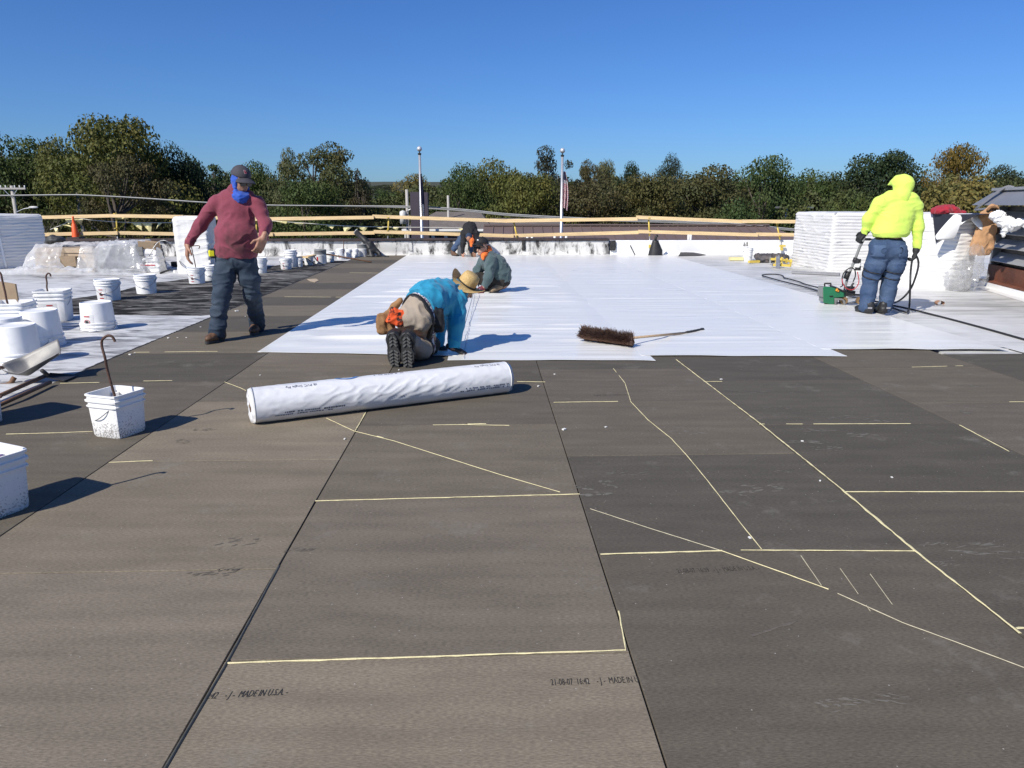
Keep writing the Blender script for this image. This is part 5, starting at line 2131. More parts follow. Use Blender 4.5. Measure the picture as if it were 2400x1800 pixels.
Hh *= np.clip(edge, .04, 1)
gx2 = gx + .06 * (fbm(np.stack([gx * 3, gy * 3, gx * 0 + 2], -1), 2, 12) - .5)
gy2 = gy + .25 * (vnoise(np.stack([gx * 1.3, gy * .3, gx * 0], -1), 15) - .5) * (gy < Yc - .3)
vv = np.stack([gx2, gy2, OLDZ + .008 + Hh], -1)
idx = np.arange(gx.size).reshape(gx.shape)
ff = np.stack([idx[:-1, :-1], idx[1:, :-1], idx[1:, 1:], idx[:-1, 1:]], -1)
cx = (gx[:-1, :-1])
cy = (gy[:-1, :-1])
cut = (np.abs(cx - (xL + .80)) < .17) & (np.abs(cy - (Yc - .44)) < .13)
ff = ff[~cut].reshape(-1, 4)
o = link('plastic_sheet', mesh('plastic_sheet', vv.reshape(-1, 3), ff, m_clear, True))
tag(o, 'clear plastic sheet draped over the tan and grey pile at the left', 'plastic sheet')
# dark rubber piece on top, black bars behind
s = SDF(at(118, 566, Yc) + [-.6, -.5, -.3], at(118, 566, Yc) + [.6, .5, .3], .018)
s.cone(at(103, 576, Yc + .1), at(124, 562, Yc + .1), .03, .10, .06).ell(at(131, 562, Yc + .15), (.16, .2, .075), .05)
v, f = s.mesh()
v = folds(v, f, .015, (8, 8, 8), 6)
tag(link('rubber_piece', mesh('rubber_piece', v, f, mat('dark grey rubber', (.045, .047, .045), .6, .2, 8), True)), 'dark grey rubber piece lying on the plastic-covered pile', 'rubber piece')
for k, (a, b, lab) in enumerate([((140, 569), (230, 571), 'black bar lying behind the orange cone'), ((150, 574), (222, 575), 'second black bar lower behind the plastic-covered pile')]):
    mb = MB()
    mb.beam(at(*a, Yc + 1.3), at(*b, Yc + 1.3), .05, .05)
    for px in (a[0] + 8, b[0] - 8):
        q = at(px, a[1], Yc + 1.3)
        mb.beam(q, (q[0], q[1], OLDZ), .03, .03)
    tag(mb.build('sawhorse', m_blk), lab, 'sawhorse')

# orange cone on the parapet
q = at(179, 566, YP + .08)
zb = .452
hC = at(178, 507, YP + .08)[2] - zb
t = thing('traffic_cone', (q[0], YP + .08, zb), 'tall slim orange traffic cone standing on the parapet at the left', 'traffic cone', local=True)
mb = MB()
mb.box((0, 0, .02), (.34, .28, .04))
mb.build('base', m_blk, t)
mb = MB()
mb.lathe([(.092, .04), (.088, .06), (.060, hC * .62), (.052, hC * .64), (.045, hC * .7), (.02, hC * .93), (.026, hC * .94), (.026, hC), (.001, hC)], 24)
mb.build('cone_body', mat('fluorescent orange pvc', (.86, .115, .02), .5, .06, 4), t, True)

# open paper sack
p = P(346, 639, OLDZ)
sc_ = p[1] / FPX
t = thing('paper_sack', p, 'open white paper sack with tan folded top near the far parapet', 'sack')
c0 = p + [0, .22, 0]
s = SDF(c0 + [-.5, -.45, -.05], c0 + [.5, .45, .75], .014)
hS = 48 * sc_
for zz, w, d in ((.07, .255, .16), (.2, .235, .15), (.33, .205, .14), (hS, .175, .12)):
    s.box(c0 + [-.02 + zz * .02, 0, zz], (w, d, .09), .04, .06)
v, f = s.mesh()
v = folds(v, f, .016, (7, 7, 9), 3)
v[:, 2] = np.maximum(v[:, 2], OLDZ + .002)
m_sack = mat('white kraft sack', (.66, .655, .64), .7, .05, 8)
part('bag', v, f, m_sack, t, True)
zt = hS + .085
mb = MB()
for (x0_, x1_, y_, lean) in ((-.19, .17, -.11, -.05), (-.19, .17, .12, .03)):
    mb.add([c0 + [x0_, y_, zt - .06], c0 + [x1_, y_, zt - .06], c0 + [x1_ - .02, y_ + lean, zt + .10], c0 + [x0_ + .03, y_ + lean, zt + .13]], [(0, 1, 2, 3)])
mb.add([c0 + [-.19, -.11, zt - .06], c0 + [-.19, .12, zt - .06], c0 + [-.22, .10, zt - .16], c0 + [-.25, -.1, zt - .2]], [(0, 1, 2, 3)])
mb.add([c0 + [.17, -.11, zt - .06], c0 + [.17, .12, zt - .06], c0 + [.14, .12, zt + .10], c0 + [.15, -.11, zt + .08]], [(0, 1, 2, 3)])
o = mb.build('folded_top', m_tan2, t)
o.modifiers.new('thickness', 'SOLIDIFY').thickness = .008
mb = MB()
for zz, w, mmm in ((.15, .17, 0),):
    mb.box(c0 + [0, -.178, zz], (.30, .004, .022))
mb.build('red_line', m_red, t)
for k, zz in enumerate((.22, .26, .30, .34, .38)):
    mb = MB()
    mb.box(c0 + [-.01, -.170 + k * .004, zz], (.24 - .02 * (k % 2), .004, .012))
    mb.build('print_line', mat('grey print', (.42, .42, .42), .7, .1, 20), t)
mb = MB()
mb.box(c0 + [-.13, -.158, .44], (.075, .004, .06))
mb.build('print_block', m_blk, t)
# thin wire arching by the sack
mb = MB()
mb.tube(smooth_path([at(350, 600, p[1] - .1), at(368, 570, p[1]), at(388, 564, p[1]), at(408, 580, p[1]), at(418, 605, p[1] - .1), at(425, 620, p[1] - .3), P(440, 632)], 5), .010, 5)
tag(mb.build('wire', m_wire2, None, True), 'thin wire arching up between the paper sack and the pails', 'wire')
# squeegee broom lying between sack and pail
t = thing('squeegee', P(400, 634, OLDZ), 'black floor squeegee lying right of the paper sack', 'squeegee')
mb = MB()
mb.box(P(409, 627, OLDZ) + [0, .15, .06], (.24, .10, .12))
mb.build('blade', m_tubeb, t)
mb = MB()
mb.tube([P(400, 632, OLDZ + .05), P(376, 640, OLDZ + .02)], .02, 8)
mb.build('handle', m_tubeb, t, True)
mb = MB()
mb.beam(P(408, 636, OLDZ + .02), P(432, 634, OLDZ + .02), .05, .04)
tag(mb.build('white_batten', m_pail), 'short white batten on the roof left of the lidded pails', 'batten')

# ================================================================== SCOOP, HANDLES, CARDBOARD AT THE LEFT BORDER
m_alum = mat('dull aluminium', (.20, .20, .195), .6, .16, 7, metal=.45, bump=.15, bscale=30, col2=(.30, .29, .27))
A0 = P(26, 896, 0) + [0, .05, .03]
B0 = at(136, 812, A0[1] + .10)
t = thing('grain_scoop', A0, 'dented aluminium scoop shovel tipped up at the left border', 'scoop')
ax_ = B0 - A0
ln = np.linalg.norm(ax_)
ax_ = ax_ / ln
side = np.cross(ax_, [-.55, -.50, .62])
side /= np.linalg.norm(side)
upv = np.cross(side, ax_)
nu, nw = 22, 17
vs = []
for i in range(nu):
    t_ = i / (nu - 1)
    wid = .155 * (math.sin(min(1, t_ * 2.6 + .12) * math.pi / 2) ** .8) * (1 - .10 * t_)
    dep = .115 * (1 - .55 * t_)
    for j in range(nw):
        s_ = (j / (nw - 1) - .5) * 2
        curl = dep * (abs(s_) ** 2.2) + .03 * max(0, .25 - t_) / .25 * 3 * (1 - .3 * s_ * s_)
        vs.append(A0 + ax_ * (ln * t_ - .02 * (1 - s_ * s_) * (t_ > .95)) + side * wid * s_ + upv * curl - upv * .05)
fs = [(i * nw + j, (i + 1) * nw + j, (i + 1) * nw + j + 1, i * nw + j + 1) for i in range(nu - 1) for j in range(nw - 1)]
o = part('blade', vs, fs, m_alum, t, True)
o.modifiers.new('thickness', 'SOLIDIFY').thickness = .004
mb = MB()
mb.tube(smooth_path([A0 + upv * .0, A0 - ax_ * .15 + upv * .03, A0 + np.array([-.9, -.1, .05])], 4), .02, 8)
mb.build('handle', m_stick, t, True)
for k, (a, b, r, lab) in enumerate([((-30, 940), (112, 878), .017, 'dark wooden handle lying under the scoop, upper one'), ((-30, 962), (118, 896), .015, 'dark wooden handle lying under the scoop, lower one'), ((-30, 872), (16, 858), .016, 'dark handle end at the left border behind the scoop')]):
    mb = MB()
    mb.tube([P(*a, .02), P((a[0] + b[0]) / 2, (a[1] + b[1]) / 2, .024 + .01 * k), P(*b, .03)], r, 8)
    tag(mb.build('wooden_pole', m_stick, None, True), lab, 'pole', 'dark wooden poles')
t = thing('spade', P(140, 885), 'black flat roofing spade lying right of the scoop', 'spade')
mb = MB()
q = [P(104, 884, .03), P(118, 875, .05), P(184, 880, .01), P(150, 894, .01)]
mb.add(q, [(0, 1, 2, 3)])
o = mb.build('blade', mat('blackened steel', (.05, .046, .04), .5, .3, 12, metal=.4), t)
o.modifiers.new('thickness', 'SOLIDIFY').thickness = .006
mb = MB()
mb.tube([P(112, 879, .05), P(98, 868, .10)], .016, 8)
mb.build('socket', m_blk, t, True)
# tarp shadowed blue corner of the old roofing by the spade is just shade; cardboard at the border
mb = MB()
a = at(-14, 664, bp9[1] + .22)
mb.box(a + [.10, 0, -.16], (.34, .02, .36), R=Euler((.12, .12, -.2)).to_matrix())
o = mb.build('cardboard_panel', m_tan2)
tag(o, 'brown cardboard panel leaning at the left border above the buckets', 'cardboard')

# white foam crumbs scattered by the board edge
m_crumb = mat('white foam crumb', (.76, .75, .70), .8, .05, 20)
crumbs = [(395, 793, .02), (416, 792, .012), (305, 832, .02), (316, 828, .012), (555, 730, .035), (575, 742, .012), (1300, 878, .012), (1262, 906, .015), (1420, 1002, .012), (808, 1030, .012), (1757, 1262, .012), (610, 880, .01), (935, 868, .012), (1322, 1008, .02),
          (1690, 890, .015), (1880, 1035, .012), (1922, 1128, .01), (2090, 1120, .01), (1968, 712, .05), (2012, 665, .04), (437, 792, .012), (470, 767, .014)]
mb = MB()
for k, (x, y, sz) in enumerate(crumbs):
    q = P(x, y, 0.0)
    rr = random.Random(k)
    mb.box(q + [0, 0, sz * .2 + .002], (sz * 1.2, sz * .8, sz * .4), rr.uniform(0, 3))
tag(mb.build('foam_litter', m_crumb), 'pale foam crumbs littering the boards', 'litter', kind='stuff')
# pale cardboard offcut on the black strip
mb = MB()
mb.prism([P(720, 655)[:2], P(741, 654)[:2], P(747, 658)[:2], P(738, 662)[:2], P(726, 659)[:2]], .001, .008)
tag(mb.build('paper_scrap', m_tan), 'pale tan paper scrap at the edge between boards and black strip', 'scrap')

# ================================================================== FOREGROUND ROLL, BROOM
m_roll = mat('white roll wrapper', (0.71, 0.715, 0.72), .30, .03, 5, bump=.15, bscale=22, bdist=.006)
R_ = .117
ra = P(588, 998, 0) + [0.0, R_ * .55, R_]
rb_ = P(1190, 922, 0) + [-.02, R_ * .4, R_ - .002]
d = rb_ - ra
LN = np.linalg.norm(d)
d /= LN
sdv = np.cross(d, [0, 0, 1])
sdv /= np.linalg.norm(sdv)
upv = np.cross(sdv, d)
t = thing('membrane_roll', (ra + rb_) / 2 - [0, 0, R_], 'unopened white wrapped roll of roofing membrane lying in the foreground', 'membrane roll')
nl, na = 220, 96


def roll_r(s, a):
    """radius over length s and angle a (0 = up, positive towards the camera)"""
    q = np.stack([s * 5.0 - a * .9, a * 1.1 + s * 1.5, s * 0], -1)
    diag = 1 - np.abs(2 * vnoise(np.stack([s * 15 + a * 3.0, a * 2.2 - s * 2.0, s * 0 + 3], -1), 4) - 1)
    zone = np.exp(-((a - 1.25) / .65) ** 2) * np.clip((s - .15) * 3, 0, 1) * np.clip((LN - .25 - s) * 4, .15, 1)
    endp = np.exp(-((s - .12) / .12) ** 2) + np.exp(-((LN - s - .12) / .10) ** 2)
    return R_ + .0075 * (diag ** 3) * zone + .006 * (fbm(q * 2, 3, 9) - .5) + .004 * endp * (vnoise(np.stack([s * 30, a * 5, s * 0], -1), 2) - .5)


ss = np.linspace(0, LN, nl)
aa = np.linspace(0, 2 * math.pi, na, endpoint=False)
S, A_ = np.meshgrid(ss, aa, indexing='ij')
Rr = roll_r(S, np.where(A_ > math.pi, A_ - 2 * math.pi, A_))
X = ra + S[..., None] * d + (np.cos(A_) * Rr)[..., None] * upv + (np.sin(A_) * Rr)[..., None] * sdv
X[..., 2] = np.maximum(X[..., 2], .0025)
v = X.reshape(-1, 3)
i = np.arange(nl * na).reshape(nl, na)
j = np.roll(i, -1, 1)
F = [np.stack([i[:-1], i[1:], j[1:], j[:-1]], -1).reshape(-1, 4)]
allv = [v]
nb = len(v)
for end, ring, sg in ((ra, i[0], -1), (rb_, i[-1], 1)):
    prev = ring
    for q, dep in ((.93, .020), (.75, .024), (.50, .018), (.25, .010), (.04, .004)):
        vv = end + (v[ring] - end) * q + d * sg * dep + d * (.010 * (vnoise(v[ring] * 40, 7) - .5))[:, None]
        vv[:, 2] = np.maximum(vv[:, 2], .003)
        allv.append(vv)
        ids = np.arange(nb, nb + na)
        qd = np.stack([prev, np.roll(prev, -1), np.roll(ids, -1), ids], -1)
        F.append(qd if sg > 0 else qd[:, ::-1])
        prev = ids
        nb += na
part('wrapper', np.concatenate(allv), np.concatenate(F), m_roll, t, True)


def roll_text(s, s0, a0, size, mm, name, flip=True, sub=None):
    v, f = text_mesh(s, size)
    v = v - [v[:, 0].mean(), v[:, 1].mean(), 0]
    if flip:
        v = -v
    n = []
    for x, y, _z in v:
        s_ = s0 + x
        a_ = a0 - y / R_
        r_ = float(roll_r(np.array([s_]), np.array([a_]))[0]) + .0022
        n.append(ra + d * s_ + upv * math.cos(a_) * r_ + sdv * math.sin(a_) * r_)
    return part(name, np.array(n), f, mm, t)


m_navy = mat('navy print', (.10, .12, .17), .5, .2, 30)
m_blue = mat('blue print', (.08, .20, .45), .5, .1, 30)
roll_text('IB PVC Single Ply', .30, .42, .029, m_navy, 'lettering')
roll_text('IB PVC Single Ply', 1.64, .30, .029, m_navy, 'lettering')


def roll_marks(s0, s1, a0, hgt, seed):
    """small print too worn to read: rows of short broken strokes"""
    r = random.Random(seed)
    mb = MB()
    x = s0
    while x < s1:
        w = r.uniform(.006, .016)
        q = []
        for s_, da in ((x, 0), (x + w, 0), (x + w, hgt), (x, hgt)):
            a_ = a0 + da / R_
            r_ = float(roll_r(np.array([s_]), np.array([a_]))[0]) + .002
            q.append(ra + d * s_ + upv * math.cos(a_) * r_ + sdv * math.sin(a_) * r_)
        mb.add(q, [(0, 3, 2, 1)])
        x += w + (r.uniform(.002, .005) if r.random() > .2 else r.uniform(.012, .03))
    tag(mb.build('print_marks', m_navy, t), kind='stuff')


for k, (s0_, s1_, a_, h_) in enumerate([(.18, .40, 1.88, .010), (.43, .56, 1.88, .013), (.12, .48, 2.05, .007), (1.44, 1.62, 1.72, .009), (1.66, 1.78, 1.72, .010), (1.40, 1.80, 1.88, .010), (.80, 1.02, .02, .010)]):
    roll_marks(s0_, s1_, a_, h_, k + 1)
n = []
for rr_, out in ((.055, 1), (.038, 0)):
    for k in range(24):
        a_ = 2 * math.pi * k / 24
        s_ = .62 + rr_ * 1.5 * math.cos(a_)
        b_ = -.22 + rr_ * math.sin(a_) / R_
        r_ = float(roll_r(np.array([s_]), np.array([b_]))[0]) + .003
        n.append(ra + d * s_ + upv * math.cos(b_) * r_ + sdv * math.sin(b_) * r_)
part('logo_ring', np.array(n), [(k, (k + 1) % 24, 24 + (k + 1) % 24, 24 + k) for k in range(24)], m_blue, t)
mb = MB()
mb.tube(smooth_path([ra - d * .012 + upv * .05 + sdv * .03, ra - d * .02 + upv * .01 + sdv * .035, ra - d * .015 - upv * .035 + sdv * .02], 4), .007, 6)
mb.build('core_tie', m_stick, t, True)

# push broom lying on the membrane
h0, h1 = P(1365, 800, .02), P(1480, 815, .02)
h0 = h0 + [.0, .05, .075]
h1 = h1 + [.0, .05, .065]
cB_ = (h0 + h1) / 2
t = thing('push_broom', [cB_[0], cB_[1], .016], 'brown push broom with black grip lying on the white membrane', 'broom')
bd = (h1 - h0)
bl = np.linalg.norm(bd)
bd /= bl
out = np.array([-.10, -.80, .55])
out -= bd * (out @ bd)
out /= np.linalg.norm(out)
thk = np.cross(bd, out)
m_bris = mat('dark brown bristles', (.17, .095, .062), .85, .35, 25, col2=(.30, .18, .12))
mb = MB()
Rm = Matrix((tuple(bd), tuple(out), tuple(thk))).transposed()
mb.box(cB_ - out * .075, (bl, .03, .06), R=Rm)
mb.build('block', m_stick, t)
rb2 = np.random.default_rng(5)
nb_ = 4200
u_ = rb2.uniform(-.5, .5, nb_) * bl
w_ = rb2.uniform(-.5, .5, nb_) * .062
vs = []
b0 = cB_ + np.outer(u_, bd) + np.outer(w_, thk) - out * .065
ln_ = .115 + rb2.normal(size=nb_) * .006
dir_ = out[None] + bd[None] * (u_ / bl * .30 + rb2.normal(size=nb_) * .09)[:, None] + thk[None] * (w_ / .06 * .55 + rb2.normal(size=nb_) * .10)[:, None]
tip = b0 + dir_ * ln_[:, None]
wv_ = np.cross(dir_, rb2.normal(size=(nb_, 3)))
wv_ /= np.linalg.norm(wv_, axis=1)[:, None]
wv_ *= .0022
V_ = np.stack([b0 - wv_, b0 + wv_, tip + wv_ * .8, tip - wv_ * .8], 1).reshape(-1, 3)
V_[:, 2] = np.maximum(V_[:, 2], .014)
o = part('bristles', V_, np.arange(4 * nb_).reshape(-1, 4), m_bris, t)
tag(o, kind='stuff')
ha = cB_ - out * .08 + bd * .05
hb = P(1608, 780, .02)
hc = P(1648, 772, .02)
ha2 = at(1481, 792, h1[1] + .12)
mb = MB()
mb.tube([ha2, hb], .0125, 10)
mb.build('handle', mat('pale wooden handle', (.42, .30, .19), .7, .2, 9, stretch=(2, 6, 6)), t, True)
mb = MB()
gp = [hb + (hc - hb) * k / 10 for k in range(11)]
mb.tube(gp, [.017, .019, .016, .018, .015, .018, .016, .018, .016, .021, .018], 10)
mb.build('grip', m_blk, t, True)
mb = MB()
mb.tube([ha2, cB_ + bd * .15 - out * .06, cB_ - out * .07], .012, 8)
mb.build('ferrule', m_stick, t, True)

# chalk string stretched between the two kneeling workers
m_str = mat('black chalk string', (.03, .03, .03), .8, .1, 10)
mb = MB()
mb.tube([P(1076, 812, .04), at(1112, 678, P(1130, 690)[1] - .3)], .003, 5)
tag(mb.build('chalk_string', m_str, None, True), 'taut black chalk string running from the straw hat man to the crouching man', 'string')
bead([P(1086, 838, .023), P(1112, 690, .021)], .006, 'chalk_mark', m=mat('grey chalk', (.55, .56, .57), .9, .1, 9), jit=.4, seed=44, h=.0006, breaks=.05)

# ================================================================== RIGHT SIDE: LOUVERED VENT
m_hood = mat('grey painted sheet metal', (.27, .275, .285), .45, .08, 3, metal=.3)
m_slat = mat('pale grey louver', (.40, .405, .40), .45, .08, 3, metal=.3)
m_rustp = mat('rusted brown sheet', (.20, .065, .03), .75, .2, 3.0, col2=(.10, .035, .02), bump=.3, bscale=30)
O_ = P(2308, 668, OLDZ)
e1 = P(2400, 693) - P(2308, 668)
e1[2] = 0
e1 /= np.linalg.norm(e1)
nv_ = np.array([e1[1], -e1[0], 0])
if nv_[0] > 0:
    nv_ = -nv_
VL, VD = 3.6, 1.9
t = thing('louvered_vent', O_ + e1 * VL / 2 - nv_ * VD / 2, 'large grey louvered roof vent with rusted base at the right border', 'roof vent')


def vbox(s0, s1, n0, n1, z0, z1, name, mm, parent=t):
    mb = MB()
    poly = [O_ + e1 * s0 + nv_ * n0, O_ + e1 * s1 + nv_ * n0, O_ + e1 * s1 + nv_ * n1, O_ + e1 * s0 + nv_ * n1]
    # keep counter-clockwise
    ar = sum(poly[k][0] * poly[(k + 1) % 4][1] - poly[(k + 1) % 4][0] * poly[k][1] for k in range(4))
    if ar < 0:
        poly = poly[::-1]
    mb.prism([p[:2] for p in poly], z0, z1)
    return mb.build(name, mm, parent)


vbox(-.02, VL, -VD, .10, OLDZ, .10, 'base_flange', m_rustp)
vbox(0.02, VL, -VD, 0.0, .10, .36, 'rusted_base', m_rustp)
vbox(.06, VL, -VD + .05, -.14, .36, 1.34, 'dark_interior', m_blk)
vbox(0.02, .09, -.16, -.01, .36, 1.34, 'corner_post', m_hood)
zs_ = [1.20, .97, .74, .51]
for zz in zs_:
    mb = MB()
    a, b_ = O_ + e1 * .10, O_ + e1 * VL
    lo, hi = .015, -.12
    q = [a + nv_ * lo + [0, 0, zz - .065], b_ + nv_ * lo + [0, 0, zz - .065], b_ + nv_ * hi + [0, 0, zz + .075], a + nv_ * hi + [0, 0, zz + .075]]
    q2 = [p + [0, 0, -.008] for p in q]
    mb.add(q + q2, [(0, 1, 2, 3), (7, 6, 5, 4), (0, 4, 5, 1), (3, 2, 6, 7), (0, 3, 7, 4), (1, 5, 6, 2)])
    mb.build('louver', m_slat, t)
# hood: sloping skirts and a flat top
za, zb_ = 1.36, 1.60
mb = MB()
outer = [O_ - e1 * .28 + nv_ * .30, O_ + e1 * VL + nv_ * .30, O_ + e1 * VL - nv_ * (VD + .2), O_ - e1 * .28 - nv_ * (VD + .2)]
inner = [O_ - e1 * .02 + nv_ * .05, O_ + e1 * VL + nv_ * .05, O_ + e1 * VL - nv_ * (VD - .1), O_ - e1 * .02 - nv_ * (VD - .1)]
vs = [p * [1, 1, 0] + [0, 0, za] for p in outer] + [p * [1, 1, 0] + [0, 0, zb_] for p in inner]
mb.add(vs, [(k, (k + 1) % 4, 4 + (k + 1) % 4, 4 + k) for k in range(4)] + [(3, 2, 1, 0)])
mb.build('hood_skirt', m_hood, t)
vbox(-.07, VL, -(VD - .05), .10, zb_, zb_ + .045, 'hood_top', m_slat)
# white flashing kerb in front of the vent
mb = MB()
mb.add([O_ + e1 * .05 + nv_ * .11 + [0, 0, .012], O_ + e1 * VL + nv_ * .11 + [0, 0, .012], O_ + e1 * VL + nv_ * .36 + [0, 0, .004], O_ + e1 * .15 + nv_ * .30 + [0, 0, .004]], [(0, 1, 2, 3)])
mb.add([O_ + e1 * .05 + nv_ * .105 + [0, 0, .085], O_ + e1 * VL + nv_ * .105 + [0, 0, .085], O_ + e1 * VL + nv_ * .11 + [0, 0, .012], O_ + e1 * .05 + nv_ * .11 + [0, 0, .012]], [(0, 1, 2, 3)])
mb.build('white_flashing', m_parw, t)
# grey strap over the hood
z4j = lambda x, y: (1800 + x / 3.687, 380 + y / 3.687)
mb = MB()
for off, wd in ((0, .05), (.06, .035), (-.05, .03)):
    pp = smooth_path([O_ + e1 * (.55 + off) + nv_ * .02 + [0, 0, zb_ + .055], O_ + e1 * (.42 + off) + nv_ * .10 + [0, 0, zb_ + .052], O_ + e1 * (.2 + off) + nv_ * .31 + [0, 0, za + .03], O_ + e1 * (.06 + off * .7) + nv_ * .34 + [0, 0, za - .06], at(*z4j(1925 + off * 300, 400), O_[1] - .74) + [0, 0, .0]], 4)
    for a, b_ in zip(pp, pp[1:]):
        mb.beam(a, b_, wd, .006, up=nv_ + [0, 0, .6])
tag(mb.build('strap', mat('grey webbing', (.19, .195, .205), .8, .1, 20)), 'grey webbing straps hanging over the edge of the vent hood', 'strap')

# tan jacket hung at the corner of the vent
m_jack = mat('tan duck canvas', (.42, .235, .115), .85, .10, 8, bump=.4, bscale=120, bdist=.002, sheen=.2)
Yj = O_[1] - .78
jp = lambda x, y, dy=0.0: at(1800 + x / 3.687, 380 + y / 3.687, Yj + dy)
c = jp(1860, 600)
s = SDF(c + [-.5, -.45, -.65], c + [.5, .45, .65], .011)
s.chain([jp(1925, 395, .02), jp(1890, 470), jp(1855, 600), jp(1830, 700), jp(1815, 775)], [.055, .105, .115, .125, .13], .05)
s.chain([jp(1960, 400, .05), jp(1945, 480, .03), jp(1900, 600, .02), jp(1870, 770, .02)], [.05, .07, .08, .09], .05)
s.chain([jp(1950, 470, .0), jp(1945, 560, -.05), jp(1932, 660, -.06), jp(1925, 735, -.05)], [.065, .075, .065, .052], .02)
# flatten front to back
v, f = s.mesh()
v[:, 1] = Yj + (v[:, 1] - Yj) * .62
v = folds(v, f, .016, (7, 7, 4), 12, .01, 26)
zlow = jp(1800, 806)[2]
v[:, 2] = np.maximum(v[:, 2], zlow + .03 * (v[:, 0] - c[0]))
t = thing('work_jacket', [c[0], Yj, zlow], 'tan canvas work jacket hanging at the vent corner', 'jacket')
part('jacket_body', v, f, m_jack, t, True)
s = SDF(c + [-.5, -.45, -.65], c + [.5, .45, .65], .011)
s.cone(jp(1945, 540, .0), jp(1975, 600, -.01), .05, .05, .03)
sdf_part('lining', s, mat('dark brown lining', (.035, .02, .014), .9, .2, 9), t)
mb = MB()
mb.tube(smooth_path([jp(1895, 420, -.08), jp(1925, 392, -.085), jp(1960, 395, -.07), jp(1985, 410, 0)], 4), .022, 7)
mb.build('collar', mat('brown corduroy', (.20, .105, .05), .9, .1, 30), t, True)

# white crumpled shirt over the louvers
m_cloth = mat('crumpled white cotton', (.76, .76, .75), .8, .03, 6, sheen=.1)
Yw = O_[1] - 1.18
wp = lambda x, y, dy=0.0: at(1800 + x / 3.687, 380 + y / 3.687, Yw + dy)
c = wp(2090, 520)
s = SDF(c + [-.6, -.6, -.4], c + [.8, .6, .35], .011)
s.chain([wp(1950, 465, .1), wp(1990, 470, .05), wp(2050, 520), wp(2120, 540, -.1), wp(2200, 520, -.25), wp(2290, 520, -.4)], [.05, .075, .085, .075, .06, .05], .04)
s.chain([wp(2050, 540, 0), wp(2042, 590, .0), wp(2030, 645, .0)], [.06, .03, .008], .04).chain([wp(2090, 560, -.03), wp(2110, 585, -.04)], [.06, .04], .03)
v, f = s.mesh()
v = folds(v, f, .026, (13, 13, 16), 21, .02, 40)
o = link('white_shirt', mesh('white_shirt', v, f, m_cloth, True))
tag(o, 'crumpled white shirt thrown over the vent louvers', 'shirt')

# red cloth, dark panel and white membrane flap on the right stack
zt = OLDZ + hD
Yd = qd1[1]
dp = lambda x, y, dy=0.0: at(1800 + x / 3.687, 380 + y / 3.687, Yd + dy)
c = dp(1550, 420, .35)
s = SDF(c + [-.6, -.4, -.3], c + [.6, .4, .3], .011)
s.ell(dp(1500, 422, .3), (.15, .15, .085), .05).ell(dp(1560, 415, .35), (.15, .14, .08), .05).ell(dp(1630, 438, .35), (.14, .10, .035), .05)
v, f = s.mesh()
v = folds(v, f, .022, (11, 11, 14), 31, .015, 40)
v[:, 2] = np.maximum(v[:, 2], zt + .012)
tag(link('red_cloth', mesh('red_cloth', v, f, mat('red cotton', (.30, .008, .022), .85, .12, 8, sheen=.2), True)), 'bunched red cloth lying on the right wrapped stack', 'cloth')
fa = (qd1 - qd0)
fa[2] = 0
fa /= np.linalg.norm(fa)
fn = np.array([fa[1], -fa[0], 0])
if fn[1] > 0:
    fn = -fn
mb = MB()
u0_, u1_ = -0.42, 0.28
T0 = qd1 + fn * .035
vs = [T0 + fa * -.42 + [0, 0, zt + .012 - OLDZ + OLDZ], T0 + fa * .30 + [0, 0, zt + .012], T0 + fa * .10 + [0, 0, zt - .10], T0 + fa * -.28 + [0, 0, zt - .44], T0 + fa * -.30 + [0, 0, zt - .46],
      T0 - fn * .5 + fa * -.40 + [0, 0, zt + .03], T0 - fn * .5 + fa * .5 + [0, 0, zt + .03]]
vs = [np.array([p[0], p[1], p[2]]) for p in vs]
mb.add(vs, [(0, 4, 3, 2, 1), (0, 1, 6, 5)])
o = mb.build('dark_panel', mat('dark navy sheet', (.018, .02, .028), .5, .15, 5))
o.modifiers.new('thickness', 'SOLIDIFY').thickness = .006
tag(o, 'dark navy sheet folded over the top edge of the right stack', 'sheet')
# white flap: draped strip with a wavy hem
nu, nv2 = 40, 18
vs = []
for i in range(nu):
    u = i / (nu - 1)
    p_top = T0 + fa * (-.02 + .74 * min(u, .42) / .42 * .5) if False else None
    s_ = -.03 + u * .52
    base = qd1 + (fa * min(s_, 0.0) if s_ < 0 else (qd2 - qd1) / np.linalg.norm(qd2 - qd1) * s_ * .95)
    nn = fn if s_ < .02 else np.array([.25, -.97, 0])
    hem = .16 + .10 * math.sin(u * 9.0 + .5) + .17 * math.exp(-((u - .05) / .12) ** 2)
    for j in range(nv2):
        t_ = j / (nv2 - 1)
        wave = .035 * math.sin(u * 17 + 1) * t_
        dn = t_ * hem
        if t_ < .25:
            q = base - nn * (.25 - t_) * 1.0 + [0, 0, zt + .02 - base[2]]
        else:
            q = base + nn * (.05 + .10 * math.sin((t_ - .25) / .75 * 1.6) + wave) + [0, 0, zt + .02 - base[2] - (t_ - .25) / .75 * hem]
        q[0] += -.26 * (1 - u) * max(0, t_ - .2)
        vs.append(q)
fs = [(i * nv2 + j, (i + 1) * nv2 + j, (i + 1) * nv2 + j + 1, i * nv2 + j + 1) for i in range(nu - 1) for j in range(nv2 - 1)]
o = link('membrane_flap', mesh('membrane_flap', vs, fs, m_parw, True))
o.modifiers.new('thickness', 'SOLIDIFY').thickness = .004
tag(o, 'white membrane offcut draped over the corner of the right stack', 'membrane offcut')

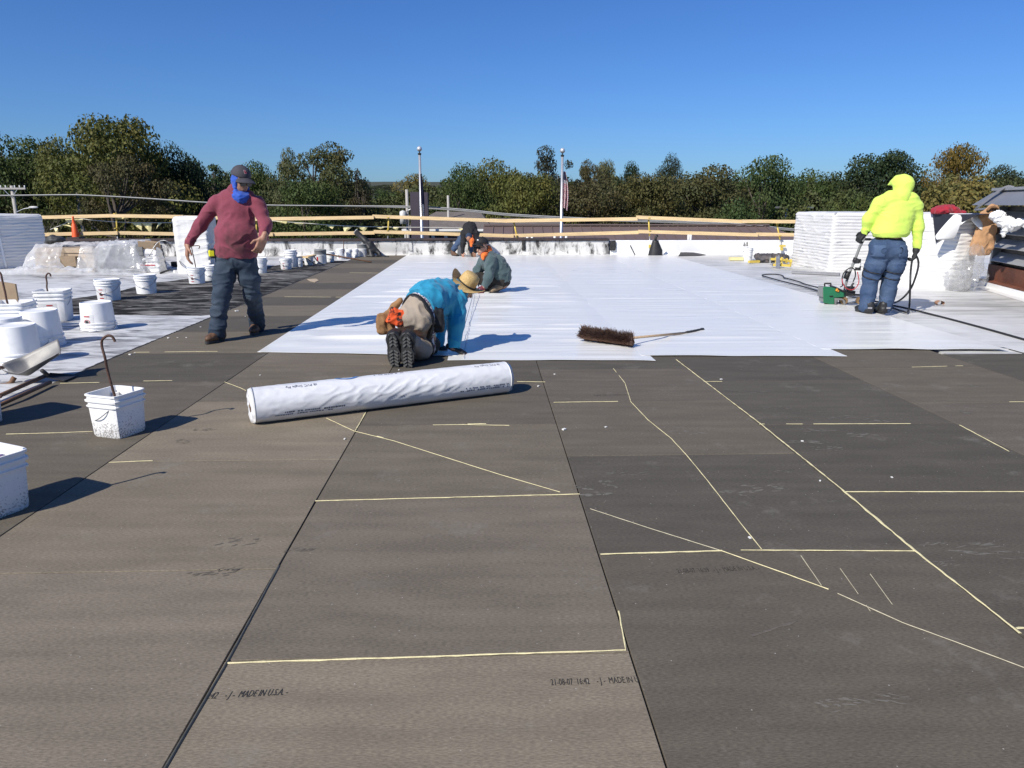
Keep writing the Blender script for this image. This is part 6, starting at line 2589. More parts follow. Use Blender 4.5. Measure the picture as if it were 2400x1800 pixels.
# crumpled clear plastic beside the vent
c = P(2262, 684, OLDZ) + [.05, .12, 0]
for k, (off, rr, sd_) in enumerate((((0, 0, .22), (.30, .20, .24), 3), ((.12, .05, .44), (.16, .13, .28), 8), ((-.10, -.02, .16), (.16, .15, .17), 15))):
    th, ph = np.meshgrid(np.linspace(0, 2 * math.pi, 70), np.linspace(.03, math.pi - .03, 46), indexing='ij')
    dirs = np.stack([np.sin(ph) * np.cos(th), np.sin(ph) * np.sin(th), np.cos(ph)], -1)
    cr = 1 - np.abs(2 * fbm(dirs * 1.7 + sd_, 2, sd_) - 1)
    q = c + np.array(off) + dirs * np.array(rr) * (.50 + .70 * cr)[..., None]
    q[..., 2] = np.maximum(q[..., 2], OLDZ + .004)
    idx = np.arange(th.size).reshape(th.shape)
    ff = np.stack([idx[:-1, :-1], idx[1:, :-1], idx[1:, 1:], idx[:-1, 1:]], -1).reshape(-1, 4)
    if k == 0:
        tpl = thing('plastic_bundle', c, 'crumpled clear plastic heaped beside the vent below the jacket', 'plastic')
    part('crumpled_film', q.reshape(-1, 3), ff, m_clear2, tpl, False)

# small things by the clean parapet
z8 = lambda x, y: (1700 + x / 11.06, 560 + y / 11.06)
mb = MB()
a, b_ = P(*z8(130, 560)), P(*z8(470, 560))
mb.box((a + b_) / 2 + [0, .08, .04], (np.linalg.norm(b_ - a), .16, .075))
tag(mb.build('foam_board', mat('pale yellow foam', (.74, .66, .33), .8, .05, 8)), 'pale yellow foam board offcut left of the scrap pail', 'foam board')
pb = P(1754, 612, OLDZ)
mb = MB()
for k in range(7):
    rr = random.Random(k)
    q = pb + [rr.uniform(-.12, .02), .13 + rr.uniform(-.06, .06), .36]
    mb.beam(q, q + [rr.uniform(-.04, .04), rr.uniform(-.04, .04), rr.uniform(.06, .12)], .02, .012)
tag(mb.build('scrap_pieces', mat('grey scraps', (.25, .24, .23), .8, .3, 20)), 'grey scraps sticking out of the pail by the clean parapet', 'scraps')
c = P(1800, 617, OLDZ) + [0, .2, 0]
s = SDF(c + [-.7, -.4, -.05], c + [.8, .5, .45], .016)
s.ell(c + [.02, 0, .09], (.24, .18, .12), .05).ell(c + [.26, .05, .12], (.2, .16, .10), .05).ell(c + [-.17, .02, .15], (.09, .1, .08), .03).ell(c + [.45, .08, .10], (.14, .13, .10), .04)
v, f = s.mesh()
v = folds(v, f, .025, (9, 9, 9), 17, .01, 30)
v[:, 2] = np.maximum(v[:, 2], OLDZ + .002)
tag(link('tool_bag', mesh('tool_bag', v, f, mat('charcoal nylon bag', (.045, .047, .055), .7, .3, 8, col2=(.11, .09, .085)), True)), 'charcoal tool bag slumped right of the scrap pail', 'bag')
mb = MB()
a, b_ = P(*z8(610, 625)), P(*z8(870, 615))
mb.beam(a + [0, 0, .03], b_ + [0, 0, .03], .07, .055)
tag(mb.build('spirit_level', m_yel), 'short yellow level lying in front of the tool bag', 'level')
cl_specs = [([(1165, 555), (1460, 560)], .09, 'upper yellow clamp bar in the pile near the right stack'), ([(1240, 700), (1690, 720)], .02, 'lower yellow clamp bar in the pile near the right stack'), ([(1490, 600), (1700, 640)], .05, 'slanting yellow clamp bar beside the right stack')]
for (a, b_), zz, lab in cl_specs:
    A1, B1 = P(*z8(a[0], a[1] + (100 if zz > .05 else 30)), 0) + [0, 0, zz + .03], P(*z8(b_[0], b_[1] + (100 if zz > .05 else 30)), 0) + [0, 0, zz + .03]
    t = thing('guardrail_clamp', (A1 + B1) / 2 - [0, 0, zz + .03], lab, 'clamp', 'spare guardrail clamps')
    mb = MB()
    mb.beam(A1, B1, .05, .05)
    mb.build('bar', m_yel, t)
    for q in (A1, B1, (A1 + B1) / 2):
        mb = MB()
        mb.beam(q + [0, .03, -zz - .01], q + [0, .03, .05], .035, .035)
        mb.build('jaw', m_yel if q is not A1 else m_galv, t)
mb = MB()
q0 = P(*z8(1360, 765), OLDZ)
mb.beam(q0, q0 + [0, .05, .26], .07, .05)
mb.beam(q0 + [.01, -.02, 0], q0 + [.01, .03, .30], .02, .02)
tag(mb.build('clamp_leg', m_galv), 'galvanised leg standing in the yellow clamp pile', 'clamp')
mb = MB()
a, b_ = P(1856, 640), P(1968, 645)
mb.beam(a + [0, 0, .02], b_ + [0, 0, .02], .13, .04)
tag(mb.build('grey_board', mat('grey board', (.24, .24, .25), .7, .1, 5)), 'long grey board lying in front of the left-hand wrapped stack', 'board')
mb = MB()
q = P(2201, 716, OLDZ) + [0, 0, .035]
vs = []
for a_ in np.linspace(-.6, 3.9, 12):
    for yy in (-.045, .045):
        vs.append(q + [.05 * math.cos(a_), yy, .035 * math.sin(a_)])
mb.add(vs, [(2 * k, 2 * k + 1, 2 * k + 3, 2 * k + 2) for k in range(11)])
o = mb.build('tape_scrap', mat('brown tape', (.34, .19, .11), .7, .15, 9))
tag(o, 'small curled brown scrap on the grey white roof at the right', 'scrap')

# ================================================================== HOT AIR WELDER AND CABLES
m_green = mat('green painted casing', (.022, .16, .075), .38, .08, 4)
m_bk = mat('black machine plastic', (.02, .02, .02), .5, .15, 8)
m_org = mat('amber dial', (.75, .30, .03), .5, .1, 9)
m_brass = mat('tarnished wheel', (.30, .19, .09), .55, .2, 12, metal=.4)
z7 = lambda x, y: (1880 + x / 7.373, 560 + y / 7.373)
wb0 = P(*z7(470, 1140), .014)
Ym = wb0[1] + .12
mp_ = lambda x, y, dy=0.0: at(*z7(x, y), Ym + dy)
t = thing('hot_air_welder', wb0, 'green automatic hot air welder with upright handle beside the man in hi-vis', 'welding machine')
# casing: side profile extruded across
prof = [(365, 1105), (358, 830), (400, 822), (500, 830), (610, 870), (655, 905), (720, 935), (725, 1005), (560, 1020), (555, 1135), (480, 1128)]
n = len(prof)
vs = [mp_(x, y, -.12) for x, y in prof] + [mp_(x, y, .16) + [.05, 0, 0] for x, y in prof]
mb = MB()
mb.add(vs, [tuple(range(n))[::-1], tuple(range(n, 2 * n))] + [(k, (k + 1) % n, n + (k + 1) % n, n + k) for k in range(n)])
o = mb.build('casing', m_green, t)
bv = o.modifiers.new('bevel', 'BEVEL')
bv.width = .008
bv.segments = 2
mb = MB()
vs = [mp_(x, y, -.10) + [0, 0, .004] for x, y in ((500, 828), (612, 868), (655, 903), (725, 930), (735, 905), (650, 862), (580, 838))]
vs += [p + [.05, .25, 0] for p in vs]
n = 7
mb.add(vs, [tuple(range(n))[::-1], tuple(range(n, 2 * n))] + [(k, (k + 1) % n, n + (k + 1) % n, n + k) for k in range(n)])
mb.build('control_panel', m_bk, t)
for x, y in ((590, 895), (618, 905), (600, 880)):
    mb = MB()
    q = mp_(x, y, -.125)
    mb.tube([q, q + [0, -.012, .012]], .014, 10)
    mb.build('dial', m_org, t, True)
mb = MB()
mb.tube(smooth_path([mp_(392, 830, .02), mp_(388, 775, .02), mp_(405, 768, .02), mp_(480, 768, .02), mp_(495, 775, .02), mp_(493, 830, .02)], 4), .010, 8)
mb.build('carry_handle', m_bk, t, True)
mb = MB()
mb.box(mp_(340, 905, .02), (.05, .16, .14))
mb.box(mp_(342, 1030, .02), (.035, .12, .07))
mb.build('air_inlet', m_grey, t)
for k in range(3):
    mb = MB()
    q = mp_(505, 985 + k * 6, -.126)
    mb.box(q, (.05, .006, .004))
    mb.build('vent_slot', m_bk, t)
mb = MB()
vs = [mp_(x, y, -.14) for x, y in ((560, 1025), (690, 1030), (745, 1070), (750, 1150), (720, 1150), (700, 1060), (600, 1060), (590, 1140), (562, 1140))]
n = len(vs)
vs += [p + [.02, .10, 0] for p in vs]
mb.add(vs, [tuple(range(n))[::-1], tuple(range(n, 2 * n))] + [(k, (k + 1) % n, n + (k + 1) % n, n + k) for k in range(n)])
mb.build('nozzle_guard', m_alum, t)
for (x, y, r, w) in ((700, 1125, .052, .07), (420, 1090, .045, .06), (985, 1115, .05, .05)):
    mb = MB()
    q = mp_(x, y, -.06)
    q[2] = max(q[2], r + .016)
    mb.tube([q + [0, -w / 2, 0], q + [.01, w / 2, 0]], r, 18)
    o = mb.build('wheel', m_brass, t, False)
    mb = MB()
    mb.tube([q + [0, -w / 2 - .006, 0], q + [.01, w / 2 + .006, 0]], r * .4, 12)
    mb.build('hub', m_bk, o, False)
for (x0_, y0_, x1_, y1_, r) in ((720, 1010, 1010, 1010, .016), (740, 1105, 930, 1100, .012), (850, 965, 1030, 968, .014)):
    mb = MB()
    mb.tube([mp_(x0_, y0_, 0), mp_(x1_, y1_, .06)], r, 8)
    mb.build('guide_rod', m_galv if y0_ > 1000 else m_bk, t, True)
mb = MB()
mb.box(mp_(800, 935, .05), (.14, .12, .07))
mb.box(mp_(830, 850, .08), (.10, .06, .05))
mb.build('motor', m_bk, t)
mb = MB()
pp = smooth_path([mp_(735, 900, .05), mp_(760, 760, .05), mp_(830, 560, .05), mp_(920, 340, .04), mp_(1000, 130, .02), mp_(1050, 40, 0), mp_(1075, -30, 0)], 4)
mb.tube(pp, .019, 8)
mb.build('handle_pole', m_grey, t, True)
mb = MB()
mb.tube([mp_(750, 690, .03), mp_(800, 560, .03)], .036, 10)
mb.tube([mp_(905, 400, .03), mp_(935, 330, .03)], .034, 10)
mb.build('pole_joint', m_bk, t, True)
mb = MB()
mb.tube([mp_(1045, 5, 0), mp_(1180, 8, .0)], .018, 8)
mb.tube([mp_(1180, 8, 0), mp_(1500, 12, .05)], .012, 8)
mb.build('hand_bar', m_bk, t, True)
for (x, y, m_) in ((965, 385, m_bk), (965, 450, m_pail), (965, 505, m_bk)):
    mb = MB()
    q = mp_(x, y, .0)
    mb.tube([q + [0, 0, -.030], q + [0, 0, .030]], .038, 14)
    mb.build('weight', m_, t, False)
mb = MB()
mb.tube(smooth_path([mp_(800, 940, .06), mp_(830, 860, .06), mp_(870, 790, .06), mp_(890, 760, .06)], 3), .014, 7)
mb.build('lever', m_bk, t, True)
mb = MB()
mb.tube(smooth_path([mp_(660, 830, 0), mp_(700, 800, -.02), mp_(690, 690, -.02), mp_(720, 590, -.02), mp_(790, 520, -.02), mp_(860, 500, -.02), mp_(910, 540, -.02), mp_(920, 640, -.02), mp_(880, 740, -.02)], 4), .008, 6)
mb.build('grey_hose', m_bk, t, True)
mb = MB()
mb.tube(smooth_path([mp_(690, 690, -.05), mp_(700, 760, -.05), mp_(760, 850, -.05), mp_(860, 880, -.05), mp_(940, 830, -.05), mp_(980, 740, -.05), mp_(970, 640, -.05), mp_(955, 570, -.05)], 4), .007, 6)
mb.build('red_hose', mat('red hose', (.45, .05, .06), .5, .1, 9), t, True)

m_cab = mat('black rubber cable', (.018, .018, .018), .5, .1, 10)
z4 = lambda x, y: (1800 + x / 3.687, 380 + y / 3.687)
cz = .018
loop = [P(*z4(462, 1090), .05), P(1890, 667, cz), P(1872, 660, cz), P(1850, 654, cz), P(1838, 650.5, cz), P(1834, 646, cz), P(1822, 643.5, cz), P(1805, 642.7, cz), P(1790, 643.6, cz), P(1787, 646, cz), P(1800, 650, cz), P(1832, 659, cz), P(1880, 671, cz), P(*z4(440, 1118), cz), P(*z4(470, 1126), .04)]
mb = MB()
mb.tube(smooth_path(loop, 5), .012, 7)
tag(mb.build('extension_cable', m_cab, None, True), 'dark cable looping on the roof left of the green welder', 'cable')
YH = P(2040, 737)[1]
hnd = lambda x, y, dy=0.0: at(*z4(x, y), YH + dy)
pth = [P(*z4(760, 1195), .05), P(*z4(900, 1200), .03), P(*z4(1000, 1215), .025), P(*z4(1090, 1215), .03), hnd(1170, 1170, .05), hnd(1240, 1080, .0), hnd(1285, 960, -.03), hnd(1300, 880, -.03), hnd(1290, 825, -.03), hnd(1265, 800, -.03), hnd(1245, 850, -.04), hnd(1232, 960, -.05), hnd(1228, 1100, -.05), P(*z4(1222, 1240), .05), P(*z4(1205, 1295), .018),
       P(*z4(1165, 1290), .018), P(*z4(1085, 1262), .018), P(*z4(1000, 1240), .018), P(*z4(930, 1222), .018), P(*z4(1080, 1240), .034), P(*z4(1250, 1275), .02), P(*z4(1450, 1325), .0), P(*z4(1700, 1390), 0), P(*z4(1950, 1458), 0), P(*z4(2212, 1532), 0), P(*z4(2600, 1640), 0)]
mb = MB()
mb.tube(smooth_path(pth, 6), .0125, 7)
tag(mb.build('power_cable', m_cab, None, True), 'thick black cable running from the gloved hand to the right border', 'cable')

# ================================================================== PEOPLE
m_skin = mat('tanned skin', (.36, .19, .125), .5, .08, 12, spec=.35)
m_skin2 = mat('light tanned skin', (.44, .25, .175), .5, .08, 12, spec=.35)
m_hair = mat('dark hair', (.02, .015, .012), .6, .2, 40)
m_jean = mat('worn blue denim', (.030, .060, .125), .85, .25, 5, bump=.3, bscale=200, bdist=.002, col2=(.075, .115, .185), lo=.42, hi=.78, fine=.15, fscale=90)
m_jeand = mat('dirty dark denim', (.020, .036, .060), .85, .25, 4, bump=.3, bscale=200, bdist=.002, col2=(.058, .080, .105), lo=.45, hi=.75, fine=.15, fscale=90)
m_sole = mat('black rubber sole', (.035, .035, .034), .7, .2, 20)
m_leath = mat('brown work boot leather', (.115, .06, .032), .65, .25, 14, bump=.3, bscale=60)
m_bkleath = mat('black boot leather', (.018, .018, .018), .5, .2, 14, bump=.2, bscale=60)
m_glove = mat('black work glove', (.014, .014, .015), .7, .2, 25, bump=.3, bscale=90)


def unit(a):
    a = np.array(a, float)
    return a / np.linalg.norm(a)


def frame(f, u):
    f = unit(f)
    r = unit(np.cross(f, u))
    return f, r, np.cross(r, f)


def put_head(S, c, f, u, k=1.0):
    """skull, jaw, nose, brow, lips and ears; f = where the face looks"""
    f, r, u = frame(f, u)
    R = np.stack([r, f, u], 1)
    S.ell(c + u * .030 * k - f * .010 * k, np.array([.074, .094, .088]) * k, .02, R)
    S.ell(c - u * .035 * k + f * .018 * k, np.array([.060, .072, .072]) * k, .03, R)
    S.ell(c - u * .088 * k + f * .058 * k, np.array([.028, .024, .020]) * k, .025, R)
    S.cone(c + f * .086 * k + u * .012 * k, c + f * .106 * k - u * .026 * k, .009 * k, .014 * k, .012)
    S.cone(c + f * .082 * k + u * .030 * k - r * .035 * k, c + f * .082 * k + u * .030 * k + r * .035 * k, .010 * k, .010 * k, .014)
    S.cone(c + f * .086 * k - u * .052 * k - r * .018 * k, c + f * .086 * k - u * .052 * k + r * .018 * k, .008 * k, .008 * k, .010)
    for s in (-1, 1):
        S.ell(c + r * s * .078 * k - f * .008 * k - u * .005 * k, np.array([.011, .020, .032]) * k, .008, R)
        S.ell(c + r * s * .032 * k + f * .094 * k + u * .010 * k, np.array([.014, .012, .010]) * k, .006, R, cut=True)
    return f, r, u


def put_hand(S, wrist, f, n, thumb, curl=.5, k=1.0, fat=0.0, spread=.06):
    """palm, four jointed fingers of unequal length and a thumb from the side of the palm; n = palm side"""
    f = unit(f)
    n = unit(n - f * (f @ n))
    s = np.cross(f, n)
    if s @ np.array(thumb) < 0:
        s = -s
    R = np.stack([s, f, n], 1)
    w = np.array(wrist, float)
    S.cone(w - f * .05, w, .026 * k + fat, .027 * k + fat, .02)
    S.box(w + f * .048 * k, np.array([.040, .050, .015 + fat]) * k, .014, .018, R)
    for i, (off, ln) in enumerate(((.030, .072), (.010, .080), (-.010, .074), (-.029, .058))):
        a = w + f * .092 * k + s * off * k
        dr = f + s * spread * (off / .03)
        ang = 0.0
        for q, seg in enumerate((.45, .32, .25)):
            ang += curl * (.75, .9, .7)[q]
            dd = unit(dr * math.cos(ang) + n * math.sin(ang))
            b = a + dd * ln * seg * k
            S.cone(a, b, (.0092, .0084, .0078)[q] * k + fat, (.0084, .0078, .0068)[q] * k + fat, .004)
            a = b
    a = w + f * .022 * k + s * .034 * k
    d1 = unit(s * .75 + f * .65 + n * .30)
    b = a + d1 * .040 * k
    S.cone(a, b, .013 * k + fat, .0105 * k + fat, .012)
    S.cone(b, b + unit(f * .85 + s * .25 + n * .35) * .034 * k, .0105 * k + fat, .0085 * k + fat, .004)


def boot(root, heel, f, u, leather, L_=.29, shaft=.15, name='boot', lugs=False, k=1.0):
    f, r, u = frame(f, u)
    R = np.stack([r, f, u], 1)
    h = np.array(heel, float)
    c = h + f * .13
    S = SDF(c - .30, c + .30, .008)
    S.ell(h + f * .055 + u * .055, np.array([.044, .062, .052]) * k, .03, R)
    S.ell(h + f * .20 + u * .048, np.array([.050, .092, .040]) * k, .04, R)
    S.ell(h + f * .12 + u * .062, np.array([.042, .085, .045]) * k, .04, R)
    S.cone(h + f * .055 + u * .06, h + f * .045 + u * shaft, .052 * k, .054 * k, .04)
    S.plane_cut(h + u * .018, -u)
    o = sdf_part(name, S, leather, root, dict(amp=.004, scale=(22, 22, 22)))
    out = []
    n = 26
    for i in range(n):
        a = 2 * math.pi * i / n
        y = math.cos(a)
        x = math.sin(a)
        wdt = .050 if y > 0 else .040
        waist = 1 - .16 * math.exp(-((y + .15) / .35) ** 2)
        out.append((x * wdt * waist * k, .145 + y * .150))
    mb = MB()
    vs = [h + r * x + f * y + u * .026 for x, y in out] + [h + r * x * 1.02 + f * y * 1.005 + u * .0 for x, y in out]
    mb.add(vs, [tuple(range(n)), tuple(range(n, 2 * n))[::-1]] + [(i, n + i, n + (i + 1) % n, (i + 1) % n) for i in range(n)])
    so = mb.build('sole', m_sole, o)
    if lugs:
        mb = MB()
        for q in np.linspace(.03, .27, 9):
            if .10 < q < .125:
                continue
            wd = .072 if q > .13 else .058
            tilt = .012
            for s in (-1, 1):
                a = h + f * (q - tilt) + r * s * .006 - u * .004
                b = h + f * (q + tilt) + r * s * wd * .5 - u * .004
                mb.beam(a, b, .013, .010, up=u)
        tag(mb.build('tread', mat('grey rubber tread', (.11, .11, .105), .8, .2, 30), so), kind='stuff')
    return o


def band(S, off, keep):
    """a strip standing `off` proud of a distance field, limited by keep(X, Y, Z) < 0"""
    T = SDF(S.lo, S.lo + S.h, S.h)
    T.n = S.n
    ax = [S.lo[k] + S.h * np.arange(S.n[k]) for k in range(3)]
    X, Y, Z = ax[0][:, None, None], ax[1][None, :, None], ax[2][None, None, :]
    T.F = np.maximum(np.maximum(S.F - off, -(S.F + .02)), keep(X, Y, Z)).astype(np.float32)
    return T


def cap_part(root, c, f, u, m, mbrim=None, k=1.0, back=False):
    f, r, u = frame(f, u)
    R = np.stack([r, f, u], 1)
    S = SDF(c - .26, c + .26, .007)
    S.ell(c + u * .045 - f * .008, np.array([.086, .106, .090]) * k, .01, R)
    S.plane_cut(c + u * .035, -u)
    o = sdf_part('cap', S, m, root)
    fb = -f if back else f
    mb = MB()
    nv, nu = 7, 15
    vs = []
    for j in range(nv):
        q = j / (nv - 1)
        for i in range(nu):
            s = (i / (nu - 1) - .5) * 2
            rad = .098 * k + q * .075 * k * (1 - .55 * abs(s) ** 2.4)
            ang = s * 1.02
            vs.append(c + u * (.042 - .030 * q - .022 * s * s) + fb * math.cos(ang) * rad * 1.02 + r * math.sin(ang) * rad * .86)
    mb.add(vs, [(j * nu + i, j * nu + i + 1, (j + 1) * nu + i + 1, (j + 1) * nu + i) for j in range(nv - 1) for i in range(nu - 1)])
    b = mb.build('brim', mbrim or m, o, True)
    b.modifiers.new('thickness', 'SOLIDIFY').thickness = .006
    mb = MB()
    mb.lathe([(.001, .008), (.008, .006), (.010, .0)], 10)
    mb.xf(Matrix.Translation(c + u * (.045 + .090 * k) - f * .008))
    mb.build('button', m, o, True)
    return o, f, r, u


def bbox(pts, pad):
    a = np.array(pts)
    return a.min(0) - pad, a.max(0) + pad


# ------------------------------------------------------------------ 1: man in maroon shirt, walking towards us
g = lambda x, y: (380 + x / 3.457, 360 + y / 3.457)
Y1 = 7.62
q1 = lambda x, y, dy=0.0: at(*g(x, y), Y1 + dy)
t1 = thing('person', (P(507, 803)[0] * .5 + P(607, 777)[0] * .5, Y1, 0), 'man in maroon long sleeve shirt, jeans, cap and blue neck gaiter, walking', 'person')
hc = q1(640, 222, -.02)
hf = unit((.66, -.58, -.50))
rs, re, rw = q1(428, 400, .0), q1(305, 590, -.04), q1(212, 735, -.10)
ls, le, lw = q1(775, 405, .02), q1(838, 575, -.06), q1(818, 690, -.20)
pts = [hc, rs, re, rw, ls, le, lw, q1(400, 1560, -.4), q1(830, 1500, .45)]
lo, hi = bbox(pts, .22)
lo[2] = -.02
S = SDF(lo, hi, .006)
put_head(S, hc, hf, (.15, -.15, 1), 1.0)
S.chain([hc - [0.015, 0, .06], q1(612, 345, .03)], [.054, .048], .03)
S.chain([rs, re, rw], [.060, .046, .030], .03)
S.chain([ls, le, lw], [.060, .046, .030], .03)
put_hand(S, rw + unit(rw - re) * .01, unit((-.12, -.10, -1)), np.array([.5, .3, 0]), np.array([.3, -1, 0]), .42, 1.18)
put_hand(S, lw, unit((-.40, -.15, -.92)), np.array([-.55, .5, -.2]), np.array([-.7, -1, .2]), .62, 1.15)
S.chain([q1(595, 350, .04), q1(598, 460, .02), q1(600, 560), q1(605, 760), q1(605, 850)], [.04, .085, .11, .12, .10], .03)
rk_, lk_ = q1(485, 1130, -.14), q1(733, 1140, .06)
ra_, la_ = q1(447, 1435, -.24), q1(772, 1390, .36)
S.chain([q1(525, 890), rk_, ra_], [.09, .065, .045], .03)
S.chain([q1(685, 890), lk_, la_], [.09, .065, .045], .03)
sdf_part('body', S, m_skin, t1)
m_maroon = mat('faded maroon cotton', (.205, .040, .062), .9, .10, 4, bump=.25, bscale=240, bdist=.002, sheen=.15, fine=.06, fscale=60)
N, L, B = nodes(m_maroon)                                  # tar and dust rubbed into the belly
src = B.inputs['Base Color'].links[0].from_socket
tc = [n for n in N if n.type == 'TEX_COORD'][0]
bel = q1(600, 740, -.2)
vd = N.new('ShaderNodeVectorMath')
vd.operation = 'DISTANCE'
vd.inputs[1].default_value = tuple(bel)
L.new(tc.outputs['Object'], vd.inputs[0])
rv = N.new('ShaderNodeMapRange')
rv.inputs['From Min'].default_value = .05
rv.inputs['From Max'].default_value = .34
rv.inputs['To Min'].default_value = .30
rv.inputs['To Max'].default_value = 0
L.new(vd.outputs['Value'], rv.inputs['Value'])
ns = N.new('ShaderNodeTexNoise')
ns.inputs['Scale'].default_value = 9
ns.inputs['Detail'].default_value = 6
L.new(tc.outputs['Object'], ns.inputs['Vector'])
ad = N.new('ShaderNodeMath')
ad.operation = 'ADD'
L.new(ns.outputs['Fac'], ad.inputs[0])
L.new(rv.outputs[0], ad.inputs[1])
r2 = N.new('ShaderNodeMapRange')
r2.inputs['From Min'].default_value = .62
r2.inputs['From Max'].default_value = .95
r2.inputs['To Max'].default_value = .75
L.new(ad.outputs[0], r2.inputs['Value'])
mx = N.new('ShaderNodeMix')
mx.data_type = 'RGBA'
mx.inputs['B'].default_value = (.050, .022, .022, 1)
L.new(r2.outputs[0], mx.inputs['Factor'])
L.new(src, mx.inputs['A'])
L.new(mx.outputs['Result'], B.inputs['Base Color'])

lo2, hi2 = bbox([rs, rw, ls, lw, q1(600, 300), q1(600, 870), q1(600, 700, -.25), q1(600, 700, .25)], .12)
S = SDF(lo2, hi2, .008)
S.ell(q1(600, 470, .01), (.190, .125, .19), .06)
S.ell(q1(600, 660, -.03), (.212, .175, .19), .07)
S.ell(q1(600, 785, -.01), (.218, .160, .15), .06)
S.chain([rs + [.03, 0, -.005], q1(530, 352, .02), q1(605, 335, .02), q1(690, 352, .02), ls + [-.03, 0, -.005]], [.060, .060, .060, .060, .060], .05)
S.cone(q1(597, 302, .01), q1(597, 350, .02), .084, .098, .04)
S.chain([rs, re, rw + unit(rw - re) * -.02], [.072, .057, .042], .04)
S.chain([ls, le, lw + unit(lw - le) * -.02], [.072, .057, .042], .04)
S.plane_cut(q1(605, 848), (0.02, -0.06, -1))
sdf_part('shirt', S, m_maroon, t1, dict(amp=.009, scale=(7, 7, 8), seed=3, amp2=.007, scale2=18))
for w, e in ((rw, re), (lw, le)):
    mb = MB()
    dd = unit(w - e)
    mb.tube([w - dd * .075, w - dd * .012], [.0490, .041], 18)
    mb.build('cuff', mat('dark maroon rib', (.12, .024, .038), .9, .1, 30), t1, True)
S = SDF(*bbox([q1(605, 800), ra_, la_, q1(400, 900), q1(800, 900)], .16), .009)
S.ell(q1(602, 840, .0), (.188, .140, .13), .05)
S.chain([q1(525, 885, -.01), q1(500, 1010, -.07), rk_, q1(458, 1290, -.20), ra_ + [0, 0, -.01]], [.112, .100, .084, .077, .080], .035)
S.chain([q1(680, 885, .01), q1(708, 1010, .03), lk_, q1(758, 1280, .22), la_ + [0, 0, -.02]], [.112, .100, .083, .075, .078], .035)
S.plane_cut((0, 0, q1(605, 790)[2]), (0, 0, 1))
S.plane_cut(ra_ + [0, 0, -.035], (0, 0, -1)) if False else None
tr = sdf_part('jeans', S, m_jeand, t1, dict(amp=.013, scale=(6, 6, 13), seed=6, amp2=.008, scale2=20))
fr1, fl1 = P(507, 803), P(610, 777)
boot(t1, np.array([ra_[0] + .01, fr1[1] + .17, .0]), unit((-.22, -1, .02)), (0, 0, 1), m_leath)
boot(t1, np.array([la_[0] - .02, la_[1] + .03, .0]), unit((.18, -1, 0)), (0, 0, 1), m_leath)
m_capn = mat('faded navy cap', (.048, .046, .056), .85, .12, 14, bump=.3, bscale=160, bdist=.002)
o, cf, crr, cu = cap_part(t1, hc + [0, 0, .015], hf + [0, 0, .24], (.16, -.08, 1), m_capn, k=1.06)
for sz, mm, lift in ((.058, fw, .0), (.050, mat('cap red', (.42, .03, .04), .7, .1, 20), .0015)):
    v, f = text_mesh('B', sz)
    v -= [v[:, 0].mean(), v[:, 1].mean(), 0]
    cc = hc + [0, 0, .015] + cu * .092 + cf * (.086 + lift) + crr * .018
    nrm_ = unit(cf * .72 + cu * .62)
    up_ = unit(cu - nrm_ * (cu @ nrm_))
    rt_ = np.cross(up_, nrm_)
    part('cap_letter', cc + np.outer(v[:, 0], rt_) + np.outer(v[:, 1], up_) + nrm_ * .012, f, mm, o)
# gaiter
m_gait = mat('royal blue stretch fabric', (.012, .075, .42), .75, .10, 12, sheen=.2)
f_, r_h, u_h = frame(hf, (.15, -.15, 1))
R3 = np.stack([r_h, f_, u_h], 1)
S = SDF(hc - .26, hc + .24, .007)
S.ell(hc - f_ * .022 + u_h * .010, (.086, .092, .100), .02, R3)
S.cone(hc - u_h * .03 + f_ * .012, hc - [.02, -.01, .135], .076, .088, .04)
S.cone(hc - u_h * .075 + f_ * .035, hc - [.0, .03, .15], .052, .075, .04)
S.box(hc + f_ * .130 + u_h * .012, (.11, .085, .082), .02, .01, R3, cut=True)
sdf_part('neck_gaiter', S, m_gait, t1, dict(amp=.007, scale=(14, 14, 30), seed=2))
m_lens = mat('dark sunglass lens', (.012, .012, .014), .12, .1, 9)
mb = MB()
for s in (-1, 1):
    mb.box(hc + f_ * .098 + u_h * .012 + r_h * s * .032, (.052, .012, .034), R=Matrix((tuple(r_h), tuple(f_), tuple(u_h))).transposed())
    mb.beam(hc + f_ * .092 + u_h * .02 + r_h * s * .060, hc + r_h * s * .082 + u_h * .02, .005, .008)
mb.build('sunglasses', m_lens, t1)
# tape measure clipped to the jeans
c = q1(410, 808, -.09)
tm = thing('tape_measure', c - [0, 0, .04], 'yellow and black tape measure clipped on the maroon-shirted man\'s hip', 'tape measure')
mb = MB()
mb.box(c, (.066, .06, .098), .5)
o = mb.build('case', m_blk, tm)
o.modifiers.new('bevel', 'BEVEL').width = .012
mb = MB()
mb.box(c + [-.008, -.012, 0], (.056, .052, .066), .5)
o2 = mb.build('band', mat('tape yellow', (.78, .74, .02), .45, .05, 9), tm)
o2.modifiers.new('bevel', 'BEVEL').width = .008

